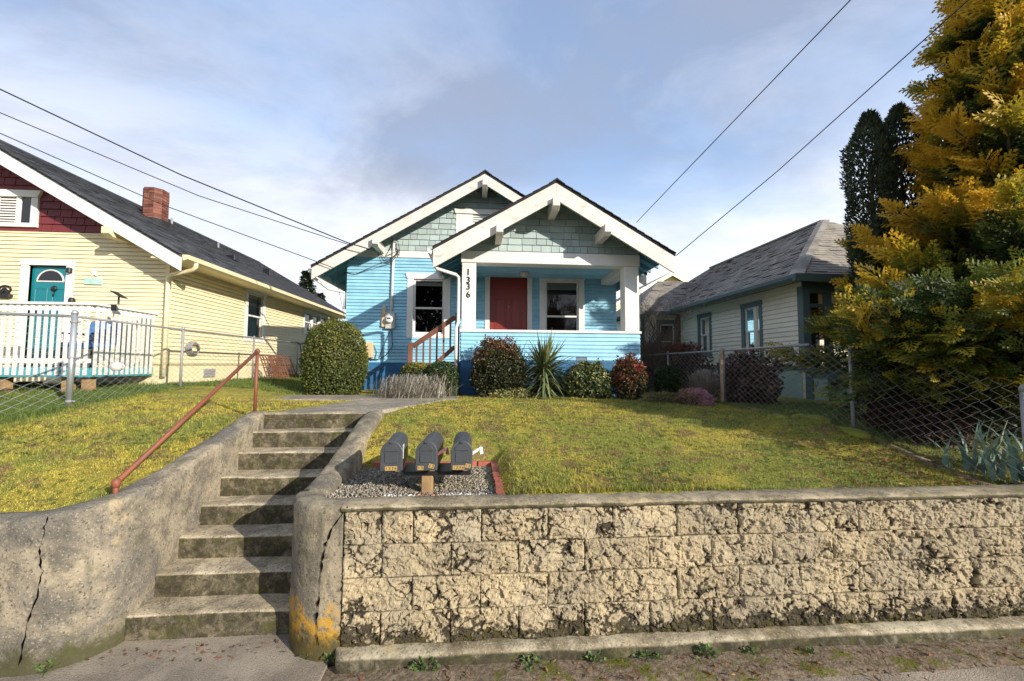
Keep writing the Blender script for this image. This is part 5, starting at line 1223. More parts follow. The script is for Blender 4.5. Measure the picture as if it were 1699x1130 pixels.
for z in (1.52, 2.1, 2.58): MB().lathe((cpx, cpy, z), [(0.037, -0.014), (0.040, -0.01), (0.040, 0.01), (0.037, 0.014)], 12).box(cpx+0.03, cpx+0.075, cpy-0.006, cpy+0.006, z-0.012, z+0.012).build('band', M['galv_old'], lf, True)
for y in (8.0, 10.4, 12.8, 15.0): fpost(lf, -5.38, y, gz1(-5.38, y)-0.05, 2.66, 0.022, M['galv_old'])
MB().tube([(cpx, cpy, 2.655), (-5.38, 8.0, 2.645), (-5.38, 15.2, 2.66)], 0.017, 8).build('top_rail', M['galv_old'], lf, True)
chain(lf, [(cpx, cpy), (-5.38, 8.0), (-5.38, 15.0)], lambda s: gz1(-5.38, cpy+s)+0.02, lambda s: 2.65, 0.085, 0.0021, M['galv'])
ex, ey = -6.55, 3.8
MB().tube([(cpx, cpy, 2.655), (ex, ey, 2.50)], 0.019, 8).build('top_rail', M['galv'], lf, True)
fpost(lf, ex, ey, 1.0, 2.52, 0.024, M['galv'])
chain(lf, [(cpx, cpy), (ex, ey)], lambda s: 1.44-0.20*s/2.47, lambda s: 2.65-0.15*s/2.47, 0.085, 0.0021, M['galv'])

rfn = thing('chain_link_fence', 'low weathered chain link fence along the right side of the lawn', 'fence', (4.72, 7.7, 1.33))
FXr = 4.72
htop = lambda y: float(np.interp(y, [2.9, 3.3, 4.2, 5.0, 5.7, 12], [1.72, 1.83, 2.07, 2.26, 2.34, 2.34]))
hbot = lambda y: gz1(FXr, y)+0.02
for y, r_ in ((11.9, 0.02), (10.1, 0.02), (7.72, 0.024), (4.95, 0.023), (3.28, 0.02)): fpost(rfn, FXr, y, hbot(y)-0.1, htop(y)+0.02, r_, M['galv_old'])
MB().tube([(FXr, 12.0, 2.335), (FXr, 9.0, 2.33), (FXr, 7.72, 2.335), (FXr, 5.62, 2.345)], 0.020, 8).build('top_rail', M['galv_old'], rfn, True)
chain(rfn, [(FXr-0.012, 12.0), (FXr-0.012, 2.95)], lambda s: hbot(12-s), lambda s: htop(12-s)+(0.05 if 12-s < 8 else 0.0), 0.085, 0.0024, M['galv_old'])
MB().box(FXr-0.09, FXr-0.045, 7.66, 7.70, 1.25, 2.36).build('wooden_stake', paint('bleached_stake', (0.45, 0.30, 0.2), 0.15, 0.8, 0), rfn)
V = []; ys_ = np.linspace(2.95, 8.2, 60)
for y in ys_:
    z = gz1(FXr-0.1, y); V += [(FXr-0.15, y, z-0.06), (FXr-0.12, y, z+0.018), (FXr-0.05, y, z+0.025), (FXr-0.03, y, z-0.06)]
V = np.array(V); V[:, 0] += fbm(V, 6, 3, 3)*0.02; V[:, 2] += fbm(V, 5, 3, 8)*0.012
idx = np.arange(len(V)).reshape(60, 4); Q = np.stack([idx[:-1, :-1], idx[1:, :-1], idx[1:, 1:], idx[:-1, 1:]], -1).reshape(-1, 4)
npmesh('edging', V, Q.copy(), M['verge'], rfn, True)

# clutter beside the yellow house
for i, (x0, x1, y0, y1, lab) in enumerate(((434, 458, 603, 634, 'brown slatted lattice panel leaning by the yellow wall, nearer one'), (450, 480, 599, 632, 'brown slatted lattice panel leaning by the yellow wall, farther one'))):
    yv = 11.3+i*1.0; a_, b_ = at(x0, y1, yv), at(x1, y0, yv); w_ = 0.55
    zb_ = gz1(a_.x, yv)
    lp = thing('lattice_panel', lab, 'lattice panel', (a_.x, yv, zb_), 'lattice panels')
    xx = a_.x+0.15
    for j in range(9):
        x = xx+w_*j/8; MB().bar((x, yv, zb_), (x-0.28, yv+0.12, zb_+0.62), 0.028, 0.012, (0, 1, 0)).build('slat', M['brown_wood'], lp)
    for j in range(7):
        t = j/6; MB().bar((xx-0.28*t, yv-0.012+0.12*t, zb_+0.62*t), (xx+w_-0.28*t, yv-0.012+0.12*t, zb_+0.62*t), 0.012, 0.028).build('slat', M['brown_wood'], lp)
yv = 12.3; a_ = at(497, 628, yv); zb_ = gz1(a_.x, yv)
so = thing('kick_scooter', 'black push scooter leaning beside the lattice panels', 'scooter', (a_.x, yv, zb_))
MB().tube([(a_.x+0.12, yv, zb_+0.1), (a_.x-0.02, yv, zb_+0.98)], 0.018, 8).build('stem', M['black'], so, True)
MB().tube([(a_.x-0.14, yv, zb_+1.02), (a_.x-0.02, yv, zb_+0.97), (a_.x+0.12, yv, zb_+1.0)], 0.014, 8).build('handlebar', M['black'], so, True)
MB().bar((a_.x+0.1, yv, zb_+0.12), (a_.x-0.35, yv+0.1, zb_+0.10), 0.1, 0.03).build('deck', M['black'], so)
for x in (a_.x+0.15, a_.x-0.42): MB().tube([(x+0.075*math.cos(t), yv, zb_+0.09+0.075*math.sin(t)) for t in np.linspace(0, 6.28, 14)], 0.018, 6).build('wheel', M['black'], so, True)


# ------------------------------------------------------------------ mailboxes and their bed
MBX = ((-0.675, 0.07, 'left mailbox of the three, dark grey, one gold 1336 sticker row'), (-0.405, -0.025, 'middle mailbox of the three, dark grey, over the wooden post'), (-0.130, 0.02, 'right mailbox of the three, dark grey, with raised white flag'))
for mi, (mx, rz, lab) in enumerate(MBX):
    t = thing('mailbox', lab, 'mailbox', (mx, 3.36, 1.205), 'row of mailboxes')
    w, h, L = 0.083, 0.225, 0.475
    pr_ = [(-w, 0), (w, 0)]+[(w*math.cos(R(a)), h-w+w*math.sin(R(a))) for a in range(0, 181, 15)]
    ro = t.location
    MB().prism([(mx+x*0.95, 3.385, 1.205+z*0.985) for x, z in pr_], (0, L, 0)).build('body', M['mailbox'], t, bevel=0.004)
    dr = MB().prism([(mx+x*1.03, 3.352, 1.202+z*1.015) for x, z in pr_], (0, 0.03, 0)).build('door', M['mailbox'], t, bevel=0.006, seg=2)
    MB().box(mx-0.05, mx+0.05, 3.346, 3.353, 1.265, 1.345).build('embossed_panel', M['mailbox'], dr, bevel=0.003)
    pts = [(mx+0.055*math.cos(R(a)), 3.350, 1.355+0.055*math.sin(R(a))) for a in range(0, 181, 15)]
    MB().prism(pts, (0, -0.004, 0)).build('embossed_panel', M['mailbox'], dr, bevel=0.002)
    MB().box(mx-0.012, mx+0.012, 3.338, 3.354, 1.415, 1.428).build('pull', M['mailbox'], dr, bevel=0.002)
    sgn = [(-0.035, '1', 0), (-0.012, '3', 0), (0.011, '3', 0), (0.034, '6', 0)] if mi == 0 else ([(-0.055, '1', 0), (-0.032, '3', 0), (0.030, '1', -18), (0.052, '2', -18)] if mi == 1 else [(-0.058, '1', 0), (-0.035, '3', 0), (-0.012, '3', 0), (0.011, '6', 0), (0.040, '1', -15), (0.060, '2', -15)])
    for dx, chh_, an in sgn:
        zc = 1.224 if not an else 1.238-(dx-0.04)*0.25
        c, s_ = math.cos(R(an)), math.sin(R(an)); wq, hq = 0.011, 0.016
        MB().prism([(mx+dx+x*c-z*s_, 3.3505, zc+x*s_+z*c) for x, z in ((-wq, -hq), (wq, -hq), (wq, hq), (-wq, hq))], (0, -0.0022, 0)).build('sticker', M['gold'], dr)
        me = text_mesh(chh_, 0.030, 0.0006); me.materials.append(M['number'])
        shared('number', me, dr, (mx+dx, 3.3475, zc), (R(90), R(-an), 0))
    fx = mx+w*0.96
    fp = {0: [(0, 1.34), (0, 1.40)], 1: [(0.0, 1.315), (0.07, 1.345)], 2: [(0.0, 1.315), (0.075, 1.35)]}[mi]
    mt = M['flag'] if mi != 1 else paint('faded_red_flag', (0.22, 0.10, 0.09), 0.2, 0.5, 0)
    f = MB()
    if mi == 0: f.box(fx, fx+0.006, 3.40, 3.43, 1.285, 1.385).box(fx, fx+0.006, 3.40, 3.47, 1.365, 1.39)
    else:
        f.bar((fx, 3.42, 1.315), (fx+0.075, 3.41, 1.365), 0.006, 0.022, (0, 0, 1))
        f.bar((fx+0.072, 3.41, 1.37), (fx+0.080, 3.40, 1.315), 0.006, 0.026, (1, 0, 0))
    f.build('flag', mt, t)
    t.rotation_euler.z = rz
    MB().box(mx-0.05, mx+0.05, 3.47, 3.72, 1.17, 1.204).build('mount_block', M['rawwood'], t)
ms = thing('mailbox_stand', 'short weathered timber post and black plank carrying three mailboxes', 'post', (-0.41, 3.5, 1.0))
MB().box(-0.62, -0.06, 3.46, 3.76, 1.135, 1.168).build('plank', M['black'], ms, bevel=0.004)
MB().box(-0.455, -0.365, 3.45, 3.54, 0.9, 1.134).build('post', M['rawwood'], ms, bevel=0.006)
bme = bpy.data.meshes.new('brick')
_b = MB().box(-0.03, 0.03, -0.098, 0.098, 0, 0.055); bme.from_pydata(_b.v, [], _b.f); 
M['brick_red'] = paint('red_edging_brick', (0.36, 0.10, 0.06), 0.2, 0.85, 0.4, 0.35, (0.13, 0.06, 0.055), 0.6, dscale=6)
bme.materials.append(M['brick_red'])
be = thing('brick_edging', 'red brick edging round the gravel mailbox bed', 'edging', (0.17, 3.7, 0.99))
for i in range(6): shared('brick', bme, be, (0.185-0.005*i+random.uniform(-.006, .006), 3.19+0.205*i, 0.985+random.uniform(-.006, .006)), (random.uniform(-.03, .03), random.uniform(-.05, .05), random.uniform(-.05, .05)))
for i in range(6): shared('brick', bme, be, (0.10-0.21*i, 4.345+random.uniform(-.01, .01), 0.99+random.uniform(-.008, .008)), (random.uniform(-.03, .03), random.uniform(-.04, .04), R(90)+random.uniform(-.05, .05)))
# gravel
def pebbles(name, P, size, mat, tint):
    n = len(P); base = np.array([(1, 0, 0), (-1, 0, 0), (0, 1, 0), (0, -1, 0), (0, 0, 1), (0, 0, -1)], float)
    F8 = np.array([(0, 2, 4), (2, 1, 4), (1, 3, 4), (3, 0, 4), (2, 0, 5), (1, 2, 5), (3, 1, 5), (0, 3, 5)])
    q = rng.normal(size=(n, 3, 3)); q, _ = np.linalg.qr(q)
    sc_ = size[:, None]*rng.uniform(0.6, 1.3, (n, 3))
    V = np.einsum('nij,vj->nvi', q*sc_[:, None, :], base)+P[:, None, :]
    Fc = (np.arange(n)[:, None, None]*6+F8[None]).reshape(-1, 3)
    return npmesh(name, V.reshape(-1, 3), Fc, mat, None, False, {'tint': np.repeat(tint, 6)})
def pebmat():
    t = NT('pebble'); r = t.n('ShaderNodeValToRGB'); el = r.color_ramp.elements
    for p, c in ((0.25, (0.14, 0.115, 0.085)), (0.5, (0.24, 0.205, 0.155)), (0.75, (0.36, 0.32, 0.25)), (0.9, (0.62, 0.61, 0.62))): e = el.new(p); e.color = (*c, 1)
    el[0].color = (0.05, 0.043, 0.036, 1); el[-1].color = (0.42, 0.17, 0.07, 1)
    t.t.links.new(t.attr('tint'), r.inputs[0]); return t.done(r.outputs[0], 0.85, t.noise(80), 0.3, 0.004)
M['pebble'] = pebmat()
n = 9000
PX = rng.uniform(-1.2, 0.15, n); PYs = rng.uniform(3.24, 4.30, n)
ok = ~((PX < -1.02) & (PYs < 3.6) & ((PX+1.02)**2+(PYs-3.45)**2 > 0.17**2)) & (PX > -1.16)
PX, PYs = PX[ok], PYs[ok]; n = len(PX)
tn = np.clip(rng.normal(0.52, 0.17, n), 0.02, 0.8)
frt = (PYs < 3.42)
tn = np.where(frt & (np.abs(PX+0.62) < 0.12) & (rng.random(n) < .8), 0.9, tn); tn = np.where(frt & (np.abs(PX+0.10) < 0.22) & (rng.random(n) < .6), 0.88, tn); tn = np.where(frt & (np.abs(PX+0.38) < 0.10) & (rng.random(n) < .6), 0.99, tn)
P = np.stack([PX, PYs, gz(PX, PYs)+rng.uniform(-0.004, 0.016, n)], 1)
tag(pebbles('gravel', P, rng.uniform(0.006, 0.013, n), M['pebble'], tn), 'grey brown gravel filling the bed under the mailboxes', 'gravel', None, 'stuff')

# ================================================================== PLANTS
def unit(v): return v/np.maximum(np.linalg.norm(v, axis=1), 1e-9)[:, None]
def leaves(name, P, D, N, L, W, tint, mat, parent=None, fold=0.25, label=None):
    D = unit(D); S = unit(np.cross(D, N)); U = np.cross(S, D); n = len(P)
    mid = P+D*(L*0.45)[:, None]; up = U*(W*fold)[:, None]
    V = np.stack([P, mid+S*(W/2)[:, None]+up, P+D*L[:, None], mid-S*(W/2)[:, None]+up], 1).reshape(-1, 3)
    b = np.arange(n)[:, None]*4
    Fc = np.concatenate([b+np.array([[0, 1, 2]]), b+np.array([[0, 2, 3]])])
    return npmesh(name, V, Fc, mat, parent, False, {'tint': np.repeat(np.clip(tint, 0, 1), 4)})
def rdirs(n, r_=None): return unit((r_ or rng).normal(size=(n, 3)))
def strips(name, paths, W, tint, mat, parent=None, taper=0.15):
    "paths (n, k, 3): ribbons that keep a width W (n,) and narrow to the tip"
    n, k, _ = paths.shape; T = np.gradient(paths, axis=1); side = np.cross(T, np.array([0.13, 0.21, 1.0])); side /= np.maximum(np.linalg.norm(side, axis=2), 1e-9)[:, :, None]
    prof = np.concatenate([[0.6], np.linspace(1.0, taper, k-1)])
    o = side*(W[:, None]*prof[None])[:, :, None]*0.5
    V = np.stack([paths-o, paths+o], 2).reshape(-1, 3)
    b = (np.arange(n)[:, None, None]*k*2+np.arange(k-1)[None, :, None]*2); Q = (b+np.array([[[0, 1, 3, 2]]])).reshape(-1, 4)
    return npmesh(name, V, Q, mat, parent, False, {'tint': np.repeat(np.clip(tint, 0, 1), k*2)})
def twigs(name, A_, B_, r0, mat, parent=None, n=3):
    d = unit(B_-A_); a = unit(np.cross(d, np.array([0.3, 0.5, 0.21]))); b = np.cross(d, a); V = []; m = len(A_)
    r0 = np.broadcast_to(np.asarray(r0, float), (m,))
    for i in range(n):
        t = 2*math.pi*i/n; o = a*math.cos(t)+b*math.sin(t); V += [A_+o*r0[:, None], B_+o*(r0*0.55)[:, None]]
    V = np.stack(V, 1).reshape(-1, 3); base = np.arange(m)[:, None]*2*n
    Q = np.concatenate([base+np.array([[2*i, 2*((i+1) % n), 2*((i+1) % n)+1, 2*i+1]]) for i in range(n)])
    return npmesh(name, V, Q, mat, parent, True)
def dome(name, label, cat, c, rad, n, L, W, mat, tintf, seed=1, rough=0.10, zmin=None, shell=0.72, power=2.0, group=None, stick=0.35, core_m=None, twiggy=0):
    "dense shrub: leaves through the outer volume of an uneven dome, round an added solid dark core unless twiggy"
    r_ = np.random.default_rng(seed); c = np.array(c, float); rad = np.array(rad, float)
    g = gz1(c[0], c[1]) if zmin is None else zmin
    t = thing(name, label, cat, (c[0], c[1], g), group)
    d = unit(r_.normal(size=(n*2, 3)))
    s = (np.abs(d/1.0)**power).sum(1)**(-1/power)
    rr_ = s*(1+rough*fbm(d*2.2+seed, 1.0, 4, seed)+0.5*rough*fbm(d*7+seed, 1.0, 2, seed+3))
    dep = shell+(1-shell)*r_.random(n*2)**0.45; stray = r_.random(n*2) < 0.03; dep = np.where(stray, 1+0.10*r_.random(n*2)*min(1, rough*8), dep)
    P = c+d*rad*(rr_*dep)[:, None]; ok = P[:, 2] > g+0.01; P, d, dep = P[ok][:n], d[ok][:n], dep[ok][:n]
    m = len(P); nr = unit(d/rad)
    D = unit(nr*stick+r_.normal(size=(m, 3))*0.6); N = unit(nr+r_.normal(size=(m, 3))*0.55)
    leaves('foliage', P, D, N, L*r_.uniform(0.7, 1.3, m), W*r_.uniform(0.7, 1.3, m), tintf(P, dep, r_), mat, t)
    if twiggy:
        q = r_.integers(0, m, twiggy); E_ = P[q]; A0 = np.stack([c[0]+0.25*(E_[:, 0]-c[0]), c[1]+0.25*(E_[:, 1]-c[1]), np.full(twiggy, g)], 1)
        twigs('branches_or_core', A0, E_, 0.006, M['twig'], t); return t
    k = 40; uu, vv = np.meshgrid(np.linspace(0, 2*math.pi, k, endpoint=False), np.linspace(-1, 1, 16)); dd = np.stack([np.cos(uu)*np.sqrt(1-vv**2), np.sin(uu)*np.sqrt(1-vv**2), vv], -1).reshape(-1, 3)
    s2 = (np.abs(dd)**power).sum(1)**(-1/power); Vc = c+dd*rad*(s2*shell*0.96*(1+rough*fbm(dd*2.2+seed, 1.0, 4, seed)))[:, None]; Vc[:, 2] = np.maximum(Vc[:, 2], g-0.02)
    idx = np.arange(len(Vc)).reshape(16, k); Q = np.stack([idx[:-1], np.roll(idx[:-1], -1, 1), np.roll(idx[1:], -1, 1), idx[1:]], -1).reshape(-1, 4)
    npmesh('branches_or_core', Vc, Q.copy(), core_m or M['core_dark'], t, True)  # solid blob added to block see-through, inner shade put into its dark colour
    return t
M['core_dark'] = paint('dark_shrub_core', (0.030, 0.028, 0.016), 0.4, 0.95, 0, 0.4, (0.06, 0.05, 0.03), 0.8, dscale=20)
M['l_box'] = leafmat('boxwood_leaf', [(0, (0.035, 0.055, 0.012)), (0.5, (0.095, 0.115, 0.022)), (1, (0.24, 0.22, 0.045))], 0.2, 0.4)
M['l_hedge'] = leafmat('dark_box_leaf', [(0, (0.018, 0.035, 0.010)), (0.6, (0.055, 0.085, 0.020)), (1, (0.24, 0.19, 0.03))], 0.15, 0.4)
M['l_nandina'] = leafmat('nandina_leaf', [(0, (0.018, 0.026, 0.010)), (0.45, (0.065, 0.065, 0.022)), (0.7, (0.155, 0.065, 0.025)), (1, (0.24, 0.030, 0.026))], 0.2, 0.4)
M['l_euon'] = leafmat('variegated_leaf', [(0, (0.025, 0.045, 0.015)), (0.5, (0.085, 0.11, 0.035)), (0.8, (0.30, 0.29, 0.12)), (1, (0.55, 0.42, 0.13))], 0.2, 0.4)
M['l_yucca'] = leafmat('yucca_leaf', [(0, (0.055, 0.085, 0.035)), (0.6, (0.16, 0.19, 0.075)), (1, (0.36, 0.29, 0.13))], 0.12, 0.45)
M['l_grey'] = leafmat('lavender_stem', [(0, (0.17, 0.145, 0.115)), (0.6, (0.33, 0.295, 0.235)), (1, (0.48, 0.45, 0.37))], 0.15, 0.7)
M['l_brown'] = leafmat('dry_brown_leaf', [(0, (0.035, 0.020, 0.014)), (0.6, (0.115, 0.065, 0.045)), (1, (0.26, 0.165, 0.11))], 0.2, 0.7)
M['l_heath'] = leafmat('heather_flower', [(0, (0.10, 0.10, 0.03)), (0.45, (0.26, 0.19, 0.10)), (0.6, (0.40, 0.20, 0.20)), (1, (0.52, 0.27, 0.34))], 0.2, 0.6)
M['l_iris'] = leafmat('iris_leaf', [(0, (0.075, 0.145, 0.115)), (0.7, (0.19, 0.29, 0.23)), (1, (0.42, 0.36, 0.20))], 0.15, 0.45)
M['l_weed'] = leafmat('weed_leaf', [(0, (0.045, 0.10, 0.03)), (1, (0.17, 0.27, 0.075))], 0.25, 0.5)
M['l_gold'] = leafmat('golden_conifer_spray', [(0, (0.014, 0.028, 0.010)), (0.36, (0.055, 0.090, 0.022)), (0.56, (0.17, 0.19, 0.030)), (0.76, (0.45, 0.36, 0.032)), (1, (0.72, 0.45, 0.04))], 0.42, 0.55, 0.2)
M['l_yew'] = leafmat('dark_yew_needle', [(0, (0.014, 0.024, 0.012)), (1, (0.070, 0.090, 0.034))], 0.15, 0.55)
M['l_far'] = leafmat('far_fir_needle', [(0, (0.02, 0.032, 0.018)), (1, (0.055, 0.075, 0.04))], 0.1, 0.7)

B = 1.42
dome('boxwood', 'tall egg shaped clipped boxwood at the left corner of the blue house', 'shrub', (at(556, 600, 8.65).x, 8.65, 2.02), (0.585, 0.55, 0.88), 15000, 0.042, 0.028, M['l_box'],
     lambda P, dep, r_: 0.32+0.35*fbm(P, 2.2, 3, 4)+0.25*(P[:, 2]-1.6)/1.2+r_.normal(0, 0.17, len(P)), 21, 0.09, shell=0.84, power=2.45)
dome('box_hedge', 'low clipped dark green hedge ball touching the porch downspout', 'shrub', (at(733, 630, 8.1).x, 8.1, 1.66), (0.30, 0.30, 0.42), 5500, 0.036, 0.024, M['l_hedge'], lambda P, dep, r_: 0.35+0.2*fbm(P, 3, 2, 4)+r_.normal(0, 0.15, len(P)), 22, 0.06, shell=0.84, power=2.8, group='clipped hedge balls')
dome('box_hedge', 'low clipped hedge ball with yellow tips behind the lavender', 'shrub', (at(694, 630, 8.3).x, 8.3, 1.66), (0.36, 0.30, 0.40), 5500, 0.036, 0.024, M['l_hedge'], lambda P, dep, r_: 0.15+0.75*sm(1.75, 2.05, P[:, 2])+r_.normal(0, 0.16, len(P)), 23, 0.06, shell=0.84, power=2.8, group='clipped hedge balls')
dome('nandina', 'large rounded red tipped shrub left of the spiky yucca', 'shrub', (at(829, 610, 8.0).x, 8.0, 1.92), (0.50, 0.36, 0.62), 9000, 0.055, 0.030, M['l_nandina'], lambda P, dep, r_: 0.22+0.50*sm(2.05, 2.6, P[:, 2]+0.45*fbm(P, 3.2, 3, 5))+0.2*fbm(P, 4, 3, 2)+r_.normal(0, 0.15, len(P)), 24, 0.32, shell=0.6, power=2.3)
dome('euonymus', 'low rounded variegated green and cream shrub right of the yucca', 'shrub', (at(975, 630, 8.0).x, 8.0, 1.66), (0.44, 0.34, 0.40), 5200, 0.060, 0.040, M['l_euon'], lambda P, dep, r_: 0.42+0.2*fbm(P, 4, 3, 2)+r_.normal(0, 0.22, len(P)), 25, 0.26, shell=0.62, power=2.3)
dome('nandina', 'smaller red and green nandina at the right corner of the porch', 'shrub', (at(1043, 625, 7.9).x, 7.9, 1.78), (0.30, 0.28, 0.46), 3800, 0.062, 0.034, M['l_nandina'], lambda P, dep, r_: 0.28+0.55*sm(1.6, 2.2, P[:, 2]+0.5*fbm(P, 3.5, 3, 7))+r_.normal(0, 0.2, len(P)), 26, 0.4, shell=0.5, power=2.2)
dome('ground_cover', 'low yellow leaved ground cover at the foot of the red shrub', 'plant', (at(850, 650, 7.75).x, 7.75, 1.44), (0.42, 0.16, 0.14), 1200, 0.05, 0.035, M['l_euon'], lambda P, dep, r_: 0.72+r_.normal(0, 0.2, len(P)), 27, 0.3, shell=0.5)
dome('heather', 'low pink flowering heather in front of the right fence', 'shrub', (at(1152, 655, 7.3).x, 7.3, 1.42), (0.34, 0.25, 0.20), 3200, 0.04, 0.014, M['l_heath'], lambda P, dep, r_: 0.45+0.5*sm(3.7, 4.1, P[:, 0])+r_.normal(0, 0.15, len(P)), 28, 0.3, shell=0.5, stick=0.9)
dome('heather', 'fading tan heather left of the pink one', 'shrub', (at(1105, 658, 7.5).x, 7.5, 1.40), (0.36, 0.25, 0.13), 2400, 0.04, 0.014, M['l_heath'], lambda P, dep, r_: 0.25+r_.normal(0, 0.14, len(P)), 29, 0.3, shell=0.5, stick=0.9)
dome('dark_shrub', 'small dark green shrub against the right fence', 'shrub', (at(1108, 625, 9.0).x, 9.0, 1.65), (0.28, 0.25, 0.40), 2600, 0.05, 0.03, M['l_hedge'], lambda P, dep, r_: 0.25+r_.normal(0, 0.15, len(P)), 30, 0.15)
dome('hydrangea', 'brown withered hydrangea behind the right fence', 'shrub', (5.35, at(1228, 640, 8.2).y-0.2, 1.75), (0.48, 0.75, 0.62), 2000, 0.10, 0.065, M['l_brown'], lambda P, dep, r_: 0.45+0.3*fbm(P, 3, 3, 5)+r_.normal(0, 0.18, len(P)), 31, 0.35, shell=0.25, zmin=1.25, twiggy=260, group='withered shrubs')
dome('hydrangea', 'brown withered shrub behind the fence, nearer the blue house', 'shrub', (5.25, 10.0, 1.85), (0.42, 0.75, 0.66), 1500, 0.09, 0.055, M['l_brown'], lambda P, dep, r_: 0.35+0.3*fbm(P, 3, 3, 5)+r_.normal(0, 0.18, len(P)), 32, 0.35, shell=0.25, zmin=1.25, twiggy=260, group='withered shrubs')

dome('thicket', 'dark twiggy undergrowth beneath the golden conifer behind the fence', 'shrub', (6.5, 5.25, 1.45), (1.15, 1.0, 0.75), 7000, 0.09, 0.035, M['l_yew'], lambda P, dep, r_: r_.random(len(P)), 33, 0.3, shell=0.6, zmin=0.95)
dome('thicket', 'dry brown conifer skirt close to the fence mesh', 'shrub', (5.35, 4.75, 1.35), (0.42, 0.5, 0.62), 3200, 0.10, 0.03, M['l_brown'], lambda P, dep, r_: 0.25+r_.normal(0, 0.15, len(P)), 34, 0.3, shell=0.5, zmin=1.0)
# tan twiggy ball, lavender, bare red-tipped hedge
def stems(name, label, cat, c, n, spread, h0, h1, w, mat, seed, droop=0.0, tint=(0.2, 1.0), k=5, group=None, bs=0.05):
    r_ = np.random.default_rng(seed); g = gz1(c[0], c[1]); t = thing(name, label, cat, (c[0], c[1], g), group)
    az = r_.uniform(0, 2*math.pi, n); lean = np.abs(r_.normal(0, 1, n))*spread; lean = np.minimum(lean, 1.35); H = r_.uniform(h0, h1, n)
    s = np.linspace(0, 1, k)[None, :]; b = np.stack([r_.normal(0, bs, n), r_.normal(0, min(bs, 0.14), n)], 1)
    le = lean[:, None]*(0.75+0.25*s); hx = np.sin(le)*H[:, None]*s; hz_ = np.cos(le)*H[:, None]*s-droop*H[:, None]*s**2
    X = c[0]+b[:, :1]+np.cos(az)[:, None]*hx*c[2]; Y = c[1]+b[:, 1:]+np.sin(az)[:, None]*hx*c[3]
    P = np.stack([X, Y, g+hz_], -1)+r_.normal(0, 0.006, (n, k, 3))*s[:, :, None]
    strips('stems', P, np.full(n, w)*r_.uniform(0.7, 1.3, n), r_.uniform(*tint, n), mat, t, 0.7)
    return t
xl = at(684, 640, 7.7).x
stems('lavender', 'grey tan winter lavender bush beside the garden walk', 'shrub', (xl, 7.7, 1.2, 0.9), 3000, 0.75, 0.12, 0.46, 0.010, M['l_grey'], 41, bs=0.24)
stems('dry_grass', 'tan rounded twiggy clump before the right fence', 'plant', (at(1168, 640, 7.9).x, 7.9, 1.0, 0.9), 1500, 0.55, 0.40, 0.66, 0.008, M['l_grey'], 42, tint=(0, 0.5))
def bare_hedge(name, label, x0, x1, y0, y1, z1, n, seed):
    r_ = np.random.default_rng(seed); g = gz1(x0, y0); t = thing(name, label, 'hedge', ((x0+x1)/2, (y0+y1)/2, g))
    A_ = np.stack([r_.uniform(x0, x1, n), r_.uniform(y0, y1, n), np.full(n, g)+r_.uniform(0, z1-g-0.15, n)], 1)
    B_ = A_+np.stack([r_.normal(0, 0.13, n), r_.normal(0, 0.13, n), r_.uniform(0.12, 0.4, n)], 1); B_[:, 2] = np.minimum(B_[:, 2], z1+r_.normal(0, 0.04, n))
    top = B_[:, 2] > z1-0.25
    twigs('twigs', A_[~top], B_[~top], 0.006, M['twig'], t); twigs('red_tips', A_[top], B_[top], 0.005, M['redtwig'], t)
M['redtwig'] = paint('red_brown_twig', (0.20, 0.075, 0.045), 0.3, 0.9, 0.1)
h0 = at(1066, 600, 12.3); h1 = at(1150, 572, 12.3)
bare_hedge('bare_hedge', 'leafless brown hedge with reddish tips behind the fence', h0.x, h1.x, 11.9, 12.7, h1.z+0.05, 5200, 43)
def branchy(name, label, base, H, n1, seed, lean=(0, 0), spread=0.6, mat=None, r0=0.05, depth=3, kids=5, group=None, cat='tree', twm=None):
    r_ = random.Random(seed); t = thing(name, label, cat, base, group); segs = []
    def grow(p, d, L, r, k):
        q = p; n = 4
        for i in range(n):
            d2 = (d+Vector((r_.gauss(0, .13), r_.gauss(0, .13), r_.gauss(0, .08)+0.05))).normalized(); e = q+d2*(L/n)
            segs.append((q.copy(), e.copy(), r*(1-0.6*i/n), k)); 
            if k > 0:
                for j in range(kids if i else 1):
                    if r_.random() < 0.62:
                        v = Vector((r_.gauss(0, 1), r_.gauss(0, 1), r_.gauss(0.25, 0.6))).normalized()
                        grow(q.lerp(e, r_.random()), (d2*(1-spread)+v*spread).normalized(), L*r_.uniform(0.42, 0.68), r*0.5, k-1)
            q = e; d = d2
    for i in range(n1):
        a = 2*math.pi*i/n1+r_.random(); d = Vector((lean[0]+0.28*math.cos(a), lean[1]+0.28*math.sin(a), 1)).normalized()
        grow(Vector(base)+Vector((0.05*math.cos(a), 0.05*math.sin(a), 0)), d, H*r_.uniform(0.7, 1), r0, depth)
    A_ = np.array([s[0] for s in segs]); B_ = np.array([s[1] for s in segs]); rr_ = np.array([s[2] for s in segs]); kk = np.array([s[3] for s in segs])
    big = kk >= depth-1
    twigs('trunk', A_[big], B_[big], rr_[big], mat or M['bark'], t, 5); twigs('crown', A_[~big], B_[~big], np.maximum(rr_[~big], 0.003), twm or M['twig'], t, 3)
    return t
b0 = at(1074, 600, 11.4); branchy('bare_tree', 'leafless shrubby tree between the blue house and cream house', (b0.x, 11.4, 1.3), 1.9, 4, 5, spread=0.5, r0=0.025, depth=3, kids=4)

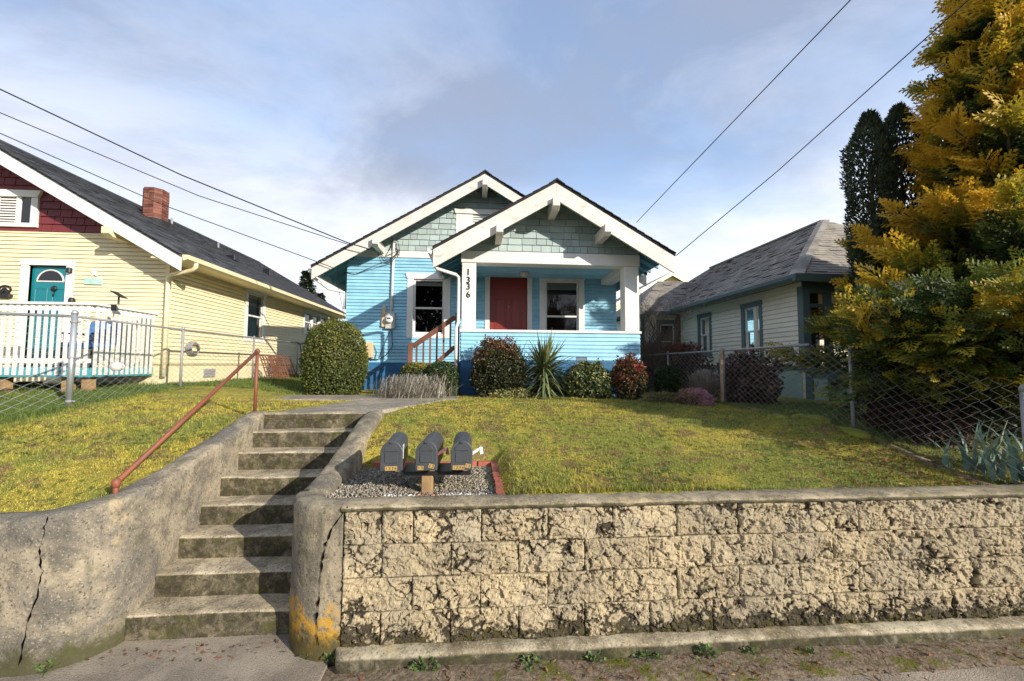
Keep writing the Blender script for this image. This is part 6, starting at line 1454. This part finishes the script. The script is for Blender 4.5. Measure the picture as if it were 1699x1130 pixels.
# yucca
def yucca():
    r_ = np.random.default_rng(51); x0 = at(903, 620, 7.85).x; y0 = 7.85; g = gz1(x0, y0)
    t = thing('yucca', 'spiky yucca with long drooping sword leaves before the porch wall', 'plant', (x0, y0, g))
    MB().tube([(x0, y0, g-0.05), (x0+0.01, y0, g+0.45), (x0-0.02, y0, g+0.72)], [0.06, 0.055, 0.045], 8).build('trunk', M['bark'], t, True)
    n = 330; k = 7; az = r_.uniform(0, 2*math.pi, n); tier = r_.random(n); el = np.where(tier < 0.45, r_.uniform(0.25, 1.4, n), r_.uniform(-0.55, 0.6, n)); L = r_.uniform(0.5, 0.85, n)
    zb = np.where(tier < 0.45, g+r_.uniform(0.40, 0.68, n), g+r_.uniform(0.12, 0.66, n)); s = np.linspace(0, 1, k)[None, :]
    dr = np.where(tier < 0.45, r_.uniform(0.02, 0.16, n), r_.uniform(0.25, 0.5, n))[:, None]
    hor = np.cos(el)[:, None]*L[:, None]*s*(1-0.12*s); ver = np.sin(el)[:, None]*L[:, None]*s-dr*L[:, None]*s**2
    P = np.stack([x0+np.cos(az)[:, None]*(hor+0.03), y0+np.sin(az)[:, None]*(hor+0.03), np.maximum(zb[:, None]+ver, g+0.02)], -1)
    strips('leaves', P, r_.uniform(0.040, 0.06, n), np.clip(r_.normal(0.45, 0.2, n)+np.where(r_.random(n) < 0.08, 0.5, 0), 0, 1), M['l_yucca'], t, 0.06)
yucca()
# iris clump behind the fence at the right edge
def iris(x0, y0, n, sx, sy, seed, label):
    r_ = np.random.default_rng(seed); g = gz1(x0, y0); t = thing('iris', label, 'plant', (x0, y0, g), 'iris clumps'); k = 7
    az = r_.uniform(0, 2*math.pi, n); L = r_.uniform(0.35, 0.62, n); lean = r_.uniform(0.05, 0.7, n); s = np.linspace(0, 1, k)[None, :]
    le = lean[:, None]*(0.5+1.3*s**2); b = np.stack([r_.normal(0, sx, n), r_.normal(0, sy, n)], 1)
    P = np.stack([x0+b[:, :1]+np.cos(az)[:, None]*np.sin(le)*L[:, None]*s, y0+b[:, 1:]+np.sin(az)[:, None]*np.sin(le)*L[:, None]*s, g+np.cos(le)*L[:, None]*s], -1)
    strips('leaves', P, r_.uniform(0.035, 0.055, n), np.clip(r_.normal(0.5, 0.2, n)+np.where(r_.random(n) < 0.12, 0.5, 0), 0, 1), M['l_iris'], t, 0.1)
iris(4.98, 3.72, 46, 0.12, 0.16, 61, 'blue green iris clump behind the fence, larger and nearer the conifer')
iris(5.05, 3.28, 34, 0.10, 0.10, 62, 'blue green iris clump behind the fence at the right edge')

# golden conifer: arms from a trunk, each carrying flat fern-like sprays
def spray_template():
    tris = []; V = []
    def dia(p, d, L, w, z0, z1):
        n = np.array([-d[1], d[0]]); m = p+d*L*0.45; q = p+d*L; b = len(V)
        V.extend([(p[0], p[1], z0), (*(m+n*w/2), (z0+z1)/2), (q[0], q[1], z1), (*(m-n*w/2), (z0+z1)/2)]); tris.extend([(b, b+1, b+2), (b, b+2, b+3)])
    drp = lambda x: -0.22*x*x
    for i in range(9):
        t = 0.08+0.86*i/8; s = 1 if i % 2 else -1; p = np.array([t, 0.0]); L = 0.46*(1-t)**0.8+0.10; a = s*R(48-14*t); d = np.array([math.cos(a), math.sin(a)])
        dia(p, d, L, 0.095, drp(t), drp(t+L*.8))
        for j, (f, sg) in enumerate(((0.38, 1), (0.58, -1))):
            a2 = a+sg*R(38); d2 = np.array([math.cos(a2), math.sin(a2)]); p2 = p+d*L*f
            dia(p2, d2, L*0.48*(1-f*0.4), 0.075, drp(t+L*f*.8), drp(t+L*.9))
    dia(np.array([0.0, 0.0]), np.array([1.0, 0.0]), 1.06, 0.055, 0, drp(1.06))
    return np.array(V), np.array(tris)
SPV, SPT = spray_template()
def sprays(name, P, D, N, L, tint, mat, parent):
    D = unit(D); S = unit(np.cross(N, D)); U = np.cross(D, S); n = len(P); k = len(SPV)
    V = P[:, None, :]+L[:, None, None]*(SPV[None, :, 0, None]*D[:, None]+SPV[None, :, 1, None]*S[:, None]+SPV[None, :, 2, None]*U[:, None])
    Fc = (np.arange(n)[:, None, None]*k+SPT[None]).reshape(-1, 3)
    tt = (tint[:, None]+0.22*(SPV[None, :, 0]-0.5)+0.10*np.abs(SPV[None, :, 1])).ravel()
    return npmesh(name, V.reshape(-1, 3), Fc, mat, parent, False, {'tint': np.clip(tt, 0, 1)})
def conifer():
    r_ = np.random.default_rng(71); cx_, cy_ = 9.0, 6.2; g = gz1(cx_, cy_)
    t = thing('golden_conifer', 'large golden yellow conifer with feathery sprays hanging over the right fence', 'tree', (cx_, cy_, g))
    MB().tube([(cx_, cy_, g-0.1), (cx_+0.03, cy_, 3.0), (cx_-0.03, cy_+0.05, 6), (cx_, cy_, 9.2)], [0.22, 0.18, 0.11, 0.02], 10).build('trunk', M['bark'], t, True)
    arms = []
    zs = [1.6, 2.3, 3.0, 3.5, 4.2, 4.8, 6.0, 6.8, 7.8, 9.3]; rs = [3.1, 3.2, 2.8, 1.9, 1.2, 1.12, 1.1, 1.0, 0.65, 0.25]
    nb = 280
    for i in range(nb):
        z = 1.7+(9.2-1.7)*(i/nb)**1.05; az = i*2.39996+r_.normal(0, 0.2); Lr = np.interp(z, zs, rs)*r_.uniform(0.72, 1.12)
        arms.append((z, az, Lr, r_.uniform(0.15, 0.65) if z > 3 else r_.uniform(-0.12, 0.15)))
    for i in range(84):                                   # long low arms reaching over the fence
        a = R(r_.uniform(198, 224)); arms.append((r_.uniform(1.95, 2.8), a, r_.uniform(3.9, 5.1), r_.uniform(-0.14, -0.07)))
    P, D, N, L, T = [], [], [], [], []; A_, B_, RR = [], [], []
    for z, az, Lr, el in arms:
        h = np.array([math.cos(az), math.sin(az), 0.0]); side = np.array([-h[1], h[0], 0]); n = max(12, int(Lr*(24 if el > -0.05 else 30))); base = np.array([cx_, cy_, z-0.25*Lr*math.tan(max(el, 0))])
        def pt(s): return base+h*Lr*s+np.array([0, 0, 1.0])*(Lr*math.tan(el)*s+0.10*Lr*s*s)
        for a_, b_ in zip(np.linspace(0, .95, 6)[:-1], np.linspace(0, .95, 6)[1:]): A_.append(pt(a_)); B_.append(pt(b_)); RR.append(0.035*(1-a_)+0.006)
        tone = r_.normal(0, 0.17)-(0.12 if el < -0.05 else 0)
        for j in range(n):
            s = 0.30+0.70*(j/n)**0.8; p = pt(s)+r_.normal(0, 0.05, 3)*Lr*0.45; sg = 1 if j % 2 else -1
            spread = r_.uniform(0.35, 1.0)*(1-0.55*s)
            upw = r_.uniform(0.1, 0.9) if z > 2.6 else r_.uniform(-0.25, 0.35)
            d = h*(0.35+0.5*s)+side*sg*spread+np.array([0, 0, upw]); face = r_.random() < 0.6
            P.append(p); D.append(d); N.append((h*1.0+np.array([0, 0, 0.35]) if face else np.array([0, 0, 1.0])+side*sg*r_.uniform(-0.4, 0.9))+r_.normal(0, 0.3, 3)); L.append(r_.uniform(0.30, 0.58)*(1.1-0.3*s))
            if el < -0.05: L[-1] *= 0.68
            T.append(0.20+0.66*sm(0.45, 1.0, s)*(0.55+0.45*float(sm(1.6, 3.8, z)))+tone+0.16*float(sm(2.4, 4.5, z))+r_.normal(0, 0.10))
    P, D, N, L, T = map(np.array, (P, D, N, L, T))
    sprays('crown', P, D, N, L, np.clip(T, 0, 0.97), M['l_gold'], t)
    twigs('limbs', np.array(A_), np.array(B_), np.array(RR), M['bark'], t, 5)
conifer()
def yew(px_, pyt, Y, r0, label, seed):
    r_ = np.random.default_rng(seed); top = at(px_, pyt, Y); g = gz1(top.x, Y); t = thing('columnar_yew', label, 'tree', (top.x, Y, g), 'columnar yews'); H = top.z-g
    MB().tube([(top.x, Y, g-0.1), (top.x, Y, g+H*0.85)], [0.09, 0.02], 7).build('trunk', M['bark'], t, True)
    n = 17000; s = r_.random(n)**0.85; lump = 1+0.28*fbm(np.stack([s*H*2.2, r_.random(n)*0, s*0], 1), 1.0, 3, seed)
    az = r_.uniform(0, 2*math.pi, n); rad = r0*np.minimum(1, (1-s)*7+0.12)*(0.55+0.45*r_.random(n)**0.5)
    lump = 1+0.35*fbm(np.stack([np.cos(az)*1.6, np.sin(az)*1.6, s*H*2.0], 1), 1.2, 3, seed)
    P = np.stack([top.x+np.cos(az)*rad*lump, Y+np.sin(az)*rad*lump, g+s*H], 1)
    D = np.stack([np.cos(az)*0.55, np.sin(az)*0.55, np.full(n, 0.9)], 1)+r_.normal(0, 0.4, (n, 3)); N = np.stack([np.cos(az), np.sin(az), np.zeros(n)], 1)+r_.normal(0, 0.4, (n, 3))
    leaves('crown', P, D, N, r_.uniform(0.06, 0.12, n), r_.uniform(0.022, 0.04, n), r_.random(n), M['l_yew'], t)
yew(1441, 190, 7.6, 0.40, 'dark narrow upright yew rising left of the golden conifer, left column', 81)
yew(1490, 178, 7.75, 0.42, 'dark narrow upright yew partly behind the golden conifer, right column', 82)
# far firs beyond the yellow house
def fir(px_, pyt, Y, w, label, seed):
    r_ = np.random.default_rng(seed); top = at(px_, pyt, Y); t = thing('fir_tree', label, 'tree', (top.x, Y, 1.0), 'far firs'); H = top.z-1.0
    MB().tube([(top.x, Y, 0.5), (top.x, Y, top.z-0.3)], [0.3, 0.03], 7).build('trunk', M['bark'], t, True)
    n = 3600; s = r_.random(n)**0.8; lay = np.floor(s*26)/26; az = r_.uniform(0, 2*math.pi, n); rad = w*(1-lay)**0.9*r_.random(n)**0.6*(0.65+0.5*np.abs(np.sin(az*2.5+lay*60)))
    P = np.stack([top.x+np.cos(az)*rad, Y+np.sin(az)*rad, 1.0+H*(lay+0.02*r_.random(n))-rad*0.22+H*0.01], 1)
    D = np.stack([np.cos(az), np.sin(az), np.full(n, -0.2)], 1)+r_.normal(0, 0.3, (n, 3)); N = np.tile([0, 0, 1.0], (n, 1))+r_.normal(0, 0.4, (n, 3))
    leaves('crown', P, D, N, r_.uniform(0.4, 0.9, n), r_.uniform(0.18, 0.35, n), r_.random(n), M['l_far'], t)
fir(510, 449, 60, 3.4, 'taller dark fir far behind the yellow house roof', 91)
fir(531, 487, 66, 3.4, 'shorter dark fir far behind the yellow house, beside the taller one', 92)
# across the street, seen only in the glass; short firs added to darken it
for i, (x, y, h, s_) in enumerate(((6.4, -14.5, 9.5, 5),)):
    branchy('street_tree', 'leafless street tree across the road, mirrored in the porch window', (x, y, -0.1), h*0.72, 3, s_*13, spread=0.5, r0=0.16, depth=3, kids=5)
def firb(x, y, H, w, label, seed):
    r_ = np.random.default_rng(seed); t = thing('fir_tree', label, 'tree', (x, y, -0.2), 'trees across the road'); MB().tube([(x, y, -0.3), (x, y, H-0.5)], [0.3, 0.03], 7).build('trunk', M['bark'], t, True)
    n = 2600; s = r_.random(n)**0.9; az = r_.uniform(0, 2*math.pi, n); rad = w*(1-s*0.93)*r_.random(n)**0.5; P = np.stack([x+np.cos(az)*rad, y+np.sin(az)*rad, 0.6+H*s*0.94], 1)
    D = np.stack([np.cos(az), np.sin(az), np.full(n, -0.15)], 1)+r_.normal(0, 0.3, (n, 3)); N = np.tile([0, 0, 1.0], (n, 1))+r_.normal(0, 0.5, (n, 3))
    leaves('crown', P, D, N, r_.uniform(0.5, 1.0, n), r_.uniform(0.3, 0.5, n), r_.random(n), M['l_far'], t)
firb(-4.4, -16, 12.5, 3.3, 'tall dark fir across the road, mirrored in the left window', 95)
firb(3.4, -18, 6.6, 2.6, 'shorter dark fir across the road, added to darken the porch window, left of the leafless street tree', 96)
firb(6.8, -18.5, 7.0, 2.8, 'dark fir across the road, added to darken the porch window, directly behind the leafless street tree', 97)
firb(10.2, -18, 6.4, 2.6, 'rightmost short dark fir across the road, added to darken the porch window', 98)

# ------------------------------------------------------------------ grass, weeds, litter
def grass():
    r_ = np.random.default_rng(100)
    def area(n, x0, x1, y0, y1):
        # denser where nearer
        y = y0+(y1-y0)*r_.random(n)**1.5; return r_.uniform(x0, x1, n), y
    XS, YS = [], []
    for n, q in ((230000, (-1.15, 4.72, 3.2, 8.2)), (150000, (-6.5, -2.72, 3.2, 8.0)), (14000, (-2.72, -1.9, 5.3, 7.2)), (20000, (4.75, 6.5, 3.2, 7.5)), (26000, (-9.5, -5.4, 5.5, 9.0)), (22000, (-6.0, -3.3, 7.6, 14))):
        a, b = area(n, *q); XS.append(a); YS.append(b)
    X = np.concatenate(XS); Y = np.concatenate(YS)
    ok = ~((X > -1.24) & (X < 0.22) & (Y < 4.40)) & ~((Y > 8.42) & (X > -3.3) & (X < 3.5)) & ~((Y > 7.2) & (Y < 8.15) & (X > -5.2) & (X < -0.4))
    lx = np.interp(Y, [5.24, 7.2], [-2.5, -1.95]); rx = np.interp(Y, [5.24, 7.2], [-1.4, -0.55]); ok &= ~((Y > 5.2) & (Y < 7.25) & (X > lx) & (X < rx))
    ok &= ~((X < -2.2) & (X > -2.79) & (Y < 5.3)) & ~((X > -1.4) & (X < -1.18) & (Y < 5.35)) & (Y > 3.26)
    ok &= ~((X < -2.5) & (((X+2.97)**2+(Y-3.48)**2 > 0.19**2) & (X > -2.97) & (Y < 3.48)))
    X, Y = X[ok], Y[ok]; n = len(X); P = np.stack([X, Y, gz(X, Y)], 1)
    P[:, 2] += 0.014*fbm(P*[1, 1, 0], 2.3, 4, 5)
    tuft = np.clip(fbm(P*[1, 1, 0], 5.0, 3, 9)*1.2+0.5, 0.1, 1.4)
    wild = ((X < -5.35) | (X > 4.72)).astype(float)+0.8*np.exp(-((X+5.35)/0.22)**2)+0.5*np.exp(-((X-4.6)/0.1)**2)+((Y > 8.2) & (X < -3)).astype(float)*1.0
    H = (0.008+0.020*tuft*r_.random(n))*(1+2.6*np.clip(wild, 0, 1)); W = r_.uniform(0.0035, 0.0065, n)*(1+0.2*(Y-3.2))
    H *= (1+0.06*(Y-3.2))
    az = r_.uniform(0, 2*math.pi, n); ln = r_.uniform(0.2, 1.3, n); tip = P+np.stack([np.cos(az)*np.sin(ln)*H, np.sin(az)*np.sin(ln)*H, np.cos(ln)*H], 1)
    sd = np.stack([-np.sin(az), np.cos(az), np.zeros(n)], 1)*(W/2)[:, None]
    V = np.stack([P-sd, P+sd, tip], 1).reshape(-1, 3)
    green = np.clip(np.clip(wild, 0, 1)*0.8+0.3*sm(0.25, 0.6, fbm(P*[1, 1, 0], 0.7, 3, 55))+0.35*sm(2.0, 4.6, X)*sm(4.2, 5.5, Y), 0, 1)
    tag(npmesh('lawn_grass', V, np.arange(3*n).reshape(-1, 3), M['grass'], None, False, {'tint': np.repeat(r_.random(n), 3), 'green': np.repeat(green, 3)}), 'short patchy yellow green grass and moss of the front lawns', 'grass', None, 'stuff')
    m = 5200; X = np.concatenate([r_.uniform(-1.1, 4.65, 3400), r_.uniform(-5.3, -2.8, 1800)]); Y = np.concatenate([3.27+4.7*r_.random(3400)**1.6, 3.3+3.5*r_.random(1800)])
    kk = ~((X < 0.28) & (X > -2) & (Y < 4.45)) & (fbm(np.stack([X, Y, X*0], 1), 1.1, 3, 12) > -0.15); X, Y = X[kk], Y[kk]
    ex = r_.uniform(0.25, 4.6, 700); X = np.concatenate([X, ex]); Y = np.concatenate([Y, 3.25+0.05*r_.random(700)])
    per = 9; C = np.repeat(np.stack([X, Y, gz(X, Y)], 1), per, 0); n2 = len(C); C[:, :2] += r_.normal(0, 0.012, (n2, 2)); Hh = r_.uniform(0.025, 0.062, n2); a2 = r_.uniform(0, 2*math.pi, n2); l2 = r_.uniform(0.15, 1.1, n2)
    tp = C+np.stack([np.cos(a2)*np.sin(l2)*Hh, np.sin(a2)*np.sin(l2)*Hh, np.cos(l2)*Hh], 1); sd = np.stack([-np.sin(a2), np.cos(a2), a2*0], 1)*0.003
    V = np.stack([C-sd, C+sd, tp], 1).reshape(-1, 3)
    tag(npmesh('grass_tufts', V, np.arange(3*n2).reshape(-1, 3), M['grass'], None, False, {'tint': np.repeat(r_.uniform(0.3, 1, n2), 3), 'green': np.repeat(np.repeat(r_.uniform(0, 0.7, len(X)), per), 3)}), 'longer grass tufts standing out of the short lawn', 'grass', None, 'stuff')
    # broad-leaved weeds in the turf
    m = 2600; X = np.concatenate([r_.uniform(-1.0, 4.6, 2000), r_.uniform(-5.3, -2.8, 600)]); Y = np.concatenate([3.3+4.2*r_.random(2000)**1.4, r_.uniform(3.3, 6.5, 600)])
    q = np.stack([X, Y, X*0], 1); k_ = (fbm(q, 1.3, 3, 77) > 0.08) & ~((X < 0.25) & (Y < 4.45) & (X > -2)); X, Y = X[k_], Y[k_]
    c = np.stack([X, Y, gz(X, Y)+0.012], 1); kk = 7; C = np.repeat(c, kk, 0); a = r_.uniform(0, 2*math.pi, len(C)); D = np.stack([np.cos(a), np.sin(a), r_.uniform(0.1, 0.7, len(C))], 1)
    C += D*r_.uniform(0, 0.03, len(C))[:, None]
    tag(leaves('lawn_weeds', C, D, np.tile([0, 0, 1.0], (len(C), 1)), r_.uniform(0.012, 0.028, len(C)), r_.uniform(0.010, 0.020, len(C)), r_.random(len(C)), M['l_weed']), 'dark green broad leaved weeds scattered through the lawn', 'weeds', None, 'stuff')
grass()
def weed(x, y, z, size, n, seed, lab):
    r_ = np.random.default_rng(seed); t = thing('weed', lab, 'weed', (x, y, z), 'weeds along the wall foot')
    a = r_.uniform(0, 2*math.pi, n); el = r_.uniform(0.1, 1.2, n); r0 = size*r_.uniform(0.2, 1.0, n); D = np.stack([np.cos(a)*np.cos(el), np.sin(a)*np.cos(el), np.sin(el)], 1)
    P = np.array([x, y, z])+D*r0[:, None]*[1, 0.8, 0.7]; N = np.tile([0, -0.3, 1.0], (n, 1))+r_.normal(0, 0.4, (n, 3))
    leaves('leaves', P, D+r_.normal(0, 0.4, (n, 3)), N, size*r_.uniform(0.22, 0.42, n), size*r_.uniform(0.2, 0.36, n), r_.random(n), M['l_weed'], t)
    A_ = np.tile([x, y, z-0.005], (n, 1)); twigs('stems', A_, P, 0.0012, M['twig'], t)
WL = ['green weed clump right of the yellow painted corner foot', 'small weed left of the yellow painted corner, beside the steps', 'leafy weed at the wall foot below the mailboxes',
      'third weed from the yellow corner along the block wall foot', 'fourth weed from the yellow corner along the block wall foot', 'fifth weed from the yellow corner along the block wall foot', 'broad leafy weed near the middle of the block wall foot',
      'weed just right of the broad leafy one at the wall foot', 'tiny weed close to the right of the fifth weed', 'rightmost small weed along the block wall foot', 'green weed at the foot of the smooth left wall']
for i, (px_, py_, s_) in enumerate(((548, 1094, 0.075), (512, 1088, 0.06), (710, 1106, 0.10), (880, 1098, 0.085), (985, 1090, 0.08), (1068, 1090, 0.075), (1170, 1085, 0.09), (1245, 1082, 0.06), (1090, 1092, 0.045), (1345, 1083, 0.05), (75, 1112, 0.08))):
    d = _f*F+_r2*(px_-CX)+_u2*(CY-py_); k = -(CAMZ-0.012)/d.z; q = Vector((0, 0, CAMZ))+d*k
    weed(q.x, min(q.y, 2.93) if px_ > 560 else q.y, 0.012, s_, int(30+s_*250), 200+i, WL[i])
# fallen brown leaves and needles on the verge and under the conifer
r_ = np.random.default_rng(300)
X = np.concatenate([r_.uniform(-0.8, 5.2, 260), r_.uniform(-2.7, -1.25, 60), r_.normal(4.2, 0.38, 900)]); Y = np.concatenate([r_.uniform(2.6, 2.94, 260), 3.27-0.16*r_.random(60)**2, np.clip(r_.normal(3.75, 0.45, 900), 3.3, 5)])
Z = np.where(Y < 3.0, 0.022, np.where(X < -1.2, 0.012, gz(X, Y)+0.022)); P = np.stack([X, Y, Z], 1); n = len(P)
D = r_.normal(size=(n, 3))*[1, 1, 0.25]; N = np.tile([0, 0, 1.0], (n, 1))+r_.normal(0, 0.4, (n, 3))
M['l_litter'] = leafmat('fallen_leaf', [(0, (0.09, 0.035, 0.016)), (0.7, (0.22, 0.085, 0.035)), (1, (0.36, 0.20, 0.10))], 0.15, 0.8)
tag(leaves('leaf_litter', P, D, N, r_.uniform(0.02, 0.06, n), r_.uniform(0.008, 0.022, n), r_.random(n), M['l_litter']), 'fallen reddish brown needles and leaves under the conifer and along the verge', 'leaf litter', None, 'stuff')

M['moss'] = paint('thick_moss', (0.20, 0.20, 0.022), 0.35, 0.95, 0, 0.7, (0.07, 0.075, 0.015), 1.0, dscale=9)
for i, (x, y, s, lab) in enumerate(((4.42, 5.28, 0.17, 'larger moss covered stone at the edge of the lawn by the fence'), (4.50, 4.78, 0.14, 'smaller moss covered stone nearer the conifer end of the fence'), (4.36, 5.75, 0.12, 'low moss covered stone at the lawn edge, farthest up the slope'))):
    k = 28; uu, vv = np.meshgrid(np.linspace(0, 2*math.pi, k, endpoint=False), np.linspace(-1, 1, 14)); dd = np.stack([np.cos(uu)*np.sqrt(1-vv**2), np.sin(uu)*np.sqrt(1-vv**2), vv], -1).reshape(-1, 3)
    V = np.array([x, y, gz1(x, y)-0.02])+dd*np.array([s, s*1.7, s*0.62])*(1+0.35*fbm(dd+i*3, 1.6, 4, 5))[:, None]
    idx = np.arange(len(V)).reshape(14, k); Q = np.stack([idx[:-1], np.roll(idx[:-1], -1, 1), np.roll(idx[1:], -1, 1), idx[1:]], -1).reshape(-1, 4)
    tag(npmesh('mossy_stone', V, Q.copy(), M['moss'], None, True), lab, 'stone', 'mossy stones')
